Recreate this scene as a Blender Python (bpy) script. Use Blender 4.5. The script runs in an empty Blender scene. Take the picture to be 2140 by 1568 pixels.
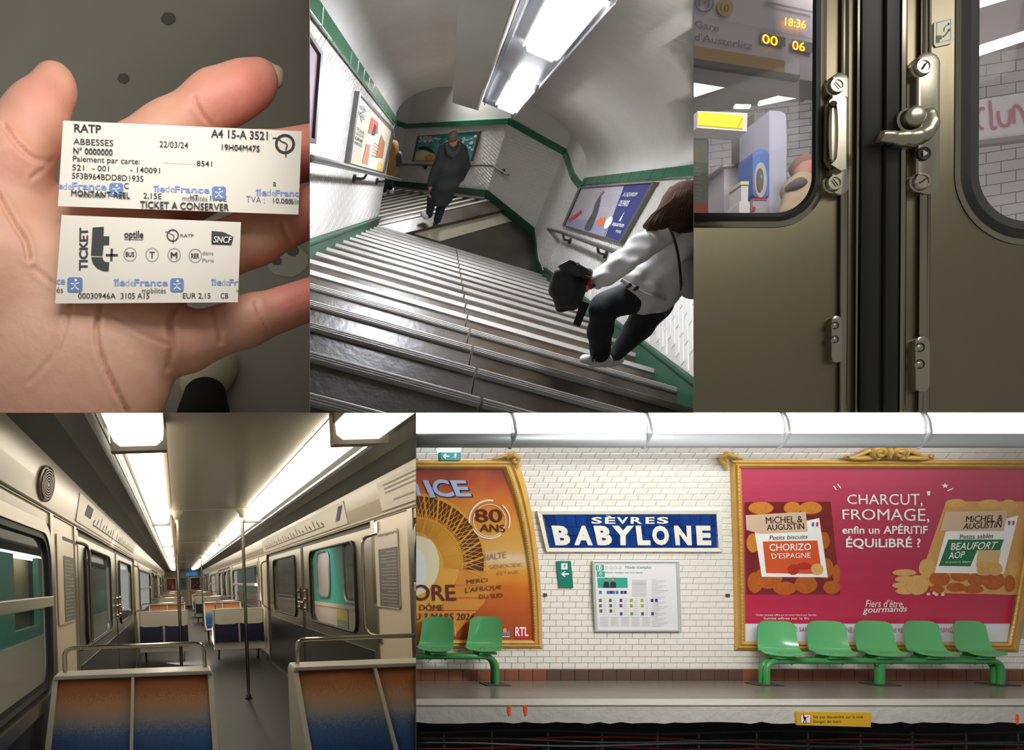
# Five metro places side by side, seen through one camera with a shifted lens:
# a hand with tickets, a stairway, a train door, a carriage and a platform.
import bpy, bmesh, math, random
import numpy as np
from math import sin, cos, pi, radians, sqrt, atan2
from mathutils import Vector, Matrix
from mathutils.geometry import tessellate_polygon

SC = bpy.context.scene
COL = SC.collection
random.seed(7)

# ------------------------------------------------------------------ camera
F, PX, PY, EYE = 1300.0, 395.0, 1198.0, 1.5      # focal length and principal point of a 2140 x 1568 frame
cam_d = bpy.data.cameras.new('camera')
cam = bpy.data.objects.new('camera', cam_d)
COL.objects.link(cam)
cam.location = (0, 0, EYE)
cam.rotation_euler = (pi / 2, 0, 0)
cam_d.sensor_width = 36.0
cam_d.sensor_fit = 'HORIZONTAL'
cam_d.lens = 36.0 * F / 2140
cam_d.shift_x = (1070 - PX) / 2140
cam_d.shift_y = (PY - 784) / 2140
cam_d.clip_start = 0.05
cam_d.clip_end = 200
SC.camera = cam

# ------------------------------------------------------------------ world and exposure
wd = bpy.data.worlds.new('world')
SC.world = wd
wd.use_nodes = True
wd.node_tree.nodes['Background'].inputs[0].default_value = (1.0, 0.97, 0.92, 1)
wd.node_tree.nodes['Background'].inputs[1].default_value = 0.30
SC.view_settings.view_transform = 'Standard'
SC.view_settings.look = 'None'
SC.view_settings.gamma = 1
SC.view_settings.use_curve_mapping = False
SC.view_settings.exposure = 0.0
try:
    SC.cycles.use_denoising = True
    SC.cycles.max_bounces = 8
    SC.cycles.transparent_max_bounces = 12
except Exception:
    pass


def P(px, py, d):
    """the point at depth d that the camera sees at frame position px, py"""
    return Vector(((px - PX) / F * d, d, EYE - (py - PY) / F * d))


def area_light(name, loc, target, sx, sy, power, col=(1, 1, 1)):
    l = bpy.data.lights.new(name, 'AREA')
    l.shape = 'RECTANGLE'
    l.size, l.size_y, l.energy, l.color = sx, sy, power, col
    o = bpy.data.objects.new(name, l)
    COL.objects.link(o)
    o.location = loc
    o.rotation_euler = (Vector(target) - Vector(loc)).to_track_quat('-Z', 'Y').to_euler()
    return o


# unseen area lights: the hall's overhead lamp, then fills added for the other places
area_light('ticket_hall_lamp', P(420, -420, 0.75), P(320, 470, 1.3), 0.9, 0.35, 4.6, (1, .94, .86))
area_light('opposite_gallery_lamp', (5.6, 4.9, 2.98), (7.4, 8.7, 1.0), 2.9, .4, 165.0, (1, .97, .92))  # unseen stand-in for the opposite gallery, added to light the poster wall
area_light('far_siding_lamp', (-1.7, 8.6, 2.75), (-2.5, 9.6, .8), .3, 5.0, 22.0, (1, .97, .9))  # no such lamp in view; added to brighten the left window scene
area_light('siding_lamp', (2.75, 14.0, 2.55), (3.4, 14.5, 1.4), .4, 12.0, 150.0, (1, .95, .9))  # added out of sight above the windows to light the teal train
area_light('door_bay_lamp', (2.15, .45, 3.15), P(1800, 180, 1.3), .9, .25, 6.0, (1, .96, .88))  # added where its reflection grades the upper door steel
area_light('far_platform_lamp', P(1750, -260, 3.2), P(1700, 300, 5.6), 2.4, .5, 60.0, (1, .96, .95))  # added out of view to light the space behind the door windows
area_light('landing_lamp', P(980, 120, 12.2), P(960, 440, 12.3), 1.2, .5, 150.0, (1, 1, 1))  # added behind duct and trough to brighten the landing

# ------------------------------------------------------------------ materials
MATS = {}


def lin(c):
    if isinstance(c, str):
        c = [int(c[i:i + 2], 16) / 255 for i in (0, 2, 4)]
    return tuple(x / 12.92 if x <= .04045 else ((x + .055) / 1.055) ** 2.4 for x in c)


def mat(name, col='808080', rough=.5, metal=0, spec=None, noise=None, col2=None, bump=None, emit=0, trans=0, alpha=1,
        sss=0, coat=0, ior=None, aniso=None, attr=None, stretch=(1, 1, 1), ramp=None):
    """Principled material; noise=(scale, amount) mixes in col2, bump=(scale, strength), ramp=(axis, lo, hi, [(pos, col)..])"""
    if name in MATS:
        return MATS[name]
    m = bpy.data.materials.new(name)
    m.use_nodes = True
    nt = m.node_tree
    b = nt.nodes['Principled BSDF']
    I = b.inputs
    c = lin(col) + (1,)
    I['Base Color'].default_value = c
    I['Roughness'].default_value = rough
    I['Metallic'].default_value = metal
    if spec is not None:
        I['Specular IOR Level'].default_value = spec
    if trans:
        I['Transmission Weight'].default_value = trans
    if ior:
        I['IOR'].default_value = ior
    if alpha < 1:
        I['Alpha'].default_value = alpha
    if sss:
        I['Subsurface Weight'].default_value = sss
        I['Subsurface Radius'].default_value = (.02, .008, .005)
    if coat:
        I['Coat Weight'].default_value = coat
        I['Coat Roughness'].default_value = .08
    if aniso:
        I['Anisotropic'].default_value = aniso
    if emit:
        I['Emission Color'].default_value = c
        I['Emission Strength'].default_value = emit
    src = None
    L = nt.links.new

    def pos(scale_vec):
        g = nt.nodes.new('ShaderNodeNewGeometry')
        v = nt.nodes.new('ShaderNodeVectorMath')
        v.operation = 'MULTIPLY'
        v.inputs[1].default_value = scale_vec
        L(g.outputs['Position'], v.inputs[0])
        return v.outputs[0]
    if ramp:
        ax, lo, hi, stops = ramp
        g = nt.nodes.new('ShaderNodeNewGeometry')
        if isinstance(ax, str):
            sx = nt.nodes.new('ShaderNodeSeparateXYZ')
            L(g.outputs['Position'], sx.inputs[0])
            height = sx.outputs[ax]
        else:                                      # height along any upright
            sx = nt.nodes.new('ShaderNodeVectorMath')
            sx.operation = 'DOT_PRODUCT'
            sx.inputs[1].default_value = ax
            L(g.outputs['Position'], sx.inputs[0])
            height = sx.outputs['Value']
        mr = nt.nodes.new('ShaderNodeMapRange')
        mr.inputs[1].default_value, mr.inputs[2].default_value = lo, hi
        L(height, mr.inputs[0])
        last = mr.outputs[0]
        if noise:
            nn = nt.nodes.new('ShaderNodeTexNoise')
            nn.inputs['Scale'].default_value = noise[0]
            L(pos(stretch), nn.inputs['Vector'])
            ad = nt.nodes.new('ShaderNodeMath')
            ad.operation = 'MULTIPLY_ADD'
            ad.inputs[1].default_value = noise[1]
            L(nn.outputs[0], ad.inputs[0])
            L(last, ad.inputs[2])
            sb = nt.nodes.new('ShaderNodeMath')
            sb.operation = 'SUBTRACT'
            sb.inputs[1].default_value = noise[1] * .5
            L(ad.outputs[0], sb.inputs[0])
            last = sb.outputs[0]
        cr = nt.nodes.new('ShaderNodeValToRGB')
        el = cr.color_ramp.elements
        el[0].position, el[0].color = stops[0][0], lin(stops[0][1]) + (1,)
        el[1].position, el[1].color = stops[-1][0], lin(stops[-1][1]) + (1,)
        for p_, c_ in stops[1:-1]:
            e = el.new(p_)
            e.color = lin(c_) + (1,)
        L(last, cr.inputs[0])
        L(cr.outputs[0], I['Base Color'])
        if emit:
            L(cr.outputs[0], I['Emission Color'])
    elif attr:
        a = nt.nodes.new('ShaderNodeAttribute')
        a.attribute_name = attr
        L(a.outputs['Color'], I['Base Color'])
    elif noise:
        n = nt.nodes.new('ShaderNodeTexNoise')
        n.inputs['Scale'].default_value = noise[0]
        n.inputs['Detail'].default_value = 5
        n.inputs['Roughness'].default_value = .6
        L(pos(stretch), n.inputs['Vector'])
        mr = nt.nodes.new('ShaderNodeMapRange')
        mr.inputs[1].default_value, mr.inputs[2].default_value = .3, .7
        mr.inputs[3].default_value, mr.inputs[4].default_value = 0, noise[1]
        L(n.outputs[0], mr.inputs[0])
        mx = nt.nodes.new('ShaderNodeMix')
        mx.data_type = 'RGBA'
        mx.inputs[6].default_value = c
        mx.inputs[7].default_value = lin(col2 or '000000') + (1,)
        L(mr.outputs[0], mx.inputs[0])
        L(mx.outputs[2], I['Base Color'])
    if bump:
        n = nt.nodes.new('ShaderNodeTexNoise')
        n.inputs['Scale'].default_value = bump[0]
        n.inputs['Detail'].default_value = 4
        L(pos(stretch), n.inputs['Vector'])
        bp = nt.nodes.new('ShaderNodeBump')
        bp.inputs['Strength'].default_value = bump[1]
        bp.inputs['Distance'].default_value = bump[2] if len(bump) > 2 else .01
        L(n.outputs[0], bp.inputs['Height'])
        L(bp.outputs[0], I['Normal'])
    MATS[name] = m
    return m


# ------------------------------------------------------------------ objects
WLOC = {}
PANEL = ['A']
MADE = []                                  # (object, panel)


def link(o, parent, wloc):
    COL.objects.link(o)
    WLOC[o] = Vector(wloc)
    if parent is not None:
        o.parent = parent
        o.location = Vector(wloc) - WLOC[parent]
    else:
        o.location = wloc
    MADE.append((o, PANEL[0]))
    return o


def tag(o, label, cat=None, group=None, kind=None):
    if label:
        o['label'] = label
    if cat:
        o['category'] = cat
    if group:
        o['group'] = group
    if kind:
        o['kind'] = kind
    return o


def thing(name, label, cat, loc, group=None, kind=None):
    o = bpy.data.objects.new(name, None)
    o.empty_display_size = .1
    link(o, None, loc)
    return tag(o, label, cat, group, kind)


SPLIT = {'lettering', 'graffiti', 'title_lettering', 'title_shadow', 'band_lettering', 'packet_lettering', 'icon_print', 'bolt', 'print_label', 'print_tape', 'print_flag',
         'print_pepper', 'print_sable', 'green_print', 'figure_face', 'figure_uniform', 'radio_lettering', 'timetable_lettering', 'logo_lettering', 'screw', 'symbol', 'logo_badge', 'print_swirl', 'arrow', 'print_sausage', 'pictogram_border'}


class MB:
    """collects shapes; build() links them as one mesh object"""

    def __init__(s, T=None):
        s.v, s.f, s.T, s.b = [], [], T, []

    def add(s, vs, fs):
        n = len(s.v)
        T = s.T
        s.b.append((n, len(s.f)))
        s.v += [Vector(T(Vector(p))) if T else Vector(p) for p in vs]
        s.f += [tuple(i + n for i in f) for f in fs]
        return s

    def box(s, lo, hi):
        x0, y0, z0 = lo
        x1, y1, z1 = hi
        return s.add([(x0, y0, z0), (x1, y0, z0), (x1, y1, z0), (x0, y1, z0), (x0, y0, z1), (x1, y0, z1), (x1, y1, z1), (x0, y1, z1)],
                     [(0, 3, 2, 1), (4, 5, 6, 7), (0, 1, 5, 4), (1, 2, 6, 5), (2, 3, 7, 6), (3, 0, 4, 7)])

    def hexa(s, p):
        """eight corners: four of one end, four of the other"""
        return s.add(p, [(0, 1, 2, 3), (7, 6, 5, 4), (0, 4, 5, 1), (1, 5, 6, 2), (2, 6, 7, 3), (3, 7, 4, 0)])

    def quad(s, a, b, c, d):
        return s.add([a, b, c, d], [(0, 1, 2, 3)])

    def poly(s, pts):
        pts = [Vector(p) for p in pts]
        tr = tessellate_polygon([pts])
        return s.add(pts, [tuple(t) for t in tr])

    def prism(s, pts, off):
        """polygon extruded by a vector (a function of the point is allowed)"""
        pts = [Vector(p) for p in pts]
        n = len(pts)
        q = [p + (off(p) if callable(off) else Vector(off)) for p in pts]
        tr = [tuple(t) for t in tessellate_polygon([pts])]
        fs = tr + [tuple(i + n for i in reversed(t)) for t in tr]
        fs += [(i, (i + 1) % n, (i + 1) % n + n, i + n) for i in range(n)]
        return s.add(pts + q, fs)

    def tube(s, path, r, seg=10, cap=True, squash=None):
        """round bar along a path; r a number or one per point"""
        path = [Vector(p) for p in path]
        n = len(path)
        rr = r if isinstance(r, (list, tuple)) else [r] * n
        vs, fs = [], []
        up = None
        for i, p in enumerate(path):
            t = (path[min(i + 1, n - 1)] - path[max(i - 1, 0)])
            if t.length < 1e-9:
                t = Vector((0, 0, 1))
            t.normalize()
            if up is None:
                up = Vector((0, 0, 1)) if abs(t.z) < .9 else Vector((1, 0, 0))
            a = t.cross(up)
            if a.length < 1e-6:
                a = t.orthogonal()
            a.normalize()
            up = a.cross(t).normalized()
            for k in range(seg):
                w = 2 * pi * k / seg
                vs.append(p + (a * cos(w) + up * sin(w)) * rr[i])
        for i in range(n - 1):
            for k in range(seg):
                k2 = (k + 1) % seg
                fs.append((i * seg + k, i * seg + k2, (i + 1) * seg + k2, (i + 1) * seg + k))
        if cap:
            fs.append(tuple(range(seg - 1, -1, -1)))
            fs.append(tuple(range((n - 1) * seg, n * seg)))
        return s.add(vs, fs)

    def lathe(s, c, axis, prof, seg=20):
        """profile [(radius, along)] turned about an axis through c"""
        c, axis = Vector(c), Vector(axis).normalized()
        a = axis.orthogonal().normalized()
        b = axis.cross(a)
        vs, fs = [], []
        for r, h in prof:
            for k in range(seg):
                w = 2 * pi * k / seg
                vs.append(c + axis * h + (a * cos(w) + b * sin(w)) * max(r, 1e-5))
        for i in range(len(prof) - 1):
            for k in range(seg):
                k2 = (k + 1) % seg
                fs.append((i * seg + k, i * seg + k2, (i + 1) * seg + k2, (i + 1) * seg + k))
        return s.add(vs, fs)

    def grid(s, fn, nu, nv):
        """surface fn(u, v), u and v from 0 to 1"""
        vs = [fn(i / nu, j / nv) for j in range(nv + 1) for i in range(nu + 1)]
        w = nu + 1
        return s.add(vs, [(j * w + i, j * w + i + 1, (j + 1) * w + i + 1, (j + 1) * w + i) for j in range(nv) for i in range(nu)])

    def shell(s, fn, nu, nv, off):
        """surface fn(u, v) given thickness off(u, v)"""
        n = (nu + 1) * (nv + 1)
        w = nu + 1
        vs = [Vector(fn(i / nu, j / nv)) for j in range(nv + 1) for i in range(nu + 1)]
        vs += [Vector(fn(i / nu, j / nv)) + Vector(off(i / nu, j / nv)) for j in range(nv + 1) for i in range(nu + 1)]
        fs = []
        for j in range(nv):
            for i in range(nu):
                q = (j * w + i, j * w + i + 1, (j + 1) * w + i + 1, (j + 1) * w + i)
                fs.append(q)
                fs.append(tuple(x + n for x in reversed(q)))
        rim = [i for i in range(w)] + [j * w + nu for j in range(1, nv + 1)] + [nv * w + i for i in range(nu - 1, -1, -1)] + [j * w for j in range(nv - 1, 0, -1)]
        m = len(rim)
        for k in range(m):
            a, b = rim[k], rim[(k + 1) % m]
            fs.append((b, a, a + n, b + n))
        return s.add(vs, fs)

    def build(s, name, material, parent=None, smooth=False, origin=None, fix=True, cols=None, bevel=0):
        if parent is not None and len(s.b) > 1 and name in SPLIT:
            last = None
            for i, (nv, nf) in enumerate(s.b):
                ev, ef = s.b[i + 1] if i + 1 < len(s.b) else (len(s.v), len(s.f))
                q = MB()
                q.v = s.v[nv:ev]
                q.f = [tuple(k - nv for k in f) for f in s.f[nf:ef]]
                last = q.build(name, material, parent, smooth, None, fix, cols, bevel)
            return last
        me = bpy.data.meshes.new(name)
        lo = Vector((min(p.x for p in s.v), min(p.y for p in s.v), min(p.z for p in s.v)))
        hi = Vector((max(p.x for p in s.v), max(p.y for p in s.v), max(p.z for p in s.v)))
        if origin is None:
            origin = (lo + hi) / 2
            if parent is None:
                origin.z = lo.z
        origin = Vector(origin)
        me.from_pydata([p - origin for p in s.v], [], s.f)
        if fix or bevel:
            bm = bmesh.new()
            bm.from_mesh(me)
            if bevel:
                bmesh.ops.remove_doubles(bm, verts=bm.verts, dist=1e-6)
                es = [e for e in bm.edges if len(e.link_faces) == 2 and e.calc_face_angle(0) > .7]
                bmesh.ops.bevel(bm, geom=es, offset=bevel, segments=2, affect='EDGES', profile=.6, clamp_overlap=True)
            bmesh.ops.recalc_face_normals(bm, faces=bm.faces)
            bm.to_mesh(me)
            bm.free()
        if smooth:
            set_smooth(me, smooth if smooth is not True else 40)
        me.materials.append(material)
        o = bpy.data.objects.new(name, me)
        link(o, parent, origin)
        return o


def set_smooth(me, ang):
    me.polygons.foreach_set('use_smooth', [True] * len(me.polygons))
    try:
        me.set_sharp_from_angle(angle=radians(ang))
    except Exception:
        pass


def struct(o, label=None):
    o['kind'] = 'structure'
    if label:
        o['label'] = label
    return o


def inst(mesh, name, parent, wloc, rot=None):
    o = bpy.data.objects.new(name, mesh)
    link(o, parent, wloc)
    if rot is not None:
        o.rotation_euler = rot
    return o


def copy_tree(o, delta, parent=None, label=None):
    c = o.copy()
    COL.objects.link(c)
    MADE.append((c, PANEL[0]))
    if parent is None:
        WLOC[c] = WLOC[o] + Vector(delta)
        c.location = WLOC[c]
    else:
        c.parent = parent
        WLOC[c] = WLOC[o] + Vector(delta)
    for ch in list(o.children):
        copy_tree(ch, delta, c)
    if label:
        c['label'] = label
    return c


# ------------------------------------------------------------------ lettering and flat print
_TXT = {}


def text_shape(s, bold=0.0, shear=0.0):
    key = (s, bold, shear)
    if key not in _TXT:
        cu = bpy.data.curves.new('t', 'FONT')
        cu.body = s
        heavy = bold > 0 and any(c in s for c in 'MWN')     # letters that fold over themselves when fattened
        cu.offset = 0 if heavy else bold
        cu.shear = shear
        cu.resolution_u = 3
        ob = bpy.data.objects.new('t', cu)
        COL.objects.link(ob)
        dg = bpy.context.evaluated_depsgraph_get()
        me = bpy.data.meshes.new_from_object(ob.evaluated_get(dg))
        v = [(p.co.x, p.co.y) for p in me.vertices]
        f = [tuple(p.vertices) for p in me.polygons]
        if heavy:
            n = len(v)
            v = [(x + dx, y, k) for k, dx in enumerate((0, -bold, bold, -bold * .5, bold * .5)) for x, y in v]
            f = [tuple(i + n * k for i in q) for k in range(5) for q in f]
        bpy.data.objects.remove(ob)
        bpy.data.curves.remove(cu)
        bpy.data.meshes.remove(me)
        v = [p if len(p) == 3 else (p[0], p[1], 0) for p in v]
        x0, x1 = min(p[0] for p in v), max(p[0] for p in v)
        y0, y1 = min(p[1] for p in v), max(p[1] for p in v)
        v = [((x - x0) / (x1 - x0 or 1), (y - y0) / (y1 - y0 or 1), k) for x, y, k in v]
        _TXT[key] = (v, f)
    return _TXT[key]


def letters(mb, s, quad, S, off=0, bold=0.0, shear=0.0):
    """lettering laid into a quad of frame positions (top-left, top-right, bottom-right, bottom-left) on the surface S(px, py, off)"""
    if len(quad) == 4 and not isinstance(quad[0], (tuple, list)):
        x0, y0, x1, y1 = quad
        quad = [(x0, y0), (x1, y0), (x1, y1), (x0, y1)]
    tl, tr, br, bl = quad
    v, f = text_shape(s, bold, shear)
    pts = []
    for x, y, k in v:
        px = (bl[0] * (1 - x) + br[0] * x) * (1 - y) + (tl[0] * (1 - x) + tr[0] * x) * y
        py = (bl[1] * (1 - x) + br[1] * x) * (1 - y) + (tl[1] * (1 - x) + tr[1] * x) * y
        pts.append(S(px, py, off + k * .0004))
    mb.add(pts, f)
    return mb


def flat(mb, pts, S, off=0, band=9.0):
    """filled outline on a surface, cut into bands so that it follows the surface"""
    bm = bmesh.new()
    vs = [bm.verts.new((x, y, 0)) for x, y in pts]
    for t in tessellate_polygon([[v.co for v in vs]]):
        try:
            bm.faces.new([vs[i] for i in t])
        except ValueError:
            pass
    y0, y1 = min(p[1] for p in pts), max(p[1] for p in pts)
    n = int((y1 - y0) / band)
    for i in range(1, n + 1):
        bmesh.ops.bisect_plane(bm, geom=bm.verts[:] + bm.edges[:] + bm.faces[:], dist=1e-4, plane_co=(0, y0 + (y1 - y0) * i / (n + 1), 0), plane_no=(0, 1, 0))
    bm.verts.index_update()
    mb.add([S(v.co.x, v.co.y, off) for v in bm.verts], [tuple(v.index for v in f.verts) for f in bm.faces])
    bm.free()
    return mb


def rect(x0, y0, x1, y1):
    return [(x0, y0), (x1, y0), (x1, y1), (x0, y1)]


def disc(cx, cy, rx, ry=None, n=20, a0=0, wob=0):
    ry = ry or rx
    return [(cx + rx * cos(2 * pi * k / n + a0) * (1 + wob * sin(k * 2.7)), cy + ry * sin(2 * pi * k / n + a0) * (1 + wob * sin(k * 1.9))) for k in range(n)]


def ring(mb, cx, cy, r0, r1, S, off=0, a0=0, a1=2 * pi, n=28, sy=1):
    """ring or arc on a surface"""
    pts = []
    for k in range(n + 1):
        a = a0 + (a1 - a0) * k / n
        pts.append(S(cx + r0 * cos(a), cy + r0 * sin(a) * sy, off))
        pts.append(S(cx + r1 * cos(a), cy + r1 * sin(a) * sy, off))
    mb.add(pts, [(2 * k, 2 * k + 1, 2 * k + 3, 2 * k + 2) for k in range(n)])
    return mb


def stroke(mb, pts, w, S, off=0):
    """a drawn line of width w"""
    n = len(pts)
    out = []
    for i in range(n):
        a, b = pts[max(i - 1, 0)], pts[min(i + 1, n - 1)]
        dx, dy = b[0] - a[0], b[1] - a[1]
        l = sqrt(dx * dx + dy * dy) or 1
        ww = w[i] if isinstance(w, (list, tuple)) else w
        out.append(S(pts[i][0] - dy / l * ww / 2, pts[i][1] + dx / l * ww / 2, off))
        out.append(S(pts[i][0] + dy / l * ww / 2, pts[i][1] - dx / l * ww / 2, off))
    mb.add(out, [(2 * k, 2 * k + 1, 2 * k + 3, 2 * k + 2) for k in range(n - 1)])
    return mb


def rounded(x0, y0, x1, y1, r, n=6):
    pts = []
    for cx, cy, a in ((x1 - r, y0 + r, -pi / 2), (x1 - r, y1 - r, 0), (x0 + r, y1 - r, pi / 2), (x0 + r, y0 + r, pi)):
        for k in range(n + 1):
            w = a + pi / 2 * k / n
            pts.append((cx + r * cos(w), cy + r * sin(w)))
    return pts


def spline(pts, n=8):
    """smooth curve through points of any dimension"""
    pts = [np.array(p, float) for p in pts]
    out = []
    for i in range(len(pts) - 1):
        p0, p1, p2, p3 = pts[max(i - 1, 0)], pts[i], pts[i + 1], pts[min(i + 2, len(pts) - 1)]
        for k in range(n):
            t = k / n
            out.append(.5 * ((2 * p1) + (-p0 + p2) * t + (2 * p0 - 5 * p1 + 4 * p2 - p3) * t * t + (-p0 + 3 * p1 - 3 * p2 + p3) * t ** 3))
    out.append(pts[-1])
    return [tuple(p) for p in out]


def round_corner(path, r, n=5):
    """polyline with rounded corners"""
    path = [Vector(p) for p in path]
    out = [path[0]]
    for i in range(1, len(path) - 1):
        a, b, c = path[i - 1], path[i], path[i + 1]
        u, w = (a - b), (c - b)
        k = min(r, u.length * .49, w.length * .49)
        p0, p1 = b + u.normalized() * k, b + w.normalized() * k
        for j in range(n + 1):
            t = j / n
            out.append(p0 * (1 - t) ** 2 + b * 2 * t * (1 - t) + p1 * t * t)
    out.append(path[-1])
    return out


# ------------------------------------------------------------------ soft bodies: blended rounded cones turned into one skin
class Soft:
    def __init__(s, res):
        s.res, s.pr = res, []

    def cone(s, a, b, ra, rb=None, k=None, sub=False, flat=None):
        """flat=(axis, factor): widened or thinned along an axis"""
        s.pr.append((np.array(a, float), np.array(b, float), ra, ra if rb is None else rb, s.res * 2 if k is None else k, sub, flat))
        return s

    def chain(s, pts, rs, k=None, flat=None):
        for i in range(len(pts) - 1):
            s.cone(pts[i], pts[i + 1], rs[i], rs[i + 1], k, False, flat)
        return s

    def ball(s, a, r, k=None, sub=False, flat=None):
        return s.cone(a, a, r, r, k, sub, flat)

    def field(s):
        lo = np.min([np.minimum(p[0], p[1]) - max(p[2], p[3]) * (p[6][2] if p[6] and len(p[6]) > 2 else 1.0) for p in s.pr if not p[5]], axis=0) - s.res * 4
        hi = np.max([np.maximum(p[0], p[1]) + max(p[2], p[3]) * (p[6][2] if p[6] and len(p[6]) > 2 else 1.0) for p in s.pr if not p[5]], axis=0) + s.res * 4
        n = np.ceil((hi - lo) / s.res).astype(int) + 1
        D = np.full(n, 1e3)
        ax = [lo[i] + np.arange(n[i]) * s.res for i in range(3)]
        for a, b, ra, rb, k, sub, fl in s.pr:
            m = max(ra, rb) * (fl[2] if fl and len(fl) > 2 else 1.0) + k * 1.5 + s.res * 4
            i0 = np.maximum(np.floor((np.minimum(a, b) - m - lo) / s.res).astype(int), 0)
            i1 = np.minimum(np.ceil((np.maximum(a, b) + m - lo) / s.res).astype(int) + 1, n)
            if np.any(i1 <= i0):
                continue
            sl = tuple(slice(i0[i], i1[i]) for i in range(3))
            X, Y, Z = np.meshgrid(*[ax[i][sl[i]] for i in range(3)], indexing='ij')
            p = np.stack([X, Y, Z], -1) - a
            ba = b - a
            L2 = ba @ ba
            t = np.clip((p @ ba) / L2, 0, 1) if L2 > 1e-12 else np.zeros(X.shape)
            q = p - t[..., None] * ba
            if fl:
                axv = np.array(fl[0], float)
                axv /= np.linalg.norm(axv)
                c = q @ axv
                q = q + ((fl[1] - 1) * c)[..., None] * axv
            d = np.sqrt((q * q).sum(-1)) - (ra + (rb - ra) * t)
            cur = D[sl]
            if sub:
                h = np.clip(.5 - .5 * (cur + d) / k, 0, 1)
                D[sl] = cur * (1 - h) + (-d) * h + k * h * (1 - h)
            else:
                h = np.clip(.5 + .5 * (cur - d) / k, 0, 1)
                D[sl] = cur * (1 - h) + d * h - k * h * (1 - h)
        return D, lo

    def mesh(s, warp=None):
        D, lo = s.field()
        if warp is not None:
            nx, ny, nz = D.shape
            X, Y, Z = np.meshgrid(*[lo[i] + np.arange(D.shape[i]) * s.res for i in range(3)], indexing='ij')
            D = D + warp(X, Y, Z)
        ins = D < 0
        nx, ny, nz = D.shape
        acc = np.zeros((nx - 1, ny - 1, nz - 1, 3))
        cnt = np.zeros((nx - 1, ny - 1, nz - 1))
        idx = np.stack(np.meshgrid(np.arange(nx), np.arange(ny), np.arange(nz), indexing='ij'), -1).astype(float)
        quads = []
        cross = []
        for axn in range(3):
            s0 = [slice(None)] * 3
            s1 = [slice(None)] * 3
            s0[axn], s1[axn] = slice(0, -1), slice(1, None)
            a, b = D[tuple(s0)], D[tuple(s1)]
            ch = (a < 0) != (b < 0)
            w = np.where(ch, a / np.where(ch, a - b, 1), 0)
            pt = idx[tuple(s0)].copy()
            pt[..., axn] += w
            cross.append((axn, ch, ins[tuple(s0)]))
            o = [i for i in range(3) if i != axn]
            for du in (0, 1):
                for dv in (0, 1):
                    src = [slice(None)] * 3
                    src[o[0]] = slice(du, D.shape[o[0]] - 1 + du)
                    src[o[1]] = slice(dv, D.shape[o[1]] - 1 + dv)
                    c = ch[tuple(src)]
                    acc += pt[tuple(src)] * c[..., None]
                    cnt += c
        use = cnt > 0
        ids = np.full(use.shape, -1)
        ids[use] = np.arange(use.sum())
        V = acc[use] / cnt[use][:, None] * s.res + lo
        F_ = []
        for axn, ch, inside in cross:
            o = [i for i in range(3) if i != axn]
            loc = np.argwhere(ch)
            ok = (loc[:, o[0]] > 0) & (loc[:, o[1]] > 0) & (loc[:, o[0]] < D.shape[o[0]] - 1) & (loc[:, o[1]] < D.shape[o[1]] - 1)
            loc = loc[ok]
            q = []
            for du, dv in ((1, 1), (0, 1), (0, 0), (1, 0)):
                l2 = loc.copy()
                l2[:, o[0]] -= du
                l2[:, o[1]] -= dv
                q.append(ids[l2[:, 0], l2[:, 1], l2[:, 2]])
            q = np.stack(q, 1)
            fl = inside[tuple(loc.T)]
            if axn == 1:
                fl = ~fl
            q[~fl] = q[~fl][:, ::-1]
            F_.append(q)
        return V, np.concatenate(F_)

    def build(s, name, material, parent=None, warp=None, color=None, relax=2, post=None):
        V, Q = s.mesh(warp)
        if relax:
            e = np.concatenate([Q[:, [i, (i + 1) % 4]] for i in range(4)])
            for _ in range(relax):
                sm = np.zeros_like(V)
                ct = np.zeros(len(V))
                np.add.at(sm, e[:, 0], V[e[:, 1]])
                np.add.at(ct, e[:, 0], 1)
                np.add.at(sm, e[:, 1], V[e[:, 0]])
                np.add.at(ct, e[:, 1], 1)
                V = V * .5 + .5 * sm / np.maximum(ct, 1)[:, None]
        if post is not None:
            V = post(V, Q)
        o_ = (V.min(0) + V.max(0)) / 2
        me = bpy.data.meshes.new(name)
        me.from_pydata((V - o_).tolist(), [], Q.tolist())
        me.polygons.foreach_set('use_smooth', [True] * len(me.polygons))
        me.materials.append(material)
        if color is not None:
            at = me.color_attributes.new('tint', 'FLOAT_COLOR', 'POINT')
            c = color(V)
            c = np.concatenate([c, np.ones((len(V), 1))], 1)
            at.data.foreach_set('color', c.astype(np.float32).ravel())
        o = bpy.data.objects.new(name, me)
        return link(o, parent, Vector(o_))


# ------------------------------------------------------------------ borders between the five places
BX1, BX2, BX3, BY = 647.5, 1449.5, 869.5, 863.0


def border(px=None, py=None):
    """plane through the camera along a border; normal towards larger px or larger py"""
    if px is not None:
        d = Vector(((px - PX) / F, 1, 0))
        return Vector((d.y, -d.x, 0)).normalized()
    d = Vector((0, 1, -(py - PY) / F))
    return Vector((0, d.z, -d.y)).normalized()


SIDES = {'A': [(border(px=BX1), -1), (border(py=BY), -1)],
         'B': [(border(px=BX1), 1), (border(px=BX2), -1), (border(py=BY), -1)],
         'C': [(border(px=BX2), 1), (border(py=BY), -1)],
         'D': [(border(px=BX3), -1), (border(py=BY), 1)],
         'E': [(border(px=BX3), 1), (border(py=BY), 1)]}


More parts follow.
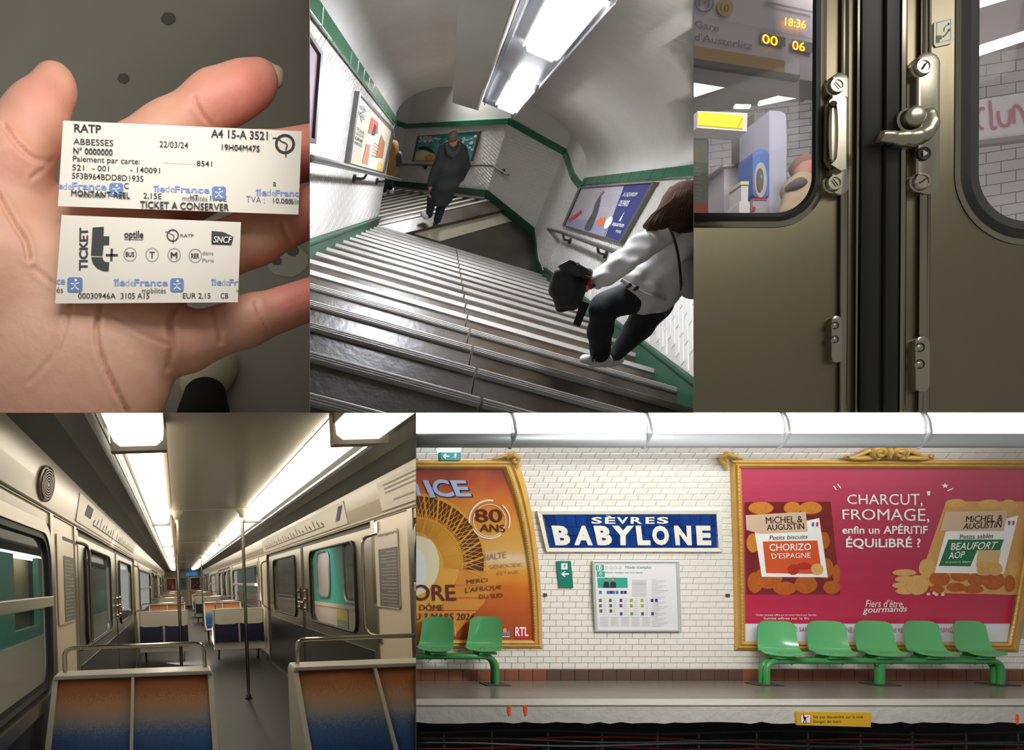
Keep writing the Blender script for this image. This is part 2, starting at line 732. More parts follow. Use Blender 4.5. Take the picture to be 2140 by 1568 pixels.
def trim_to_borders():
    bpy.context.view_layer.update()
    c0 = Vector((0, 0, EYE))
    dead = []
    for o, pn in MADE:
        if o.type != 'MESH' or pn not in SIDES:
            continue
        mw = o.matrix_world
        bb = [mw @ Vector(c) - c0 for c in o.bound_box]
        gone = False
        cut = []
        for n, sg in SIDES[pn]:
            ds = [b.dot(n) * sg for b in bb]
            if max(ds) <= .0004:
                gone = True
            elif min(ds) < .0002:
                cut.append((n, sg))
        if gone:
            dead.append(o)
            continue
        if cut:
            me = o.data.copy() if o.data.users > 1 else o.data
            o.data = me
            bm = bmesh.new()
            bm.from_mesh(me)
            inv = mw.inverted()
            for n, sg in cut:
                co = inv @ (c0 + n * sg * .0003)
                no = (mw.to_3x3().transposed() @ n).normalized()
                r = bmesh.ops.bisect_plane(bm, geom=bm.verts[:] + bm.edges[:] + bm.faces[:], dist=1e-6, plane_co=co, plane_no=no,
                                           clear_outer=sg < 0, clear_inner=sg > 0)
                es = [e for e in r['geom_cut'] if isinstance(e, bmesh.types.BMEdge)]
                if es and len(bm.faces) < 30000:
                    try:
                        bmesh.ops.holes_fill(bm, edges=es, sides=0)
                    except Exception:
                        pass
            if not bm.faces:
                dead.append(o)
            bm.to_mesh(me)
            bm.free()
    for o in dead:
        for ch in list(o.children):
            if ch not in dead:
                ch.parent = o.parent
                ch.location = ch.location + o.location if o.parent else ch.matrix_world.translation
        bpy.data.objects.remove(o)
    for o in list(COL.objects):
        if o.type == 'EMPTY' and not o.children:
            bpy.data.objects.remove(o)


def divider(name, pts, n):  # added screen, edge on to the camera, stops light passing between places
    mb = MB()
    t = n * .0002
    mb.hexa([p - t for p in pts] + [p + t for p in pts])
    o = mb.build(name, mat('divider_grey', '8a8884', .9))
    struct(o, 'thin grey partition between two neighbouring places')
    return o


PANEL[0] = 'X'
D0, D1 = 1.0, 34.0
divider('wall_upper_left', [P(BX1, -60, D0), P(BX1, BY, D0), P(BX1, BY, D1), P(BX1, -60, D1)], border(px=BX1))
divider('wall_upper_right', [P(BX2, -60, D0), P(BX2, BY, D0), P(BX2, BY, D1), P(BX2, -60, D1)], border(px=BX2))
divider('wall_lower', [P(BX3, BY, D0), P(BX3, 1640, D0), P(BX3, 1640, D1), P(BX3, BY, D1)], border(px=BX3))
divider('wall_level_left', [P(-60, BY, D0), P(BX2, BY, D0), P(BX2, BY, D1), P(-60, BY, D1)], border(py=BY))
divider('wall_level_right', [P(BX2, BY, 5.9), P(2200, BY, 5.9), P(2200, BY, D1), P(BX2, BY, D1)], border(py=BY))
# ================================================================== E  platform with posters, station sign and green benches
PANEL[0] = 'E'
WD, WR, WV = 8.7, 3.4, -.75          # wall depth, vault radius, height where it starts to lean in


def wall_depth(py):
    d = WD
    for _ in range(8):
        t = (PY - py) / F * d - WV
        d = WD - (WR - sqrt(max(WR * WR - t * t, .01))) if t > 0 else WD
    return d


def SE(px, py, off=0):
    return P(px, py, wall_depth(py) - off)


def planar(y0, y1):
    d0, d1 = wall_depth(y0), wall_depth(y1)
    return lambda px, py, off=0: P(px, py, d0 + (d1 - d0) * (py - y0) / (y1 - y0) - off)


def arc_point(s):
    """depth, height and lean of the wall at arc length s above the floor"""
    h0 = WV + EYE
    if s < h0:
        return WD, s, 0.0
    a = (s - h0) / WR
    return WD - WR * (1 - cos(a)), h0 + WR * sin(a), a


grout = mat('tile_joint', 'aaa59b', .9)
tile_white = mat('white_glazed_tile', 'e6e3dc', .16, noise=(3.1, .3), col2='dcd5c8')
tile_b = mat('white_glazed_tile_warm', 'e5e0d6', .18, noise=(3.7, .3), col2='ddd4c5')
cement = mat('platform_asphalt', '847d74', .22, noise=(1.3, .55), col2='6a6660', bump=(30, .12), stretch=(.35, 2, 1))
XL, XR = P(840, 1200, WD).x - 1.5, P(2260, 1200, WD).x

# floor, wall backing, vault
fl = MB()
fl.box((XL, 7.06, -.06), (XR, WD + .1, 0))
struct(fl.build('floor', cement), 'worn grey asphalt platform floor')
wl = MB()
S_TOP = 4.6
N = 26
prev = None
for i in range(N + 1):
    d, z, a = arc_point(S_TOP * i / N)
    cur = ((d, z), (d + .12 * cos(a), z + .12 * sin(a)))
    if prev:
        wl.hexa([(XL, prev[0][0], prev[0][1]), (XL, cur[0][0], cur[0][1]), (XL, cur[1][0], cur[1][1]), (XL, prev[1][0], prev[1][1]),
                 (XR, prev[0][0], prev[0][1]), (XR, cur[0][0], cur[0][1]), (XR, cur[1][0], cur[1][1]), (XR, prev[1][0], prev[1][1])])
    prev = cur
wall_e = struct(wl.build('wall_platform', grout), 'curved tiled platform wall')

# tiles: one shared pillowed tile, laid in running bond up the curve
TW, TH, TT, GAP = .178, .0855, .012, .006


def tile_mesh(name, w, h, t, material, ch=.006):
    m = MB()
    a, b = w / 2, h / 2
    m.add([(-a, 0, -b), (a, 0, -b), (a, 0, b), (-a, 0, b), (-a, -t * .6, -b), (a, -t * .6, -b), (a, -t * .6, b), (-a, -t * .6, b),
           (-a + ch, -t, -b + ch), (a - ch, -t, -b + ch), (a - ch, -t, b - ch), (-a + ch, -t, b - ch)],
          [(0, 1, 5, 4), (1, 2, 6, 5), (2, 3, 7, 6), (3, 0, 4, 7), (4, 5, 9, 8), (5, 6, 10, 9), (6, 7, 11, 10), (7, 4, 8, 11), (8, 9, 10, 11)])
    me = bpy.data.meshes.new(name)
    me.from_pydata(m.v, [], m.f)
    me.materials.append(material)
    return me


tmesh = [tile_mesh('tile', TW - GAP, TH - GAP, TT, tile_white), tile_mesh('tile', TW - GAP, TH - GAP, TT, tile_b)]


def hidden_tile(px, py):
    """covered by a poster, the sign or the map"""
    if py > 985 and py < 1335 and (px < 1050 or px > 1575):
        return True
    if 1160 < px < 1480 and 1080 < py < 1140:
        return True
    if 1258 < px < 1402 and 1188 < py < 1306:
        return True
    return False


cand = []
rows = int((S_TOP - .2) / TH)
for r in range(rows):
    s = .155 + TH * (r + .5)
    d, z, a = arc_point(s)
    n0 = int((XR - XL) / TW) + 1
    for c in range(n0):
        x = XL + TW * (c + (.5 if r % 2 else 0)) + TW / 2
        px, py = PX + F * x / d, PY - F * (z - EYE) / d
        if px < 858 or px > 2215 or py < 850 or hidden_tile(px, py):
            continue
        q = (TW * F / d) * (TH * cos(a * .8) * F / d)
        inframe = 880 < px < 2130 and 940 < py < 1410
        cand.append((-(q if inframe else 0) + abs(px - 1330) * .02, r, c, x, d, z, a))
cand.sort()
single = set((k[1], k[2]) for k in cand[:300])
rest = MB()
for _, r, c, x, d, z, a in cand:
    jit = random.uniform(-.02, .02)
    rot = Matrix.Rotation(a, 3, 'X') @ Matrix.Rotation(jit * .4, 3, 'Z')
    if (r, c) in single:
        inst(tmesh[(r * 7 + c * 3) % 5 == 0], 'tile', wall_e, (x, d, z), (a, 0, jit * .4))
    else:
        me = tmesh[0]
        rest.add([rot @ v.co + Vector((x, d, z)) for v in me.vertices], [tuple(p.vertices) for p in me.polygons])
o = rest.build('tile_field', tile_white, wall_e, fix=False)
o['kind'] = 'stuff'

# skirting of brown tiles, each tile a piece
brown = mat('brown_skirting_tile', '8a4f33', .35, noise=(6, .6), col2='6d4434')
brown2 = mat('dark_skirting_tile', '5e463d', .35, noise=(6, .6), col2='4b3a34')
sk = thing('baseboard_platform', None, None, (P(1400, 1420, WD).x, WD - .03, 0))
struct(sk, 'brown tiled skirting at the foot of the platform wall')
for i in range(62):
    x = XL + i * .195
    px = PX + F * x / WD
    m = MB()
    m.box((x + .003, WD - .028, .002), (x + .192, WD, .15))
    m.build('tile', brown if px < 1120 or px > 1525 else brown2, sk, bevel=.004)

# light gallery above the wall: bright curved diffusers, grey rail, brackets
rail_grey = mat('lamp_rail_grey', 'a9aeb2', .35, metal=.3)
diff = mat('gallery_diffuser', 'ffffff', .4, emit=7.0)
LD = 6.9
zr0, zr1 = EYE + (PY - 934) / F * LD, EYE + (PY - 911) / F * LD
x_br = [812, 1071, 1352, 1637, 1930, 2215]
for i in range(len(x_br) - 1):
    xa, xb = P(x_br[i], 900, LD).x, P(x_br[i + 1], 900, LD).x
    lt = thing('gallery_lamp', ['bright gallery lamp bay over the green exit box', 'bright gallery lamp bay over the orange poster edge and the blue sign',
                                'bright gallery lamp bay between the blue sign and the red poster', 'bright gallery lamp bay over the gilded crest of the red poster',
                                'bright gallery lamp bay over the far end of the red poster'][i], 'lamp', ((xa + xb) / 2, LD, zr0), 'gallery lamp bays')
    m = MB()
    R_ = .42
    cz, cy = zr1 + .02, LD + R_ * .92
    m.grid(lambda u, v: (xa + .03 + (xb - xa - .06) * u, cy - R_ * cos(-.12 + v * 1.7), cz + R_ * sin(v * 1.7)), 2, 12)
    m.build('diffuser', diff, lt, smooth=True)
    m = MB()
    m.shell(lambda u, v: (xa + .01 + (xb - xa - .02) * u, LD - .03 + .09 * v * v, zr1 + .02 - (zr1 - zr0 + .02) * (1 - (1 - v) ** 2)), 2, 8, lambda u, v: (0, .02, .012))
    m.build('rail', rail_grey, lt, smooth=60)
for i, xp in enumerate(x_br[1:-1]):
    m = MB()
    x = P(xp, 930, LD).x
    lean = (-.09, -.06, .02, .07)[i] * .6
    pts = [(x, LD + .06, zr0 - .004), (x, LD + .0, zr0 + .05), (x, LD - .05, zr1)]
    cz, cy = zr1 + .02, LD + .42 * .92
    pts += [(x + lean * v, cy - .45 * cos(v * 1.6), cz + .45 * sin(v * 1.6)) for v in (0, .2, .4, .6, .8, 1)]
    m.tube(round_corner(pts, .03), .022, 8)
    b = m.build('lamp_bracket', rail_grey, smooth=True)
    tag(b, ['curved grey lamp bracket above the orange poster', 'curved grey lamp bracket above the blue station sign', 'curved grey lamp bracket over the gilded corner of the red poster',
            'curved grey lamp bracket beside the gilded crest'][i], 'bracket', 'gallery lamp brackets')

# platform edge: white painted nosing, dark pit
edge_w = mat('painted_platform_edge', 'c4c2bd', .7, noise=(5, .4), col2='a9a8a5', bump=(14, .5, .02))
m = MB()
ye = 7.06
nseg = 90


def edge_pt(i, k):
    x = XL + (XR - XL) * i / nseg
    j = random.uniform(-.008, .008)
    return [(x, ye + .35, .002), (x, ye + .02, .004), (x, ye, -.02), (x + j, ye - .004, -.2 + random.uniform(-.012, .012)), (x, ye + .5, -.21)][k]


ev = [[Vector(edge_pt(i, k)) for k in range(5)] for i in range(nseg + 1)]
vs = [p for r in ev for p in r]
m.add(vs, [(i * 5 + k, i * 5 + k + 1, (i + 1) * 5 + k + 1, (i + 1) * 5 + k) for i in range(nseg) for k in range(4)])
struct(m.build('trim_1', edge_w, smooth=30), 'white painted platform edge above the track pit')
pit = mat('pit_soot', '1b2120', .85, noise=(4, .6), col2='0d1110', bump=(9, .5, .03))  # very dark mottled colour for pit wall and track bed
m = MB()
m.box((XL, 7.6, -1.4), (XR, 7.7, -.2))
struct(m.build('wall_pit', pit), 'sooty wall under the platform edge')
m = MB()
m.box((XL, 3.2, -1.45), (XR, 7.6, -1.4))
struct(m.build('floor', pit), 'dark track bed below the platform')
post_m = mat('cable_post_grey', '7c807b', .6)
pc = 0
for px_ in (928, 1028, 1145, 1258, 1374, 1460, 1581, 1688, 1798, 1906, 2018, 2127):
    m = MB()
    x = P(px_, 1530, 7.5).x
    m.tube([(x, 7.5, -.42), (x, 7.5, -.64)], [.008, .016], 6)
    m.box((x - .014, 7.49, -.75), (x + .014, 7.56, -.73))
    m.tube([(x, 7.52, -.74), (x, 7.52, -1.0)], .016, 6)
    m.box((x - .02, 7.5, -.66), (x + .02, 7.6, -.62))
    b = m.build('cable_post', post_m)
    tag(b, 'slim grey cable bracket on the dark pit wall, ' + ('below the green bench end', 'left of the orange dashes', 'right of the orange dashes', 'below the map panel', 'right of the map panel', 'midway between map and red poster', 'below the long bench start', 'under the start of the yellow plate', 'under the end of the yellow plate', 'below the fourth bucket seat', 'below the fifth bucket seat', 'at the far end beyond the bench')[pc], 'bracket', 'cable brackets in the track pit')
    pc += 1
cab_r = mat('red_cable', 'a3251f', .5)
cab_k = mat('black_cable', '232826', .5)
for k, (y0, y1, mt, lb) in enumerate(((1541, 1551, cab_r, 'long red cable sagging across the dark pit wall'), (1562, 1566, cab_r, 'lower red cable running along the pit wall'),
                                      (1530, 1533, cab_k, 'upper black cable along the pit wall'), (1546, 1556, cab_k, 'middle black cable along the pit wall'),
                                      (1556, 1559, cab_k, 'lowest black cable along the pit wall'))):
    m = MB()
    pts = []
    for i in range(41):
        t = i / 40
        px_ = 860 + 1320 * t
        yy = y0 + (y1 - y0) * t + 3.5 * sin(t * 15 + k)
        q = P(px_, yy, 7.42 - .05 * k)
        pts.append(q)
    m.tube(pts, .012 if mt is cab_r else .015, 6)
    tag(m.build('pit_cable', mt, smooth=True), lb, 'cable', 'cables in the track pit')
orange = mat('orange_paint', 'ff5a1c', .6)
for k, px_ in enumerate((1064, 1098, 2126)):
    m = MB()
    SQ = lambda x, y, o=0: P(x, y, ye - .008 - o)
    y0 = (1476, 1476, 1494)[k]
    m.prism([SQ(x, y) for x, y in ((px_ - 3, y0), (px_ + 2, y0 - 1), (px_ + 4, y0 + 6), (px_ + 3, y0 + 14), (px_ + 3, y0 + 20), (px_ - 1, y0 + 21), (px_ - 2, y0 + 14), (px_ - 4, y0 + 8))], (0, .004, 0))
    tag(m.build('paint_mark', orange), ('first orange paint dash on the platform edge below the orange poster', 'second orange paint dash on the platform edge, nearer the blue sign',
                                        'orange paint dash on the platform edge beyond the yellow warning plate')[k], 'paint mark', 'orange paint marks')

# yellow warning plate on the edge
yel = mat('warning_yellow', 'd9a91f', .45)
black = mat('print_black', '1b1a1a', .6)
white = mat('print_white', 'f4f2ee', .5)
red_p = mat('print_red', 'c8202e', .5)
SY = lambda x, y, o=0: P(x, y, ye - .03 - o)
t = thing('warning_plate', 'yellow warning plate reading Danger de mort on the platform edge', 'sign', P(1743, 1520, ye - .02))
m = MB()
m.prism([SY(x, y) for x, y in ((1665, 1488), (1821, 1490), (1820, 1520), (1666, 1516))], (0, .02, 0))
m.build('plate', yel, t)
m = MB()
flat(m, rect(1673, 1493, 1694, 1512), SY, .002)
m.build('pictogram_panel', white, t)
m = MB()
stroke(m, rect(1673.5, 1493.5, 1693.5, 1511.5) + [(1673.5, 1493.5)], 1.2, SY, .003)
stroke(m, [(1685, 1501), (1690, 1497)], 1.6, SY, .003)
m.build('pictogram_border', red_p, t)
m = MB()
flat(m, disc(1679.5, 1496, 1.6), SY, .004)
flat(m, [(1678, 1498), (1683, 1498), (1685, 1504), (1681, 1506)], SY, .004)
stroke(m, [(1683, 1505), (1685, 1508), (1684, 1511)], 1.8, SY, .004)
stroke(m, [(1681, 1505), (1679, 1511)], 1.8, SY, .004)
stroke(m, [(1682, 1500), (1687, 1500)], 1.4, SY, .004)
m.build('pictogram', black, t)
m = MB()
letters(m, 'Ne pas descendre sur la voie', (1700, 1495.5, 1804, 1503.5), SY, .003)
letters(m, 'Danger de mort', (1700, 1505, 1758, 1513), SY, .003)
m.build('lettering', mat('sign_brown_print', '5e4a17', .6), t)

# station name sign: white tile border, blue glazed tiles, white letters
sign = thing('station_sign', 'blue tiled station name sign reading Sèvres Babylone', 'sign', SE(1318, 1153))
bl = [mat('blue_glazed_tile', '1c3f86', .12, noise=(9, .5), col2='15316f'), mat('blue_glazed_tile_dark', '173474', .12, noise=(9, .5), col2='132b62')]
cream_t = mat('cream_border_tile', 'ded9cc', .22)


def sgx(u, v):
    """inside of the sign: u across, v down, 0..1"""
    y = 1076 + 69 * v
    xl, xr = 1136 + 14 * v, 1496 + 3 * v
    return xl + (xr - xl) * u, y


for r in range(3):
    for c in range(17):
        u0, u1 = c / 16.5 - (.03 if r % 2 else 0), (c + 1) / 16.5 - (.03 if r % 2 else 0)
        u0, u1 = max(u0, 0), min(u1, 1)
        if u1 - u0 < .008:
            continue
        v0, v1 = (0, .37, .63, 1.0)[r], (0, .37, .63, 1.0)[r + 1]
        m = MB()
        q = [sgx(u0 + .001, v0 + .006), sgx(u1 - .001, v0 + .006), sgx(u1 - .001, v1 - .006), sgx(u0 + .001, v1 - .006)]
        m.hexa([SE(x, y, .045 + random.uniform(0, .003)) for x, y in q] + [SE(x, y, .005) for x, y in q])
        m.build('tile', bl[(r * 5 + c * 3) % 4 == 0], sign)
for k, (a, b, c, d) in enumerate((((1122, 1068), (1508, 1066.5), (1501, 1075), (1133, 1076)), ((1147, 1145.5), (1502, 1145.5), (1510, 1154), (1142, 1154)),
                                  ((1122, 1068), (1133, 1076), (1147.5, 1145.5), (1142, 1154)), ((1508, 1066.5), (1510, 1154), (1501.5, 1145.5), (1497, 1075)))):
    m = MB()
    m.hexa([SE(x, y, .06 if i in ((0, 1), (2, 3), (0, 3), (0, 1))[k] else .05) for i, (x, y) in enumerate((a, b, c, d))] + [SE(x, y, 0) for x, y in (a, b, c, d)])
    m.build('border', cream_t, sign, bevel=.006)
m = MB()
for ch_, u0, u1 in (('S', 1236, 1258), ('È', 1264, 1286), ('V', 1289, 1313), ('R', 1318, 1342), ('E', 1349, 1368), ('S', 1373, 1397)):
    letters(m, ch_, (u0, 1078 if ch_ == 'È' else 1081, u1, 1095), SE, .052, bold=.03)
m.build('lettering', mat('sign_letter_white', 'e9e6da', .25), sign)
m = MB()
for ch_, x0, x1, x2, x3 in (('B', 1152, 1189, 1193, 1161), ('A', 1203, 1216, 1239, 1200), ('B', 1240, 1276, 1280, 1249), ('Y', 1282, 1322, 1313, 1299), ('L', 1328, 1343, 1360, 1333),
                            ('O', 1361, 1397, 1399, 1365), ('N', 1408, 1444, 1446, 1412), ('E', 1454, 1485, 1487, 1457)):
    if ch_ in 'AY':
        quad = (1279, 1099, 1325, 1140) if ch_ == 'Y' else (1200, 1099, 1239, 1140)
    else:
        quad = [(x0, 1099), (x1 if ch_ != 'L' else x2 - 4, 1099), (x2, 1140), (x3, 1140)]
    letters(m, ch_, quad, SE, .052, bold=.055)
m.build('lettering', MATS['sign_letter_white'], sign)

SX = planar(1173, 1229)
# exit plate and lit exit box
teal = mat('exit_green', '157a66', .4)
t = thing('exit_plate', 'green exit plate with running man and arrow beside the map panel', 'sign', SX(1184, 1229))
m = MB()
q = ((1163, 1173), (1193, 1173), (1198.5, 1229), (1169, 1229))
m.hexa([SX(x, y, .035) for x, y in q] + [SX(x, y, .025) for x, y in q])
m.build('plate', teal, t)


def exit_man(m, x, y, s, S, off):
    flat(m, disc(x + .2 * s, y - .62 * s, .14 * s), S, off)
    stroke(m, [(x + .05 * s, y - .45 * s), (x, y)], .26 * s, S, off)
    stroke(m, [(x, y), (x + .25 * s, y + .25 * s), (x + .05 * s, y + .6 * s)], .16 * s, S, off)
    stroke(m, [(x, y), (x - .2 * s, y + .3 * s), (x - .5 * s, y + .32 * s)], .16 * s, S, off)
    stroke(m, [(x + .05 * s, y - .4 * s), (x + .45 * s, y - .1 * s)], .12 * s, S, off)
    stroke(m, [(x, y - .4 * s), (x - .35 * s, y - .2 * s)], .12 * s, S, off)


m = MB()
flat(m, rect(1173, 1177.5, 1186, 1190.5), SX, .037)
stroke(m, [(1189, 1200), (1175, 1200)], 3, SX, .037)
stroke(m, [(1181, 1194), (1174, 1200), (1181, 1206)], 3, SX, .037)
m.build('arrow', white, t)
m = MB()
exit_man(m, 1179.5, 1184, 7, SX, .039)
m.build('pictogram', teal, t)
t = thing('exit_box', 'small lit green exit box on top of the orange poster frame', 'sign', SE(941, 962))
SB = lambda x, y, o=0: P(x, y, 7.45 - o)
m = MB()
m.prism([SB(x, y) for x, y in rect(921, 944, 963, 962)], (0, .08, 0))
m.build('box', mat('exit_box_green', '1c6f66', .4, emit=.25), t)
m = MB()
m.prism([SB(x, y, .01) for x, y in ((919, 935), (964, 935), (962, 945), (922, 945))], (0, .1, 0))
m.build('lamp_top', mat('exit_lamp', 'bff6f2', .4, emit=3.0), t)
m = MB()
stroke(m, [(939, 954), (927, 954)], 2.6, SB, .014)
stroke(m, [(932, 949), (926.5, 954), (932, 959)], 2.6, SB, .014)
exit_man(m, 951, 953, 8, SB, .014)
m.build('pictogram', mat('exit_print', 'bfe6e0', .4, emit=.5), t)

SM = planar(1176, 1319)
# map panel
t = thing('map_panel', 'white framed travel information panel with small coloured icons', 'panel', SM(1330, 1320))
m = MB()
q = ((1240, 1176), (1416, 1176), (1421, 1319), (1246, 1319))
m.hexa([SM(x, y, .04) for x, y in q] + [SM(x, y, .01) for x, y in q])
m.build('sheet', mat('map_paper', 'dcdcde', .35), t)
alu = mat('panel_aluminium', 'd8dcde', .3, metal=.5)
for a, b in (((1238, 1174), (1418, 1174)), ((1244, 1318), (1423, 1318)), ((1240, 1176), (1246, 1318)), ((1416, 1176), (1421, 1318))):
    m = MB()
    m.tube([SM(a[0], a[1], .05), SM((a[0] + b[0]) / 2, (a[1] + b[1]) / 2, .05), SM(b[0], b[1], .05)], .018, 8)
    m.build('frame_bar', alu, t, smooth=True)
m = MB()
for r_ in ((1245, 1181, 1262, 1193), (1247, 1194.5, 1264, 1206)):
    flat(m, rect(*r_), SM, .042)
flat(m, [(1248, 1208), (1311, 1208), (1312, 1229), (1249.5, 1229)], SM, .042)
m.build('green_print', mat('print_green', '2d9c83', .5), t)
m = MB()
letters(m, 'Mode d\'emploi', (1307, 1183, 1361, 1190.5), SM, .043)
letters(m, 'Savoir voyager sur nos lignes', (1265, 1195, 1343, 1199.5), SM, .043)
m.build('lettering', mat('print_green_dark', '2c6f66', .5), t)
m = MB()
letters(m, '1', (1251.5, 1183.5, 1254.5, 1190.5), SM, .044)
ring(m, 1253, 1187, 4.4, 5.2, SM, .044)
ring(m, 1255.5, 1200, 2, 3, SM, .044)
m.build('symbol', white, t)
m = MB()
for x_ in (1268, 1277, 1286, 1296):
    ring(m, x_, 1187, 2.4, 3.2, SM, .043, n=12)
for k in range(30):
    y_ = 1211 + k * 3.4
    if y_ < 1310:
        stroke(m, [(1362, y_), (1362 + 10 + 26 * ((k * 37 % 10) / 10), y_)], .7, SM, .043)
for k in range(12):
    stroke(m, [(1321, 1213 + k * 3), (1351, 1213 + k * 3)], .8 if k not in (2, 3) else 1.5, SM, .043)
for c_ in range(5):
    for k in range(6):
        stroke(m, [(1254 + c_ * 22, 1291 + k * 3.4), (1271 + c_ * 22, 1291 + k * 3.4)], .7, SM, .043)
for c_ in range(6):
    for k in range(9):
        stroke(m, [(1260 + c_ * 22, 1252 + k * 4), (1266 + c_ * 22, 1252 + k * 4)], .6, SM, .043)
m.build('small_print', mat('print_grey', 'a2a2a8', .6), t)['kind'] = 'stuff'
icons = {'6c6b3f': [(1252, 1252), (1252, 1263), (1253, 1274)], '555a4a': [(1273, 1252), (1273.5, 1263), (1274, 1274), (1340, 1280)],
         '5b3d78': [(1295, 1252), (1295, 1263), (1295.5, 1280)], '9aa53a': [(1316.5, 1252), (1317, 1263), (1339, 1252), (1339.5, 1263)], '6d9c5a': [(1317.5, 1280)],
         '3b3a7a': [(1360, 1252), (1369, 1252), (1361, 1280)], '3d6fae': [(1252, 1235), (1268, 1235), (1280, 1235), (1287, 1235)], '2c3f66': [(1297, 1235), (1304, 1235), (1274, 1235)]}
for k, (cc, ps) in enumerate(icons.items()):
    m = MB()
    for x_, y_ in ps:
        flat(m, rect(x_, y_, x_ + 5.6, y_ + 6.6), SM, .043)
    m.build('icon_print', mat('icon_' + cc, cc, .5), t)
m = MB()
for x_ in (1267, 1281):
    flat(m, disc(x_, 1212, 2.4, 3), SM, .044)
m.build('figure_face', mat('print_skin', 'c98f74', .5), t)
m = MB()
for x_ in (1267, 1281):
    flat(m, [(x_ - 6.5, 1229), (x_ - 5.5, 1219), (x_ - 2, 1215.5), (x_ + 2, 1215.5), (x_ + 6, 1219), (x_ + 7, 1229)], SM, .0435)
flat(m, disc(1267, 1209.6, 2.5, 1.4), SM, .045)
m.build('figure_uniform', mat('print_navy', '1d2a44', .5), t)
m = MB()
flat(m, disc(1281.5, 1211, 3.4, 3.8), SM, .0438)
m.build('figure_hair', mat('print_auburn', '8a3d22', .5), t)
for k, (x_, y_) in enumerate(((1140, 1244), (1522, 1245))):
    m = MB()
    m.prism([SE(a, b, .03) for a, b in rect(x_ - 3.5, y_ - 3.5, x_ + 3.5, y_ + 3.5)], (0, .02, 0))
    tag(m.build('wall_socket', mat('socket_grey', '4a4a4a', .5)), ('small dark square plate on the tiles beside the orange poster', 'small dark square plate on the tiles beside the red poster')[k], 'plate', 'small wall plates')

# ------------------------------------------------------------------ gilded frames
gold = mat('gilded_wood', 'd3ac5f', .42, metal=.1, noise=(7, .6), col2='bd9244', bump=(40, .35, .006))


def strip(name, outer, inner, parent, lift=(0.015, .05, .075, .05, .085, .07, .03), n=None):
    """moulding between two edges; the profile rises off the wall"""
    m = MB()
    k = len(lift)
    vs = []
    for (ox, oy), (ix, iy) in zip(outer, inner):
        for j in range(k):
            f = j / (k - 1)
            vs.append(SE(ox + (ix - ox) * f, oy + (iy - oy) * f, lift[j]))
        vs.append(SE(ix, iy, 0))
        vs.append(SE(ox, oy, 0))
    w = k + 2
    n_ = len(outer)
    fs = [(i * w + j, i * w + (j + 1) % w, (i + 1) * w + (j + 1) % w, (i + 1) * w + j) for i in range(n_ - 1) for j in range(w)]
    fs += [tuple(range(w)), tuple(range((n_ - 1) * w, n_ * w))]
    m.add(vs, fs)
    return m.build(name, gold, parent, smooth=25)


def beads(parent, pts, r=.012):
    """egg-and-dart bead row, one carved strip"""
    m = MB()
    for x, y in pts:
        c = SE(x, y, .075)
        m.lathe(c, (0, -1, 0), [(r, 0), (r * .8, r * .6), (0, r)], 6)
    b = m.build('bead_row', gold, parent)
    b['kind'] = 'stuff'


def along(a, b, n):
    return [(a[0] + (b[0] - a[0]) * i / n, a[1] + (b[1] - a[1]) * i / n) for i in range(n + 1)]


def scroll(m, cx, cy, r, turns, a0, sg, off=.07, rad=.02, tail=None):
    pts, rs = [], []
    n = int(16 * turns)
    for k in range(n + 1):
        f = k / n
        a = a0 + sg * f * turns * 2 * pi
        rr = r * (1 - .82 * f)
        pts.append(SE(cx + rr * cos(a), cy + rr * sin(a) * .8, off + .03 * f))
        rs.append(rad * (1 - .35 * f))
    if tail:
        tl = [SE(x, y, off - .02) for x, y in tail]
        pts = tl + pts
        rs = [rad * .3 + (rad * .7) * (i + 1) / (len(tl) + 1) for i in range(len(tl))] + rs
    m.tube(pts, rs, 7)


# orange poster
fr = thing('orange_poster', 'orange ice show poster in a gilded frame with graffiti and 80 ANS', 'poster', SE(990, 1357))
po = [(840, 963), (1078, 962)]
ro_o = spline([(1082, 962), (1098, 1010), (1113, 1080), (1124, 1160), (1131, 1240), (1134, 1357)], 5)
ro_i = spline([(1051, 981), (1072, 1040), (1090, 1110), (1103, 1190), (1110, 1260), (1114, 1338)], 5)
strip('frame_side', ro_o, ro_i, fr)
strip('frame_top', along((840, 962), (1082, 962), 8), along((840, 981), (1051, 981), 8), fr)
strip('frame_bottom', along((840, 1357), (1134, 1357), 4), along((840, 1338), (1114, 1338), 4), fr)
beads(fr, [(a[0] * .25 + b[0] * .75, a[1] * .25 + b[1] * .75) for a, b in zip(spline([(p[0], p[1]) for p in ro_o], 3), spline([(p[0], p[1]) for p in ro_i], 3))])
m = MB()
scroll(m, 1072, 953, 9, 1.1, 2.6, 1, tail=[(1033, 959), (1045, 956), (1056, 952)], rad=.028)
scroll(m, 1077, 962, 8, 1.0, -1.2, 1, tail=[(1078, 984), (1081, 976)], rad=.028)
m.tube([SE(1060, 956, .06), SE(1072, 949, .1), SE(1082, 957, .08), SE(1076, 982, .05)], [.02, .035, .03, .012], 7)
m.build('corner_ornament', gold, fr, smooth=60)
m = MB()
inn = [(840, 981), (1051, 981)] + ro_i[1:-1] + [(1114, 1338), (840, 1338)]
z_top, z_bot = SE(1000, 981).z, SE(1000, 1338).z
pm = mat('orange_poster_print', 'd98b3a', .35, noise=(2.2, .16), ramp=('Z', z_bot, z_top, [(0, '9c4518'), (.18, 'b0531c'), (.32, 'c76a22'), (.42, 'd99a3c'), (.5, 'd8c3a0'), (.56, 'cfa45c'), (.7, 'cf9440'),
                                                                                        (.84, 'cc7a3a'), (.93, 'b5593a'), (1, '8a4741')]))
N_ = 14
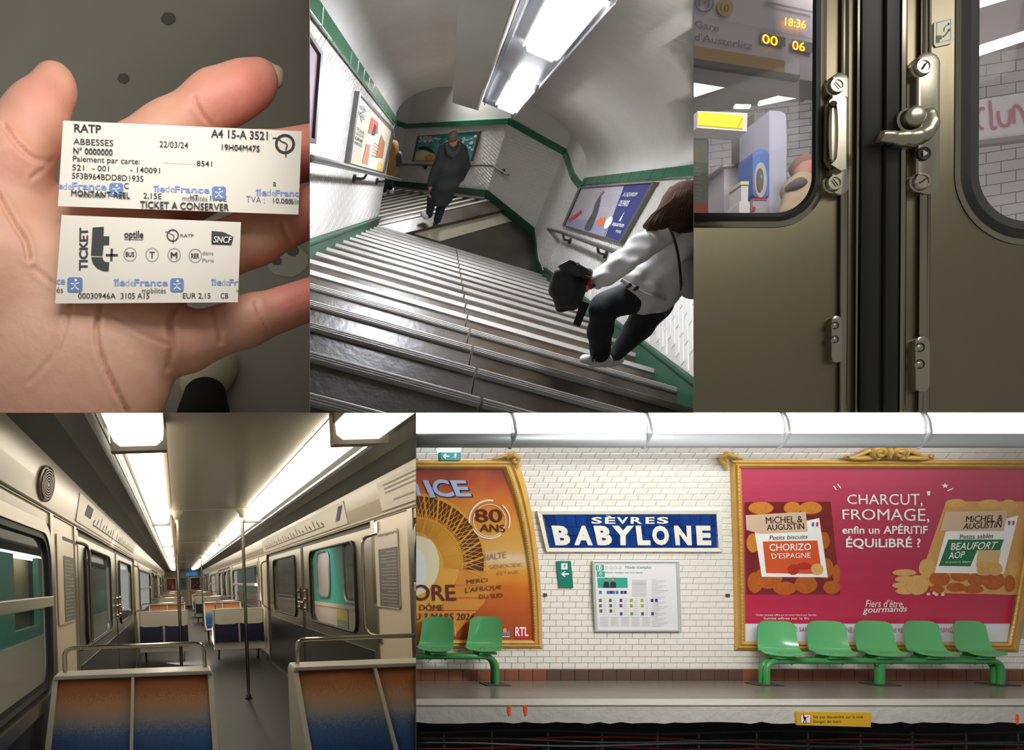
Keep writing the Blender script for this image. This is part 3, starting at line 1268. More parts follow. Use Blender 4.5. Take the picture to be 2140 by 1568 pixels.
for i in range(N_):
    y0, y1 = 981 + 357 * i / N_, 981 + 357 * (i + 1) / N_

    def xe(y):
        for a, b in zip(ro_i, ro_i[1:]):
            if a[1] <= y <= b[1]:
                return a[0] + (b[0] - a[0]) * (y - a[1]) / (b[1] - a[1] or 1)
        return 1114
    m.quad(SE(840, y0, .03), SE(xe(y0), y0, .03), SE(xe(y1), y1, .03), SE(840, y1, .03))
m.build('print', pm, fr)
m = MB()                       # radiant glow disc of the picture
flat(m, disc(868, 1172, 92, 110, 40), SE, .032)
m.build('print_iris', mat('print_gold', 'd9a040', .5), fr)
m = MB()
flat(m, disc(868, 1178, 50, 66, 30), SE, .034)
m.build('print_glow', mat('print_pale', 'e3d8b8', .5), fr)
m = MB()
flat(m, disc(866, 1190, 26, 44, 24), SE, .036)
m.build('print_glow_core', mat('print_palest', 'dbe0df', .5), fr)
m = MB()
ring(m, 868, 1180, 98, 146, SE, .033, -pi / 2, .1, 40, 1.0)
m.build('print_lash_band', mat('print_dark_brown', '5d3316', .5), fr)
m = MB()
for k in range(46):
    a = -pi / 2 + 1.67 * k / 45
    b = a + .10 * (1 if k % 2 else -1)
    stroke(m, [(868 + 60 * cos(a), 1180 + 60 * sin(a)), (868 + 105 * cos(a), 1180 + 105 * sin(a)), (868 + 144 * cos(b), 1180 + 144 * sin(b))], [1.2, 2.0, .8] if k % 6 else [2.5, 4, 4], SE, .036)
ring(m, 868, 1180, 96, 100, SE, .037, -pi / 2, .1, 30)
ring(m, 868, 1180, 143, 149, SE, .037, -pi / 2, .1, 30)
m.build('print_fronds', mat('print_amber', 'd39636', .5), fr)
m = MB()
flat(m, [(868, 1192), (940, 1190), (1020, 1196), (1045, 1206), (1010, 1262), (940, 1338), (868, 1338)], SE, .031)
m.build('print_flank', mat('print_ochre', 'cf8a33', .5), fr)
m = MB()
letters(m, 'I', [(883, 1004), (895, 1004), (911, 1040), (899, 1040)], SE, .044)
letters(m, 'C', [(900, 1002), (935, 1002), (952, 1039), (908, 1039)], SE, .044, bold=.03)
letters(m, 'E', [(940, 1004), (973, 1004), (986, 1038), (954, 1038)], SE, .044, bold=.03)
flat(m, [(866, 1008), (874, 1013), (880, 1036), (872, 1036)], SE, .044)
dk = mat('print_navy_dark', '27304d', .5)
m.build('title_lettering', mat('print_ice_blue', 'aebfe0', .4), fr)
m = MB()
letters(m, 'I', [(886, 1006), (898, 1006), (914, 1042), (902, 1042)], SE, .040)
letters(m, 'C', [(903, 1004), (938, 1004), (955, 1041), (911, 1041)], SE, .040, bold=.03)
letters(m, 'E', [(943, 1006), (976, 1006), (990, 1040), (957, 1040)], SE, .040, bold=.03)
m.build('title_shadow', dk, fr)
m = MB()
letters(m, '80', [(991, 1064), (1049, 1064), (1051, 1092), (995, 1092)], SE, .044, bold=.008)
letters(m, 'ANS', [(1004, 1095), (1055, 1097), (1057, 1113), (1003, 1112)], SE, .044, bold=.008)
letters(m, 'ORE', [(862, 1222), (951, 1222), (954, 1256), (862, 1256)], SE, .044, bold=.012)
letters(m, 'DÔME', (877, 1261, 927, 1276.5), SE, .044, bold=.006)
letters(m, 'E', (862, 1265, 871, 1276.5), SE, .044, bold=.006)
letters(m, 'U 3 MARS 2024', (868, 1282, 992, 1296), SE, .044, bold=.006)
m.build('lettering', mat('print_maroon', '5f2417', .5), fr)
m = MB()
ring(m, 1023, 1088, 40, 44, SE, .042, 3.0, 4.9, 20)
ring(m, 1024, 1089, 40, 43, SE, .042, -.9, .4, 20)
ring(m, 1023, 1086, 38, 41, SE, .042, .9, 2.6, 20)
ring(m, 1023, 1088, 33, 34.5, SE, .042, 0, 6.28, 30)
m.build('print_swirl', mat('print_pink_white', 'ecd9cc', .5), fr)
m = MB()
pen = mat('graffiti_pen', '6b5a55', .6)
letters(m, 'HALTE', [(1012, 1159), (1058, 1153), (1058, 1166), (1012, 1172)], SE, .044)
letters(m, 'GENOCIDE', [(1022, 1181), (1091, 1177), (1091, 1184), (1024, 1189)], SE, .044, bold=-.006)
letters(m, 'ESTINE', [(1040, 1196), (1084, 1192), (1084, 1199), (1040, 1202)], SE, .044, bold=-.006)
m.build('graffiti', mat('graffiti_faint', '94806a', .6), fr)
m = MB()
letters(m, 'MERCi', [(975, 1212), (1019, 1208), (1019, 1217), (976, 1221)], SE, .044)
letters(m, 'L\'AFRiQUE', [(973, 1228), (1049, 1223), (1048, 1232), (973, 1242)], SE, .044)
letters(m, 'DU SUD', [(1001, 1243), (1051, 1240), (1051, 1249), (1003, 1253)], SE, .044)
m.build('graffiti', mat('graffiti_dark', '5d2f17', .6), fr)
m = MB()
flat(m, rect(1076, 1311, 1104, 1335), SE, .038)
m.build('radio_badge', red_p, fr)
m = MB()
letters(m, 'RTL', (1077, 1311, 1104, 1330), SE, .042, bold=.02)
stroke(m, [(1044, 1331), (1065, 1331)], 1.6, SE, .04)
stroke(m, [(950, 1312), (952, 1312), (952, 1330), (950, 1330)], .8, SE, .04)
m.build('radio_lettering', white, fr)
m = MB()
for k in range(4):
    stroke(m, [(1046 + k * 5, 1328), (1048 + k * 5, 1315 + 3 * (k % 2)), (1050 + k * 5, 1328)], 2.4, SE, .04)
m.build('small_logo', mat('print_logo_blue', '8a93c4', .5), fr)
m = MB()
flat(m, disc(1055, 1318, 4, 5), SE, .041)
m.build('small_logo_flame', mat('print_flame', 'e09a3a', .5), fr)

# red poster
fr = thing('red_poster', 'crimson snack biscuit poster in a gilded frame with carved crest', 'poster', SE(1840, 1363))
lo_o = spline([(1525, 962), (1528, 1060), (1531, 1160), (1533, 1260), (1535, 1361)], 4)
lo_i = spline([(1549, 980), (1552, 1070), (1555, 1160), (1557, 1250), (1558, 1340)], 4)
strip('frame_side', lo_o, lo_i, fr)
beads(fr, [(a[0] * .25 + b[0] * .75, a[1] * .25 + b[1] * .75) for a, b in zip(spline(lo_o, 3), spline(lo_i, 3))])
rt_o = spline([(2187, 962), (2175, 1060), (2162, 1160), (2146, 1260), (2128, 1364)], 4)
rt_i = spline([(2160, 980), (2150, 1070), (2137, 1160), (2122, 1250), (2105, 1343)], 4)
strip('frame_side', rt_o, rt_i, fr)
beads(fr, [(a[0] * .25 + b[0] * .75, a[1] * .25 + b[1] * .75) for a, b in zip(spline(rt_o, 3), spline(rt_i, 3))])
strip('frame_top', along((1525, 960), (2187, 962), 8), along((1549, 980), (2160, 981), 8), fr)
strip('frame_bottom', along((1535, 1361), (2128, 1364), 6), along((1558, 1340), (2105, 1343), 6), fr)
m = MB()
scroll(m, 1520, 955, 10, 1.1, .5, -1, tail=[(1552, 959), (1540, 956), (1532, 950)], rad=.028)
scroll(m, 1515, 963, 8, 1.0, -1.9, -1, tail=[(1519, 983), (1516, 974)], rad=.028)
m.tube([SE(1535, 955, .06), SE(1518, 949, .1), SE(1509, 955, .08), SE(1519, 982, .05)], [.02, .035, .03, .012], 7)
m.build('corner_ornament', gold, fr, smooth=60)
m = MB()
cx = 1859
for sg in (-1, 1):
    scroll(m, cx + sg * 21, 946, 15, 1.6, pi / 2 - sg * .3, -sg, off=.09, rad=.038,
           tail=[(cx + sg * 92, 958), (cx + sg * 74, 955), (cx + sg * 58, 949), (cx + sg * 46, 943), (cx + sg * 34, 940)])
    m.tube([SE(cx + sg * 90, 957, .07), SE(cx + sg * 70, 958, .08), SE(cx + sg * 45, 957, .08), SE(cx + sg * 25, 958, .08)], [.012, .03, .034, .02], 7)
    scroll(m, cx + sg * 88, 954, 5, 1.0, pi, sg, rad=.018)
m.tube([SE(cx, 934, .08), SE(cx, 946, .12), SE(cx, 958, .08)], [.02, .04, .02], 8)
flat(m, [(cx - 94, 961), (cx - 60, 952), (cx - 30, 938), (cx, 936), (cx + 30, 938), (cx + 60, 952), (cx + 94, 961)], SE, .05)
m.build('crest', gold, fr, smooth=60)
m = MB()
N_ = 12
xl_ = lambda y: 1549 + (y - 980) / 360 * 9
xr_ = lambda y: 2160 - (y - 981) / 362 * 55
rp = mat('red_poster_print', 'c22b52', .32, noise=(1.6, .1), ramp=('Z', SE(1800, 1340).z, SE(1800, 980).z, [(0, 'd03055'), (.25, 'b82449'), (.5, 'b02a4c'), (.75, 'b43a55'), (1, 'c04a66')]))
for i in range(N_):
    y0, y1 = 980 + 324 * i / N_, 980 + 324 * (i + 1) / N_
    m.quad(SE(xl_(y0), y0, .03), SE(xr_(y0), y0, .03), SE(xr_(y1), y1, .03), SE(xl_(y1), y1, .03))
m.build('print', rp, fr)
m = MB()
m.quad(SE(xl_(1304), 1304, .03), SE(xr_(1304), 1304, .03), SE(xr_(1342), 1342, .03), SE(xl_(1342), 1342, .03))
m.build('print_band', mat('print_band_white', 'dcdfe4', .4), fr)
m = MB()
for s_, q in (('CHARCUT,', [(1770, 1034), (1928, 1032), (1928, 1060), (1771, 1057)]), ('FROMAGE,', [(1760, 1065), (1942, 1063), (1942, 1094), (1761, 1089)])):
    letters(m, s_, q, SE, .04, bold=.004)
letters(m, "'", (1937, 1027, 1944, 1036), SE, .04, bold=.02)
letters(m, 'enfin un', (1760, 1100, 1838, 1116), SE, .04, bold=.02)
letters(m, 'APÉRiTiF', (1846, 1095, 1939, 1116), SE, .04, bold=.022)
letters(m, 'ÉQUiLiBRÉ ?', (1768, 1121, 1924, 1148), SE, .04, bold=.022)
letters(m, "Fiers d'être", [(1809, 1254), (1886, 1254), (1886, 1270), (1809, 1269)], SE, .04, shear=.2)
letters(m, 'gourmands', [(1803, 1268), (1896, 1267), (1896, 1282), (1803, 1286)], SE, .04, shear=.2, bold=.008)
letters(m, 'Cette recette offre un tri nourriture par famille', (1580, 1284, 1706, 1288.5), SE, .04)
letters(m, 'Suivez offres sur la fin', (1596, 1290.5, 1690, 1295), SE, .04)
for a, b in (((1742, 1016), (1748, 1024)), ((1750, 1012), (1757, 1020)), ((1980, 1026), (1992, 1021))):
    stroke(m, [a, b], 2.4, SE, .04)
star = [(1975 + (8 if k % 2 == 0 else 3.6) * cos(-pi / 2 + k * pi / 5), 1015.5 + (6 if k % 2 == 0 else 2.8) * sin(-pi / 2 + k * pi / 5)) for k in range(10)]
flat(m, star, SE, .04)
m.build('lettering', white, fr)
m = MB()
for s_, q in (('RE SANTÉ', (1656, 1309, 1702, 1320)), ('UNE ACTI', (1761, 1311, 1806, 1322)), ('DE RÉGUL', (1862, 1311, 1906, 1322)), ('MANGERB', (1962, 1312, 2009, 1322))):
    letters(m, s_, q, SE, .04)
m.build('band_lettering', mat('print_rose', 'c9577c', .5), fr)
# printed packets
pk = mat('packet_brown', '6e1f22', .4, noise=(5, .5), col2='8a2a25')
pk2 = mat('packet_beige', 'd3a35e', .4, noise=(5, .4), col2='c68f48')
m = MB()
flat(m, [(1556, 1050), (1736, 1049), (1756, 1243), (1560, 1243)], SE, .033)
m.build('print_packet', pk, fr)
m = MB()
flat(m, [(1977, 1048), (2152, 1048), (2128, 1244), (2060, 1242), (1960, 1240), (1922, 1208)], SE, .033)
m.build('print_packet', pk2, fr)
bis = mat('print_biscuit', 'd08a35', .5, noise=(22, .6), col2='b96a22')
bis2 = mat('print_biscuit_dark', 'bf6420', .5, noise=(22, .6), col2='98440f')
bis3 = mat('print_biscuit_pale', 'dfb06a', .5, noise=(22, .5), col2='cc914a')


def biscuits(lst, mt, off):
    for x, y, rx, ry in lst:
        mm = MB()
        flat(mm, disc(x, y, rx, ry, 18, .3, .02), SE, off)
        mm.build('print_biscuit', mt, fr)


biscuits([(1590, 1062, 26, 13), (1656, 1062, 18, 13), (1694, 1062, 24, 13), (1574, 1135, 14, 20)], bis, .034)
biscuits([(1722, 1130, 12, 18), (1726, 1188, 16, 22), (1606, 1208, 29, 23), (1578, 1218, 16, 22), (1640, 1230, 24, 14), (1684, 1222, 24, 19), (1738, 1228, 18, 14), (1748, 1200, 8, 20)], bis2, .034)
biscuits([(1998, 1052, 22, 9), (2068, 1054, 24, 10), (2108, 1058, 18, 14), (1938, 1188, 18, 20), (2118, 1190, 12, 16)], bis3, .034)
biscuits([(1964, 1210, 22, 16), (2006, 1202, 20, 14), (2040, 1212, 18, 14), (2076, 1214, 24, 20), (1998, 1228, 20, 10), (2034, 1232, 22, 9), (1958, 1232, 16, 8), (2110, 1220, 12, 18)], bis2, .0345)
biscuits([(1890, 1197, 25, 7), (1892, 1211, 22, 7), (1888, 1224, 24, 7), (1892, 1236, 21, 7)], bis3, .036)
biscuits([(1917, 1223, 24, 21)], bis3, .038)
m = MB()
for x_, y_ in ((1940, 1242), (1952, 1240), (1957, 1243), (1970, 1243)):
    flat(m, disc(x_, y_, 4, 3.4, 10), SE, .038)
m.build('print_pepper', mat('print_pale_pink', 'e9c9c4', .5), fr)
# labels on the packets
m = MB()
flat(m, [(1577, 1112), (1712, 1083), (1730, 1207), (1592, 1206)], SE, .036)
flat(m, [(1976, 1112), (2128, 1078), (2098, 1200), (2060, 1199), (1953, 1198)], SE, .036)
m.build('print_label', white, fr)
m = MB()
flat(m, [(1594, 1132), (1708, 1130), (1718, 1200), (1601, 1198)], SE, .038)
m.build('print_label_orange', mat('print_orange', 'd4552a', .5), fr)
m = MB()
flat(m, [(1982, 1128), (2098, 1128), (2090, 1150), (2042, 1151), (2028, 1184), (1962, 1183)], SE, .038)
m.build('print_label_green', mat('print_label_green', '1f7046', .5), fr)
m = MB()
flat(m, [(1558, 1077), (1684, 1070), (1688, 1111), (1590, 1116), (1560, 1108)], SE, .039)
flat(m, [(1976, 1070), (2106, 1067), (2098, 1110), (1964, 1110)], SE, .039)
m.build('print_tape', mat('print_kraft', 'd3b79a', .5), fr)
m = MB()
letters(m, 'MiCHEL &', [(1600, 1081), (1677, 1078), (1677, 1092), (1601, 1095)], SE, .041, bold=.008)
letters(m, 'AUGUSTiN', [(1602, 1097), (1680, 1093), (1681, 1106), (1603, 1109)], SE, .041, bold=.012)
letters(m, 'MiCHEL &', [(2020, 1079), (2097, 1076), (2095, 1090), (2018, 1092)], SE, .041, bold=.008)
letters(m, 'AUGUSTiN', [(2015, 1094), (2095, 1089), (2092, 1103), (2012, 1107)], SE, .041, bold=.012)
letters(m, 'Petits biscuits', [(1608, 1120), (1688, 1117), (1688, 1126), (1608, 1129)], SE, .041, shear=.15)
letters(m, 'Petits sablés', [(2006, 1118), (2076, 1115), (2076, 1125), (2006, 1127)], SE, .041, shear=.15)
m.build('packet_lettering', black, fr)
m = MB()
letters(m, 'CHORIZO', [(1608, 1137), (1695, 1136), (1695, 1150), (1608, 1152)], SE, .041, bold=.012)
letters(m, "D'ESPAGNE", [(1612, 1157), (1694, 1155), (1694, 1166), (1613, 1168)], SE, .041, bold=.006)
letters(m, 'BEAUFORT', [(1989, 1135), (2087, 1132), (2078, 1148), (1987, 1150)], SE, .041, bold=.012)
letters(m, 'AOP', [(1984, 1154), (2018, 1152), (2014, 1166), (1982, 1169)], SE, .041, bold=.012)
letters(m, 'et poivre blanc', [(1976, 1173), (2030, 1172), (2029, 1178), (1975, 1178)], SE, .041)
m.build('packet_lettering', white, fr)
m = MB()
flat(m, disc(1658, 1191, 12, 11), SE, .040)
flat(m, disc(1680, 1184, 16, 8), SE, .0395)
m.build('print_sausage', mat('print_sausage', 'b3321f', .5), fr)
m = MB()
flat(m, disc(1708, 1190, 13, 12), SE, .041)
flat(m, disc(2080, 1190, 15, 14), SE, .042)
for k in range(4):
    flat(m, disc(2056, 1178 + 7 * k, 15, 4.4), SE, .041)
m.build('print_sable', bis3, fr)
m = MB()
flat(m, [(2044, 1150), (2092, 1150), (2086, 1182), (2040, 1184)], SE, .0395)
m.build('print_cheese', mat('print_cheese', 'd7b57f', .5), fr)
for c_, x_ in (('3a6fb5', 1697), ('e8e6e2', 1701.5), ('c9302f', 1706)):
    m = MB()
    flat(m, [(x_, 1092), (x_ + 4.5, 1092), (x_ + 4, 1100), (x_, 1101)], SE, .041)
    dx = 410
    flat(m, [(x_ + dx, 1089), (x_ + dx + 4.5, 1089), (x_ + dx + 4, 1097), (x_ + dx, 1098)], SE, .041)
    m.build('print_flag', mat('flag_' + c_, c_, .5), fr)

# ------------------------------------------------------------------ benches
green = mat('bench_green_plastic', '55a468', .22, coat=.3)
green_d = mat('bench_green_steel', '3f8f52', .32)
plate_m = mat('bench_foot_plate', '3c4038', .6)
BD = 8.36                                  # depth of the bench beam


def seat_shell(x, z, yaw, lean):
    """moulded bucket seat; z is the height of its underside"""
    w = .21
    prof = spline([(.12, .44), (.10, .30), (.07, .16), (.03, .07), (-.03, .03), (-.11, .03), (-.17, .0)], 4)
    n = len(prof) - 1

    def fn(u, v):
        y, zz = prof[min(int(round(v * n)), n)]
        s = (u - .5) * 2
        ww = w * (.92 + .16 * min(1, v * 1.4)) * (1 if v < .85 else 1 - .12 * (v - .85) / .15)
        if v < .12:
            zz -= .05 * (abs(s) ** 6) * (1 - v / .12)
        cup = .035 * s * s * (1 - .2 * v)
        yy = y - cup * (1 - v) * 1.3
        zz = zz + cup * v * .9
        xx = s * ww
        xx2 = xx * cos(yaw) - yy * sin(yaw)
        yy2 = xx * sin(yaw) + yy * cos(yaw)
        return (x + xx2 + lean * (zz - .04), BD + .02 + yy2, z + zz)
    m = MB()
    m.shell(fn, 8, n, lambda u, v: (0, .012 * (1 - v), -.012))
    return m


def bench(name, label, seats, legs, x0, x1, zb, double):
    t = thing(name, label, 'bench', (P((x0 + x1) / 2, 1420, BD).x, BD, 0), 'green platform benches')
    X = lambda p: P(p, 1380, BD).x
    for off in (-.032, .032):
        m = MB()
        path = [(X(x0), BD + off, .012), (X(x0), BD + off, zb), (X(x1), BD + off, zb), (X(x1), BD + off, .012)]
        if double[0] is None:
            path = path[1:]
        m.tube(round_corner(path, .2, 8), .04, 12)
        m.build('beam', green_d, t, smooth=True)
    for lx in legs:
        m = MB()
        m.tube([(X(lx), BD, .012), (X(lx), BD, zb - .02)], .055, 12)
        m.build('leg', green_d, t, smooth=True)
    for lx in [x for x in (x0, x1) if x > 860] + legs:
        m = MB()
        m.box((X(lx) - .16, BD - .12, .001), (X(lx) + .16, BD + .12, .014))
        m.build('foot_plate', plate_m, t, bevel=.004)
    for sx, yaw, lean in seats:
        sh = seat_shell(X(sx), zb + .085, yaw, lean).build('seat', green, t, smooth=60)
        m = MB()
        m.box((X(sx) - .12, BD - .1, zb + .03), (X(sx) + .12, BD + .1, zb + .065))
        m.box((X(sx) - .1, BD - .09, zb + .06), (X(sx) + .1, BD + .09, zb + .115))
        m.build('seat_mount', green_d, sh, bevel=.006)
        m = MB()
        for bx in (-.1, .1):
            m.lathe((X(sx) + bx, BD - .055, zb - .035), (0, 0, -1), [(.012, 0), (.012, .012), (0, .016)], 8)
        m.build('bolt', green_d, sh)
    return t


zb = EYE - (1381 - PY) / F * BD
bench('platform_bench', 'long green bench of five bucket seats under the red poster', [(1631, -.42, 0), (1737, -.38, 0), (1838, -.30, 0), (1940, -.2, 0), (2043, -.1, 0)], [1838], 1597, 2085, zb, (1, 1))
bench('platform_bench', 'green bench end with two bucket seats under the orange poster', [(912, -.5, .06), (1013, -.5, .06)], [], 700, 1034, zb + .06, (None, 1))
# ================================================================== D  empty carriage
PANEL[0] = 'D'
_y = Vector(((370 - PX) / F, 1, -(1220 - PY) / F)).normalized()      # direction the carriage runs in
_x = _y.cross(Vector((0, 0, 1))).normalized()
_z = _x.cross(_y)
_r = radians(2.0)
_x, _z = _x * cos(_r) + _z * sin(_r), _z * cos(_r) - _x * sin(_r)
RD = Matrix((_x, _y, _z)).transposed()


def TD(p):
    """carriage coordinates (across, along, up from the eye) to the world"""
    return RD @ Vector(p) + Vector((0, 0, EYE))


UL, UR, UC, VF, VC = -.79, 1.67, .44, -1.5, .93
W0, W1 = 1.7, 42.0
cream = mat('cream_laminate', 'dccfb8', .3, noise=(2, .25), col2='c2b397')
band_m = mat('header_beige', 'b3a894', .22)
cove = mat('cove_grey', '6c6e6e', .35, noise=(1.5, .5), col2='56595b')
ceil_m = mat('ceiling_beige', 'a69d8a', .2)
steel = mat('train_steel', 'a8a294', .28, metal=.9, noise=(3, .35), col2='8d877a')
dsteel = mat('train_dark_steel', '33322f', .3, metal=.35)  # dark panels; on door leaves the mirrored dark floor as colour
floor_m = mat('train_floor_vinyl', '201f21', .5, spec=.3, noise=(1.6, .5), col2='19181a')
rubber = mat('black_rubber', '151515', .55)
glass = mat('clear_glass', 'cfd8d4', .04, alpha=.10, spec=.6)
lampw = mat('carriage_diffuser', 'fff4de', .4, emit=6.0)
lampd = mat('carriage_diffuser_dim', 'f8eed8', .4, emit=1.5)
navy = mat('navy_vinyl', '060a30', .4, spec=.25)
fab = mat('moquette_gradient', '4a5a80', .9, noise=(150, .26), bump=(260, .35, .004), stretch=(1, .3, .8),
          ramp=(tuple(_z), EYE * _z.z - 1.06, EYE * _z.z - .545, [(0, '1a4178'), (.3, '26528c'), (.48, '4a6a94'), (.62, '98928e'), (.75, 'b58c66'), (.88, 'a5673a'), (1, 'a3623a')]))
shell_m = mat('seat_shell_white', 'cdc7ba', .35)
chrome = mat('polished_tube', 'b9b2a4', .16, metal=1)

# ---- shell
m = MB(TD)
m.box((UL - .05, W0, VF - .05), (UR + .05, W1, VF))
struct(m.build('floor', floor_m), 'dark vinyl floor of the carriage')
m = MB(TD)
m.box((UC - .50, W0, VC), (UC + .50, W1, VC + .03))
for w in (7.9, 14.2, 20.4, 26.6, 33):
    m.box((UC - .5, w, VC - .006), (UC + .5, w + .03, VC))
struct(m.build('ceiling', ceil_m), 'glossy beige ceiling panel of the carriage')
for sg, nm in ((-1, 'left'), (1, 'right')):
    U = UL if sg < 0 else UR
    m = MB(TD)
    pr = [(UC + sg * .79, .90), (UC + sg * .86, .835), (UC + sg * 1.0, .83), (U - sg * .06, .775)]
    for a, b in zip(pr, pr[1:]):
        m.hexa([(a[0], W0, a[1]), (b[0], W0, b[1]), (b[0], W0, b[1] + .03), (a[0], W0, a[1] + .03), (a[0], W1, a[1]), (b[0], W1, b[1]), (b[0], W1, b[1] + .03), (a[0], W1, a[1] + .03)])
    m.box((min(UC + sg * .80, UC + sg * .808), W0, .826), (max(UC + sg * .80, UC + sg * .808), W1, .845))
    struct(m.build('trim_%d' % (2 if sg < 0 else 3), cove), 'dark grey cove running along the carriage ceiling')
    m = MB(TD)
    pr = [(U - sg * .06, .775), (U - sg * .035, .62), (U - sg * .01, .50), (U - sg * .012, .47)]
    for a, b in zip(pr, pr[1:]):
        m.hexa([(a[0], W0, a[1]), (b[0], W0, b[1]), (b[0] + sg * .05, W0, b[1]), (a[0] + sg * .05, W0, a[1]), (a[0], W1, a[1]), (b[0], W1, b[1]), (b[0] + sg * .05, W1, b[1]), (a[0] + sg * .05, W1, a[1])])
    m.tube([(U - sg * .015, W0, .485), (U - sg * .015, W1, .485)], .008, 6)
    struct(m.build('trim_%d' % (4 if sg < 0 else 5), band_m), 'beige header band above the carriage windows')

LAYOUT = {-1: dict(win=[(1.6, 3.95), (12.75, 18.6), (26, 31)], pil=[(3.95, 4.86), (11.5, 12.75), (18.6, 19.3), (25.1, 26), (31, 32), (38, 42)], door=[(5.1, 11.3), (19.4, 25), (32.1, 37.9)]),
          1: dict(win=[(1.6, 4.36), (12.6, 18.6), (26, 31)], pil=[(4.36, 5.2), (11.45, 12.6), (18.6, 19.3), (25.1, 26), (31, 32), (38, 42)], door=[(5.3, 11.25), (19.4, 25), (32.1, 37.9)])}
VW0, VW1 = -.66, .40                    # window opening
nwin, ndoor = 0, 0


def rr_path(w0, w1, v0, v1, r, n=5):
    return [(a, b) for a, b in rounded(w0, v0, w1, v1, r, n)]


def ring_frame(m, w0, w1, v0, v1, r, wd, U, sg, proud, r2=None):
    """rounded frame standing proud of a side wall"""
    o = rr_path(w0, w1, v0, v1, r)
    i = rr_path(w0 + wd, w1 - wd, v0 + wd, v1 - wd, max(r - wd, .01))
    n = len(o)
    vs = []
    for (a, b), (c, d) in zip(o, i):
        vs += [(U - sg * proud, a, b), (U - sg * proud, c, d), (U + sg * .03, c, d), (U + sg * .03, a, b)]
    fs = []
    for k in range(n):
        k2 = (k + 1) % n
        for j in range(4):
            fs.append((4 * k + j, 4 * k + (j + 1) % 4, 4 * k2 + (j + 1) % 4, 4 * k2 + j))
    m.add(vs, fs)


def grab(u, w, v0, v1, sg, parent, reach=.09):
    mm = MB(TD)
    mm.tube(round_corner([(u, w, v1), (u - sg * reach, w + .12, v1 - .03), (u - sg * reach, w + .12, v0 + .03), (u, w, v0)], .07, 5), .014, 8)
    mm.box((u - .012, w - .05, v1 - .02), (u + .012, w + .05, v1 + .09))
    mm.box((u - .012, w - .05, v0 - .05), (u + .012, w + .05, v0 + .02))
    return mm.build('grab_handle', chrome, parent, smooth=40)


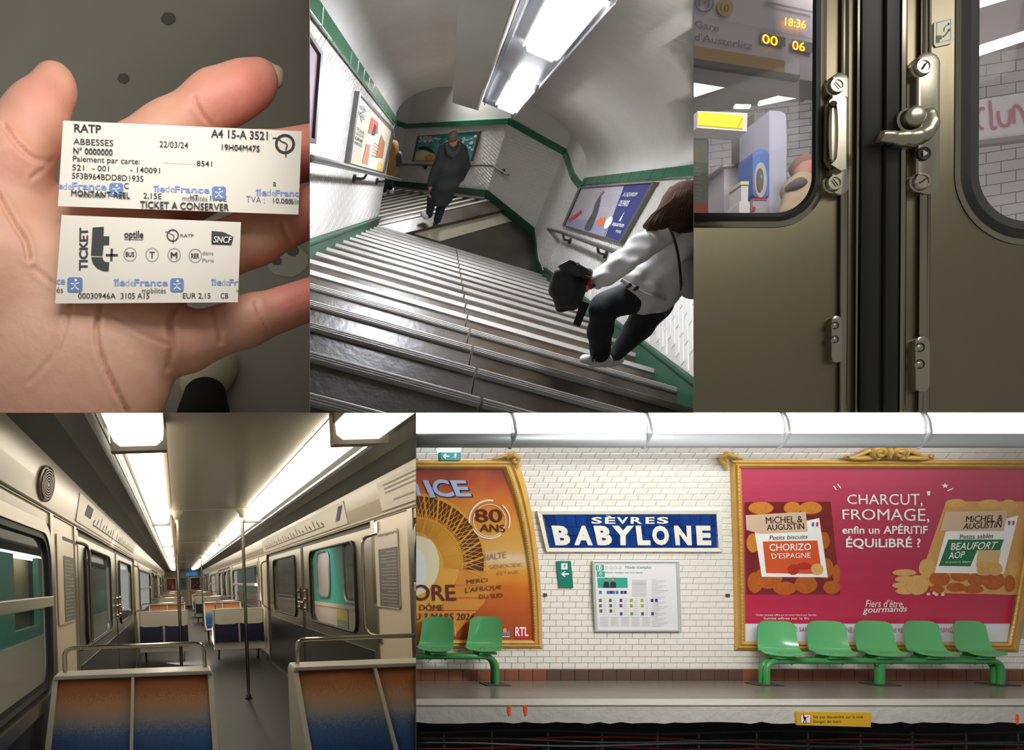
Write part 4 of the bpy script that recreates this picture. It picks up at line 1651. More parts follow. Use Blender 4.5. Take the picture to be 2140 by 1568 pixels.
for sg, nm in ((-1, 'left'), (1, 'right')):
    U = UL if sg < 0 else UR
    L_ = LAYOUT[sg]
    wl = thing('wall_carriage_' + nm, None, None, TD((U, 6, VF)))
    struct(wl, 'cream side wall of the carriage')
    for a, b in L_['pil']:
        m = MB(TD)
        m.box((min(U, U + sg * .05), a, VF + .12), (max(U, U + sg * .05), b, .47))
        m.build('panel', cream, wl)
        m = MB(TD)
        m.box((min(U - sg * .004, U + sg * .05), a, VF), (max(U - sg * .004, U + sg * .05), b, VF + .12))
        m.build('kick_plate', dsteel, wl)
        for e, s2 in ((a, 1), (b, -1)):
            m = MB(TD)
            m.box((min(U - sg * .012, U + sg * .05), e - .05, VF), (max(U - sg * .012, U + sg * .05), e + .05, .47))
            m.build('post', steel, wl)
    for a, b in L_['win']:
        m = MB(TD)
        m.box((min(U, U + sg * .05), a, VF), (max(U, U + sg * .05), b, VW0 - .02))
        m.build('lower_panel', dsteel, wl)
        m = MB(TD)
        m.box((min(U, U + sg * .05), a, VW1), (max(U, U + sg * .05), b, .47))
        m.build('upper_panel', cream, wl)
        nwin += 1
        wn = thing('window_%d' % nwin, None, None, TD((U, (a + b) / 2, VW0)))
        struct(wn, 'carriage side window with a sliding upper pane')
        m = MB(TD)
        ring_frame(m, a, b, VW0 - .04, VW1, .26, .07, U, sg, .016)
        m.build('frame', steel, wn, smooth=40)
        m = MB(TD)
        ring_frame(m, a + .06, b - .06, VW0 + .02, VW1 - .06, .22, .045, U, sg, .006)
        m.build('gasket', rubber, wn, smooth=40)
        m = MB(TD)
        m.box((min(U - sg * .02, U + sg * .02), a + .05, -.115), (max(U - sg * .02, U + sg * .02), b - .05, -.05))
        m.build('middle_bar', mat('window_bar', 'b9b4a6', .35, metal=.3), wn, bevel=.006)
        for v0, v1 in ((VW0, -.1), (-.06, VW1 - .03)):
            m = MB(TD)
            m.quad((U + sg * .02, a + .05, v0), (U + sg * .02, b - .05, v0), (U + sg * .02, b - .05, v1), (U + sg * .02, a + .05, v1))
            m.build('pane', glass, wn)
    for a, b in L_['door']:
        ndoor += 1
        dr = thing('door_%d' % ndoor, None, None, TD((U, (a + b) / 2, VF)))
        struct(dr, 'double leaf steel carriage door')
        m = MB(TD)
        m.box((min(U + sg * .02, U + sg * .07), a, .40), (max(U + sg * .02, U + sg * .07), b, .48))
        m.build('lintel', mat('door_recess', '2a2b2c', .5), dr)
        m = MB(TD)
        m.box((min(U - sg * .02, U + sg * .06), a, VF), (max(U - sg * .02, U + sg * .06), b, VF + .03))
        m.build('sill', steel, dr)
        mid = (a + b) / 2
        for la, lb, s2 in ((a, mid - .06, 1), (mid + .06, b, -1)):
            wa, wb = (la + .32, lb - .72) if s2 > 0 else (la + .32, lb - .62)
            if sg > 0:
                wa, wb = (la + .5, lb - .45) if s2 > 0 else (la + .42, lb - .55)
            va, vb = -.52, .34
            outer = [(la, VF + .02), (lb, VF + .02), (lb, .42), (la, .42)]
            # leaf as four panels around the pane opening, joined to one pressed sheet
            m = MB(TD)
            u0, u1 = min(U + sg * .01, U + sg * .045), max(U + sg * .01, U + sg * .045)
            m.box((u0, la, VF + .02), (u1, lb, va))
            m.box((u0, la, vb), (u1, lb, .42))
            m.box((u0, la, va), (u1, wa, vb))
            m.box((u0, wb, va), (u1, lb, vb))
            for cw, cv, q in ((wa, va, 0), (wb, va, 1), (wb, vb, 2), (wa, vb, 3)):       # rounded corners of the opening
                rw, rv = .3, .12
                dw, dv = (1, 1, -1, -1)[[0, 3, 2, 1][q]] if False else (1 if q in (0, 3) else -1), (1 if q in (0, 1) else -1)
                pts = [(u0, cw, cv)] + [(u0, cw + dw * rw * (1 - sin(t)), cv + dv * rv * (1 - cos(t))) for t in [pi / 2 * k / 5 for k in range(6)]]
                m.prism(pts, Vector((u1 - u0, 0, 0)))
            lf = m.build('leaf', steel, dr)
            m = MB(TD)
            m.box((min(U + sg * .004, U + sg * .012), la, VF + .02), (max(U + sg * .004, U + sg * .012), lb, va - .12))
            m.build('lower_sheet', dsteel, lf)  # dark sheet standing for the dark floor reflected in the lower leaf
            m = MB(TD)
            o_ = rounded(wa, va, wb, vb, .12)
            o_ = [(x, y) for x, y in o_]
            m.tube([(U, x, y) for x, y in o_ + o_[:1]], .014, 6, cap=False)
            m.build('gasket', rubber, lf, smooth=True)
            m = MB(TD)
            m.quad((U + sg * .03, wa, va), (U + sg * .03, wb, va), (U + sg * .03, wb, vb), (U + sg * .03, wa, vb))
            m.build('pane', glass, lf)
            ew = lb - .14 if s2 > 0 else la + .14
            m = MB(TD)
            m.box((min(U - sg * .012, U), ew - .06, -.42), (max(U - sg * .012, U), ew + .06, -.12))
            for vv in (-.16, -.26, -.38):
                m.lathe((U - sg * .012, ew, vv), (-sg, 0, 0), [(.022, 0), (.022, .02), (0, .024)], 8)
            if s2 > 0 and sg > 0 or s2 < 0 and sg < 0:
                m.tube([(U - sg * .03, ew, -.28), (U - sg * .05, ew - .1 * s2, -.30), (U - sg * .055, ew + .25 * s2, -.30)], .012, 6)
            m.build('handle_plate', chrome, lf, smooth=40)
        m = MB(TD)
        m.box((min(U + sg * .006, U + sg * .03), mid - .07, VF + .02), (max(U + sg * .006, U + sg * .03), mid + .07, .42))
        m.build('seal', rubber, dr)
        grab(U, a - .18, -.50, .36, sg, dr)
        grab(U, b + .2, -.50, .36, sg, dr)

# ---- lamps: two rows of fluorescent housings
ENDS = [1.6, 3.55, 8.6, 13.8, 18.9, 24.0, 29.0, 34.0, 39.0]
for sg, nm in ((-1, 'left'), (1, 'right')):
    for i in range(len(ENDS) - 1):
        a, b = ENDS[i] + .03, ENDS[i + 1] - .03
        cx = UC + sg * .63
        first = i == 0
        t = thing('ceiling_lamp', '%s on the %s, %s' % (('wide near lamp housing' if first else 'long fluorescent ceiling lamp'), ('window side with the loudspeaker' if sg < 0 else 'teal train side'),
                  ('cut by the picture top', 'first strip from the front', 'second strip from the front', 'third strip from the front', 'fourth strip from the front', 'fifth strip from the front', 'sixth strip from the front', 'nearest the end wall')[i]),
                  'lamp', TD((cx, (a + b) / 2, .84)), 'carriage ceiling lamps')
        hw = .145 if first else .115
        dz = -.05 if first else 0
        m = MB(TD)
        pr = [(-hw, .06), (-hw * .96, .0), (-hw * .7, -.03), (hw * .7, -.03), (hw * .96, 0), (hw, .06)]
        for p_, q_ in zip(pr, pr[1:]):
            m.hexa([(cx + p_[0], a, .86 + dz + p_[1]), (cx + q_[0], a, .86 + dz + q_[1]), (cx + q_[0], a, .925 + dz), (cx + p_[0], a, .925 + dz),
                    (cx + p_[0], b, .86 + dz + p_[1]), (cx + q_[0], b, .86 + dz + q_[1]), (cx + q_[0], b, .925 + dz), (cx + p_[0], b, .925 + dz)])
        m.build('diffuser', lampw if i > 0 else lampd, t)
        m = MB(TD)
        m.box((cx - .15, a - .03, .925 + dz), (cx + .15, b + .03, .96))
        m.build('housing', band_m, t)
        m = MB(TD)
        m.box((cx - hw - .012, b - .03, .805 + dz), (cx + hw + .012, b + .05, .935))
        m.build('end_cap', mat('lamp_end_cap', '8a8478', .5), t)

# ---- end wall of the carriage
ew = thing('wall_carriage_end', None, None, TD((UC, W1, VF)))
struct(ew, 'far end wall of the carriage with a narrow door')
for a, b in ((UL, UC - .35), (UC + .35, UR)):
    m = MB(TD)
    m.box((a, W1, VF), (b, W1 + .05, VC))
    m.build('panel', cream, ew)
m = MB(TD)
m.box((UC - .35, W1, .45), (UC + .35, W1 + .05, VC))
m.build('panel', cream, ew)
m = MB(TD)
m.box((UC - .34, W1 + .02, VF), (UC + .34, W1 + .06, .45))
ed = m.build('door_leaf', cream, ew)
m = MB(TD)
m.box((UC - .2, W1 + .01, -.45), (UC + .2, W1 + .02, .35))
m.build('pane', mat('dusky_glass', '4a4a4a', .1), ed)
for k, (a, b, cc, lb) in enumerate(((UL + .05, UC - .48, 'b3262c', 'small red advert on the carriage end wall'), (UC + .45, UR - .06, '5c2530', 'small dark red advert on the carriage end wall'))):
    t = thing('end_advert', lb, 'poster', TD(((a + b) / 2, W1, -.5)), 'adverts on the end wall')
    m = MB(TD)
    m.box((a, W1 - .03, -.5), (b, W1 - .01, .4))
    m.build('frame', steel, t)
    m = MB(TD)
    m.box((a + .05, W1 - .04, -.44), (b - .05, W1 - .03, .34))
    m.build('print', mat('advert_' + cc, cc, .4), t)
    m = MB(TD)
    if k == 0:
        for j in range(4):
            m.box((a + .15, W1 - .045, .2 - j * .09), (b - .2, W1 - .04, .23 - j * .09))
        m.lathe(((b - .25), W1 - .042, -.2), (0, -1, 0), [(.0, .003), (.14, .002), (.14, 0)], 14)
    else:
        for j in range(5):
            m.lathe((a + .2 + .14 * j, W1 - .042, -.25 + .13 * (j % 3)), (0, -1, 0), [(.0, .003), (.05, .002), (.05, 0)], 10)
    m.build('print_detail', mat('advert_pale', 'd9b4a8', .5), t)['kind'] = 'stuff'
t = thing('route_display', 'blue lit route display high on the carriage end wall', 'sign', TD((UC + .5, W1, .5)))
m = MB(TD)
m.box((UC + .2, W1 - .12, .5), (UC + .95, W1 - .02, .72))
m.build('case', mat('display_blue', '3a7ec4', .4, emit=.6), t)

# ---- seats
SEAT_G = 'double seats of the carriage'


def seat_unit(label, u0, u1, w, face):
    """double seat; face=-1 looks back at the camera, face=1 looks away, its folding seats towards the camera"""
    f = face
    t = thing('train_bench', label, 'seat', TD(((u0 + u1) / 2, w, VF)), SEAT_G)
    um = (u0 + u1) / 2
    vt = -.535
    back = w + .30 * -f if f < 0 else w            # plane of the white back panel
    if f < 0:
        top_w, bot_w, bk = w, w - .42, w + .16
    else:
        top_w, bot_w, bk = w, w + .42, w - .16
    # white shell: back panel, sides and top lip
    m = MB(TD)
    m.hexa([(u0, bk, -1.28), (u1, bk, -1.28), (u1, bk, vt), (u0, bk, vt), (u0, bk + f * .03, -1.28), (u1, bk + f * .03, -1.28), (u1, bk + f * .03, vt), (u0, bk + f * .03, vt)])
    sh = m.build('back_panel', shell_m, t, bevel=.012)
    for ua, ub in ((u0, u0 + .03), (u1 - .03, u1)):
        m = MB(TD)
        pts = [(ua, bk, vt), (ua, top_w + f * .015, vt), (ua, bot_w + f * .02, -1.06), (ua, bot_w + f * .55, -1.10), (ua, bot_w + f * .55, -1.16), (ua, bk, -1.2)]
        m.prism(pts, _as((ub - ua, 0, 0)))
        m.build('side_shell', shell_m, t)
    m = MB(TD)
    m.hexa([(u0, bk, vt), (u1, bk, vt), (u1, top_w + f * .03, vt), (u0, top_w + f * .03, vt), (u0 + .01, bk, vt + .028), (u1 - .01, bk, vt + .028), (u1 - .01, top_w + f * .03, vt + .024), (u0 + .01, top_w + f * .03, vt + .024)])
    m.build('top_lip', shell_m, t, bevel=.008)
    m = MB(TD)
    m.hexa([(um - .009, top_w, vt), (um + .009, top_w, vt), (um + .009, bot_w, -1.06), (um - .009, bot_w, -1.06),
            (um - .009, top_w + f * .03, vt), (um + .009, top_w + f * .03, vt), (um + .009, bot_w + f * .03, -1.06), (um - .009, bot_w + f * .03, -1.06)])
    m.build('divider_strip', shell_m, t)
    for a, b in ((u0 + .03, um - .009), (um + .009, u1 - .03)):
        m = MB(TD)

        def fn(x, y, a=a, b=b):
            bulge = .035 * sin(pi * x) ** .6 * sin(pi * min(max(y, 0.02), .98)) ** .5
            return (a + (b - a) * x, top_w + (bot_w - top_w) * y + f * bulge, vt - .005 + (-1.06 - vt) * y)
        m.shell(fn, 6, 8, lambda x, y: (0, -f * .05, 0))
        m.build('back_cushion', fab, t, smooth=50)
        m = MB(TD)
        q0, q1 = sorted((bot_w, bot_w + f * .5))
        m.box((a, q0, -1.10), (b, q1, -1.04))
        m.build('seat_cushion', fab, t, bevel=.015)
    m = MB(TD)
    q0, q1 = sorted((bk, bot_w + f * .55))
    m.box((u0 + .03, q0, -1.16), (u1 - .03, q1, -1.11))
    m.build('seat_pan', shell_m, t)
    m = MB(TD)
    r0, r1 = u0 + .05, u1 - .04
    m.tube(round_corner([(r0, bk - f * .01 + f * .06, vt + .01), (r0, bk + f * .06, vt + .17), (r1, bk + f * .06, vt + .17), (r1, bk + f * .06, vt + .01)], .06, 6), .0135, 10)
    m.build('grab_rail', chrome, t, smooth=True)
    for uu in (u0 + .1, u1 - .1):
        m = MB(TD)
        m.tube(round_corner([(uu, bk + f * .1, -1.15), (uu, bk + f * .32, VF + .01), (uu, bk + f * .5, VF + .01)], .04), .02, 6)
        m.build('leg', rubber, t)
    # folding navy seats on the back
    for a, b in ((u0 + .02, um - .02), (um + .02, u1 - .02)):
        m = MB(TD)

        def fn2(x, y, a=a, b=b):
            s = (x - .5) * 2
            return (a + (b - a) * x, bk - f * (.05 + .05 * y), -.80 - .31 * y - .02 * abs(s) ** 6 * (1 if y > .5 else -1))
        m.shell(fn2, 6, 4, lambda x, y: (0, f * .045, 0))
        m.build('folding_seat', navy, t, smooth=50)
    return t


def _as(v):
    """extrusion for points still in carriage coordinates"""
    return Vector(v)


US0, US1, US2, US3 = -.74, .19, .66, 1.62
LBL = {(-1, 3.65): 'nearest brown and blue double seat beside the loudspeaker side window', (1, 3.65): 'nearest brown and blue double seat, cut by the picture edge',
       (-1, 11.9): 'double seat with white back and navy folding seats beyond the nearest window side seat', (1, 11.9): 'double seat with white back and navy folding seats opposite the teal train door',
       (-1, 16.0): 'brown topped seat facing forward behind the white window side back', (1, 16.0): 'brown and blue seat facing forward, its blue flank showing in the aisle',
       (-1, 23.6): 'far window side white backed seat before the red advert', (1, 23.6): 'far white backed seat with navy folding seats before the dark advert',
       (-1, 28.0): 'most distant window side seat facing forward', (1, 28.0): 'most distant teal side seat facing forward'}
for sg, a, b in ((-1, US0, US1), (1, US2, US3)):
    for w, f in ((3.65, -1), (11.9, 1), (16.0, -1), (23.6, 1), (28.0, -1)):
        seat_unit(LBL[(sg, w)], a, b, w, f)

# ---- poles
for k, (u, w, lb) in enumerate(((.02, 7.96, 'shiny pole rising behind the nearest window side seat'), (.865, 7.96, 'shiny pole standing free in the aisle on a dark foot'), (.86, 21.5, 'far thin pole in front of the end wall'))):
    t = thing('grab_pole', lb, 'pole', TD((u, w, VF)), 'grab poles')
    m = MB(TD)
    m.tube([(u, w, VF), (u, w, VC)], .021, 12)
    m.build('tube', chrome, t, smooth=True)
    m = MB(TD)
    m.lathe((u, w, VC), (0, 0, -1), [(.085, 0), (.08, .02), (.045, .06), (.03, .11), (.022, .115)], 16)
    m.build('ceiling_cup', mat('pole_cup', 'cfc7b6', .35), t, smooth=50)
    m = MB(TD)
    m.lathe((u, w, VF), (0, 0, 1), [(.05, 0), (.05, .012), (.036, .016), (.03, .05), (.022, .055)], 14)
    m.build('foot', rubber, t, smooth=50)

# ---- loudspeaker, line maps, notices
t = thing('loudspeaker', 'round ribbed loudspeaker grille in the header band', 'loudspeaker', TD((UL + .04, 3.72, .5)))
n_ = Vector((1, 0, -.22)).normalized()
c_ = Vector((UL + .037, 3.68, .615))
m = MB(TD)
e1, e2 = Vector((0, 1, 0)), n_.cross(Vector((0, 1, 0))).normalized()


def sp(r, h, a):
    return c_ + (e1 * cos(a) * 1.9 + e2 * sin(a)) * r + n_ * h


prof = [(.0, .016)]
for k in range(6):
    r = .008 + k * .0145
    prof += [(r, .018), (r + .006, .018), (r + .0065, .002), (r + .0135, .002)]
prof += [(.098, .014), (.105, .010), (.106, 0)]
vs, fs = [], []
SG = 32
for r, h in prof:
    for k in range(SG):
        vs.append(sp(max(r, 1e-4), h, 2 * pi * k / SG))
for i in range(len(prof) - 1):
    for k in range(SG):
        fs.append((i * SG + k, i * SG + (k + 1) % SG, (i + 1) * SG + (k + 1) % SG, (i + 1) * SG + k))
m.add(vs, fs)
m.build('grille', mat('grille_grey', '8f877a', .4, metal=.4), t, smooth=30)


def side_surface(sg, tilt=True):
    U = UL if sg < 0 else UR

    def S(w, v, off=0):
        uu = U - sg * (.008 + off)
        if tilt:
            uu = U - sg * (.012 + (v - .50) * .17 + .004 + off)
        return TD((uu, w, v))
    return S


paper = mat('notice_paper', 'cfc8ba', .35)
ink = mat('notice_ink', '55504f', .6)
for sg, w0, w1, lb in ((-1, 4.86, 11.2, 'line map strip above the window side door'), (1, 5.9, 11.6, 'line map strip above the teal side door')):
    S = side_surface(sg)
    t = thing('line_map', lb, 'map', S((w0 + w1) / 2, .52), 'line maps over the doors')
    m = MB()
    q = [(w0, .515), (w1, .515), (w1, .735), (w0, .735)]
    m.hexa([S(a, b, .004) for a, b in q] + [S(a, b, -.004) for a, b in q])
    m.build('sheet', paper, t)
    m = MB()
    stroke(m, [(w0 + .9, .57), (w1 - .3, .57)], .012, S, .007)
    m.build('route_line', ink, t)
    m = MB()
    n = 22
    for k in range(n):
        w = w0 + .9 + (w1 - w0 - 1.3) * k / (n - 1)
        stroke(m, [(w, .585), (w + .10, .62 + .07 * ((k * 7) % 5) / 5)], .022, S, .007)
    m.build('station_names', ink, t)['kind'] = 'stuff'
    m = MB()
    flat(m, [(w0 + .35, .60), (w0 + .7, .60), (w0 + .8, .70), (w0 + .45, .70)] if sg < 0 else [(w0 + .25, .57), (w0 + .4, .57), (w0 + .2, .70), (w0 + .05, .70)], S, .007, band=1)
    m.build('terminus_block', mat('notice_violet', '4a4360', .6), t)
for sg, w0, w1, lb in ((-1, 4.30, 4.74, 'tall travel notice on the cream panel beside the window side door'), (1, 4.62, 5.06, 'tall travel notice on the cream panel beside the teal side door')):
    S = side_surface(sg, False)
    t = thing('travel_notice', lb, 'notice', S((w0 + w1) / 2, -.24), 'travel notices on the pillars')
    m = MB()
    wl0, wl1 = (w0 - .2, w1) if sg < 0 else (w0, w1 + .18)
    q = rounded(wl0, -.25, wl1, .36, .03)
    m.prism([S(a, b, .004) for a, b in q], S(0, 0, -.004) - S(0, 0, .004))
    m.build('sheet', paper if sg > 0 else cream, t)
    m = MB()
    flat(m, [(w0, -.24), (w1, -.24), (w1, .22), (w0, .22)], S, .006, band=1)
    m.build('text_block', mat('notice_grey', '6d6a66', .5), t)
    m = MB()
    for k in range(17):
        v = -.225 + k * .026
        stroke(m, [(w0 + .03, v), (w0 + (.38 if k % 4 else .25), v)], .006, S, .008)
    m.build('text_lines', mat('notice_pale', 'a9a49c', .6), t)['kind'] = 'stuff'
    m = MB()
    if sg < 0:
        flat(m, [(w0, .33), (w1, .33), (w1, .355), (w0, .355)], S, .007, band=1)
        m.build('heading_bar', mat('notice_blue', '2a2f66', .5), t)
    else:
        letters(m, 'voyageurs', [(w1, .34), (w0, .34), (w0, .315), (w1, .315)], S, .007)
        m.build('lettering', ink, t)
S = side_surface(1)
t = thing('header_notice', 'pale notice on the header band near the bright lamp end', 'notice', S(4.3, .52))
m = MB()
q = [(3.4, .515), (4.9, .515), (4.9, .735), (3.4, .735)]
m.hexa([S(a, b, .004) for a, b in q] + [S(a, b, -.004) for a, b in q])
m.build('sheet', paper, t)
m = MB()
for k in range(3):
    stroke(m, [(3.5, .70 - .03 * k), (4.75, .70 - .03 * k)], .012, S, .007)
stroke(m, [(4.2, .57), (4.6, .57)], .012, S, .007)
m.build('text_lines', mat('notice_mid', '9a938a', .6), t)['kind'] = 'stuff'

# ---- what is seen through the windows: teal trains on the next tracks
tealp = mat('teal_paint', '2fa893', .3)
tealq = mat('teal_paint_dark', '24907c', .35)  # the same teal made darker for the dimmer side
skirt = mat('train_skirt', 'c9b6a6', .5)
dark = mat('tunnel_dark', '2b2a2a', .9)
t = thing('teal_train', 'bright teal train on the next track behind the double door', 'train', TD((3.3, 16, VF)))
m = MB(TD)
m.box((3.3, 8.5, -.54), (3.4, 34, .95))
m.build('body', tealp, t)
m = MB(TD)
m.box((3.27, 8.5, -1.6), (3.4, 34, -.60))
m.build('skirt', skirt, t)
m = MB(TD)
m.box((3.24, 8.5, -.61), (3.4, 34, -.54))
m.build('belt_rail', mat('belt_rail', 'd8bda4', .4), t)
m = MB(TD)
m.box((3.2, 8.5, .95), (3.4, 34, 1.05))
m.build('roof_edge', mat('roof_pink', 'd99a8f', .5), t)
for w0, w1, mt in ((10.2, 12.15, 'dim'), (13.3, 14.45, 'pale'), (17.2, 20.4, 'dim'), (23, 26, 'dim')):
    m = MB(TD)
    pts = [(3.29, a, b) for a, b in rounded(w0, -.48 if mt == 'dim' else -.42, w1, .72 if mt == 'dim' else .6, .25)]
    m.prism(pts, _as((.02, 0, 0)))
    wq = m.build('window', mat('train_window_dim', '4c4a50', .15) if mt == 'dim' else mat('train_window_pale', 'a59c93', .3), t)
    m = MB(TD)
    m.tube(pts + pts[:1], .035, 6, cap=False)
    m.build('frame', mat('train_window_rim', '6e7470', .35, metal=.5), wq, smooth=True)
m = MB(TD)
m.box((3.25, 11.9, -.85), (3.27, 12.7, -.62))
m.build('sticker', mat('sticker_yellow', 'c9b43c', .5), t)
m = MB(TD)
m.box((3.25, 11.9, -1.3), (3.27, 12.7, -.86))
m.build('sticker', mat('sticker_grey', '8f9a8a', .5), t)
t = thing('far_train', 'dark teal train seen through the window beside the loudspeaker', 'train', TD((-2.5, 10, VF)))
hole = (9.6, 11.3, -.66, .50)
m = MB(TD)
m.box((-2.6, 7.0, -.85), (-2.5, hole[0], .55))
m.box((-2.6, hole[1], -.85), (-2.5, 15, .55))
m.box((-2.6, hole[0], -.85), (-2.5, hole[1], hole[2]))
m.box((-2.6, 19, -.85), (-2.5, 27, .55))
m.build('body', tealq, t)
m = MB(TD)
m.box((-2.6, 7.0, -1.7), (-2.48, 27, -.85))
m.build('skirt', mat('far_skirt', 'c9c6b4', .5), t)
m = MB(TD)
m.box((-3.3, 8.5, -1.0), (-3.2, 13.5, .75))
m.build('interior_wall', mat('far_interior', 'a99c86', .6), t)
m = MB(TD)
m.box((-3.18, 10.8, -.05), (-3.15, 12.2, .40))
m.build('advert', mat('far_advert', 'c08a5e', .5), t)
m = MB(TD)
m.box((-3.19, 9, -.42), (-3.14, 13.4, -.36))
m.build('rail', steel, t)
m = MB(TD)
m.tube([(-2.9, 9.2, .62), (-2.9, 13.2, .62)], .06, 8)
m.build('lamp_tube', mat('far_lamp', 'fff5e0', .4, emit=4), t)
m = MB(TD)
m.box((-2.6, 15, -1.7), (-2.5, 19, .6))
m.build('door_leaf', mat('far_door', '8f8b80', .4), t)
m = MB(TD)
m.box((-4.2, 3, VF - .3), (-4.0, 40, 2.2))
struct(m.build('wall_tunnel_left', dark), 'dark tunnel wall beyond the far train')
m = MB(TD)
m.box((4.6, 6, VF - .3), (4.8, 45, 2.2))
struct(m.build('wall_tunnel_right', mat('station_pale', '9a8f86', .9)), 'pale station wall beyond the teal train')
for o_, u0, u1, lb in ((1, UR + .07, 4.6, 'right'), (-1, -4.0, UL - .07, 'left')):
    m = MB(TD)
    m.box((u0, 3, VF - .35), (u1, 45, VF - .3))
    struct(m.build('floor', dark), 'dark trackbed outside the carriage')
# ================================================================== B  stairway with two flights, three people
PANEL[0] = 'B'
SB = .57
npv = lambda v: np.array(v, float)
unit = lambda v: v / np.linalg.norm(v)


def ray(px, py):
    return npv(((px - PX) / F, 1, -(py - PY) / F))


bDN = unit(ray(535, 1930))
bV = -bDN                                   # up
bS = unit(ray(935, 407))                    # down the first flight
bA = unit(ray(11571, 3704))                 # across the steps
bH = unit(bS - (bS @ bV) * bV)              # level, forward
TH_ = math.acos(bS @ bH)
bS2 = unit(ray(76, 330))                    # down the second flight
NOS = -1.55


def B3(p):
    return Vector(p * SB) + Vector((0, 0, EYE))


def BS(a, s, v=0.0):
    """first flight: across, along the slope, up from the line of nosings"""
    return B3(a * bA + s * bS + (NOS + v) * bV)


def meet(px, py, p0, n):
    d = ray(px, py)
    return d * (p0 @ n) / (d @ n)


def plane(p0, e1, e2, sign=1):
    """surface S(px, py, off) on a plane; off lifts it off the plane towards the camera"""
    n = unit(np.cross(e1, e2))
    if n @ p0 > 0:
        n = -n

    def S(px, py, off=0):
        return B3(meet(px, py, p0, n) + n * off)
    S.n, S.p0 = n, p0
    return S


AL, AR = -2.1, 4.0
SL = plane(AL * bA, bS, bV)
SR = plane(AR * bA, bS, bV)
LV = -13.55
pland = 20.9 * bH + LV * bV
SLand = plane(pland, bA, bH)
land = lambda px, py: meet(px, py, pland, SLand.n)

tread_m = mat('wet_stone_tread', '524c45', .36, noise=(3.0, 1.0), col2='3a2913', bump=(25, .25, .01))
nose_m = mat('ribbed_step_nosing', 'aaa6a0', .5, metal=.2, noise=(4, .4), col2='85807a', bump=(60, .3, .006))
green_t = mat('green_glazed_tile', '2f6e4f', .18, noise=(6, .6), col2='1f5238')
green_b = mat('dark_green_skirting', '1a4a33', .5, noise=(6, .5), col2='0f3524')
wt = mat('stair_white_tile', 'dcd9d3', .2, noise=(1.4, .3), col2='cfcac2')
wj = mat('stair_tile_joint', 'b9b4ab', .8)
plaster = mat('vault_plaster', 'd0ccc6', .75, noise=(1.1, .55), col2='b9b3ab', bump=(7, .35, .03))

# ---- first flight
st = thing('floor_stairs', None, None, BS(1, 14, -.6))
struct(st, 'long flight of worn steps with ribbed metal nosings')
PITCH, RISE = 1.18, 1.18 * sin(TH_)
SEAM = .78
hb = lambda a, s, h, v: B3(a * bA + s * bS + (NOS + v) * bV + h * bH)      # h: level distance from the nosing
RUN = PITCH * cos(TH_)
for k in range(-2, 18):
    s = 3.9 + PITCH * k
    for a0, a1 in ((AL, SEAM - .006), (SEAM + .006, AR)):
        m = MB()
        q = lambda a, h, v: hb(a, s, h, v)
        m.hexa([q(a0, -RUN - .05, -.02), q(a1, -RUN - .05, -.02), q(a1, -.02, -.02), q(a0, -.02, -.02), q(a0, -RUN - .05, -RISE - .1), q(a1, -RUN - .05, -RISE - .1), q(a1, -.03, -RISE - .1), q(a0, -.03, -RISE - .1)])
        step = m.build('step', tread_m, st)
        m = MB()
        prof = [(-.115, -.02), (-.11, .006), (-.02, .010), (0, -.004), (.006, -.03), (0, -.06), (-.03, -.06), (-.03, -.02)]
        n = len(prof)
        b0, b1 = a0 + .01, a1 - .01
        m.add([q(b0, h, v) for h, v in prof] + [q(b1, h, v) for h, v in prof], [(i, (i + 1) % n, (i + 1) % n + n, i + n) for i in range(n)] + [tuple(range(n)), tuple(range(n, 2 * n))])
        m.build('nosing', nose_m, step)
        m = MB()
        for r in range(3):
            hh = -.098 + .028 * r
            m.hexa([q(b0, hh, .006), q(b1, hh, .006), q(b1, hh + .012, .006), q(b0, hh + .012, .006), q(b0, hh, .016), q(b1, hh, .016), q(b1, hh + .012, .016), q(b0, hh + .012, .016)])
        if k < 5:
            m.build('grip_ribs', nose_m, step)

# ---- landing
R1, R2, R3 = land(1120, 556), land(1112, 490), land(1015, 411)
Lc = land(790, 473)
A2 = unit(land(1040, 442.5) - land(856, 486))
first2 = land(800, 466)
m = MB()
slab = [land(785, 500), land(1150, 612), R1 + .3 * bA, R2 + .3 * bA, R3 + .35 * (bA + bH), R3 + .1 * bH]
e0 = first2
e1 = first2 + A2 * 4.2
slab = [Lc - 1.0 * bH, land(1140, 590), R1 + .2 * bA, R2 + .3 * bA, R3 + .3 * bA + .3 * bH, e1, e0 - A2 * 1.4]
m.prism([B3(p) for p in slab], Vector(-.2 * bV * SB))
struct(m.build('floor', mat('landing_stone', '454038', .3, noise=(2.0, .8), col2='2b2722', bump=(20, .2, .01))), 'dark worn landing between the two flights')
m = MB()
q = [SLand(x, y, .02) for x, y in ((856, 486), (1040, 442.5), (1069, 463), (919, 505))]
m.hexa(q + [p - Vector(bV * SB * .03) for p in q])
t = tag(m.build('tactile_strip', mat('tactile_cream', 'a39a86', .6, noise=(9, .6), col2='8a8271')), 'cream tactile paving strip across the dark landing', 'strip')

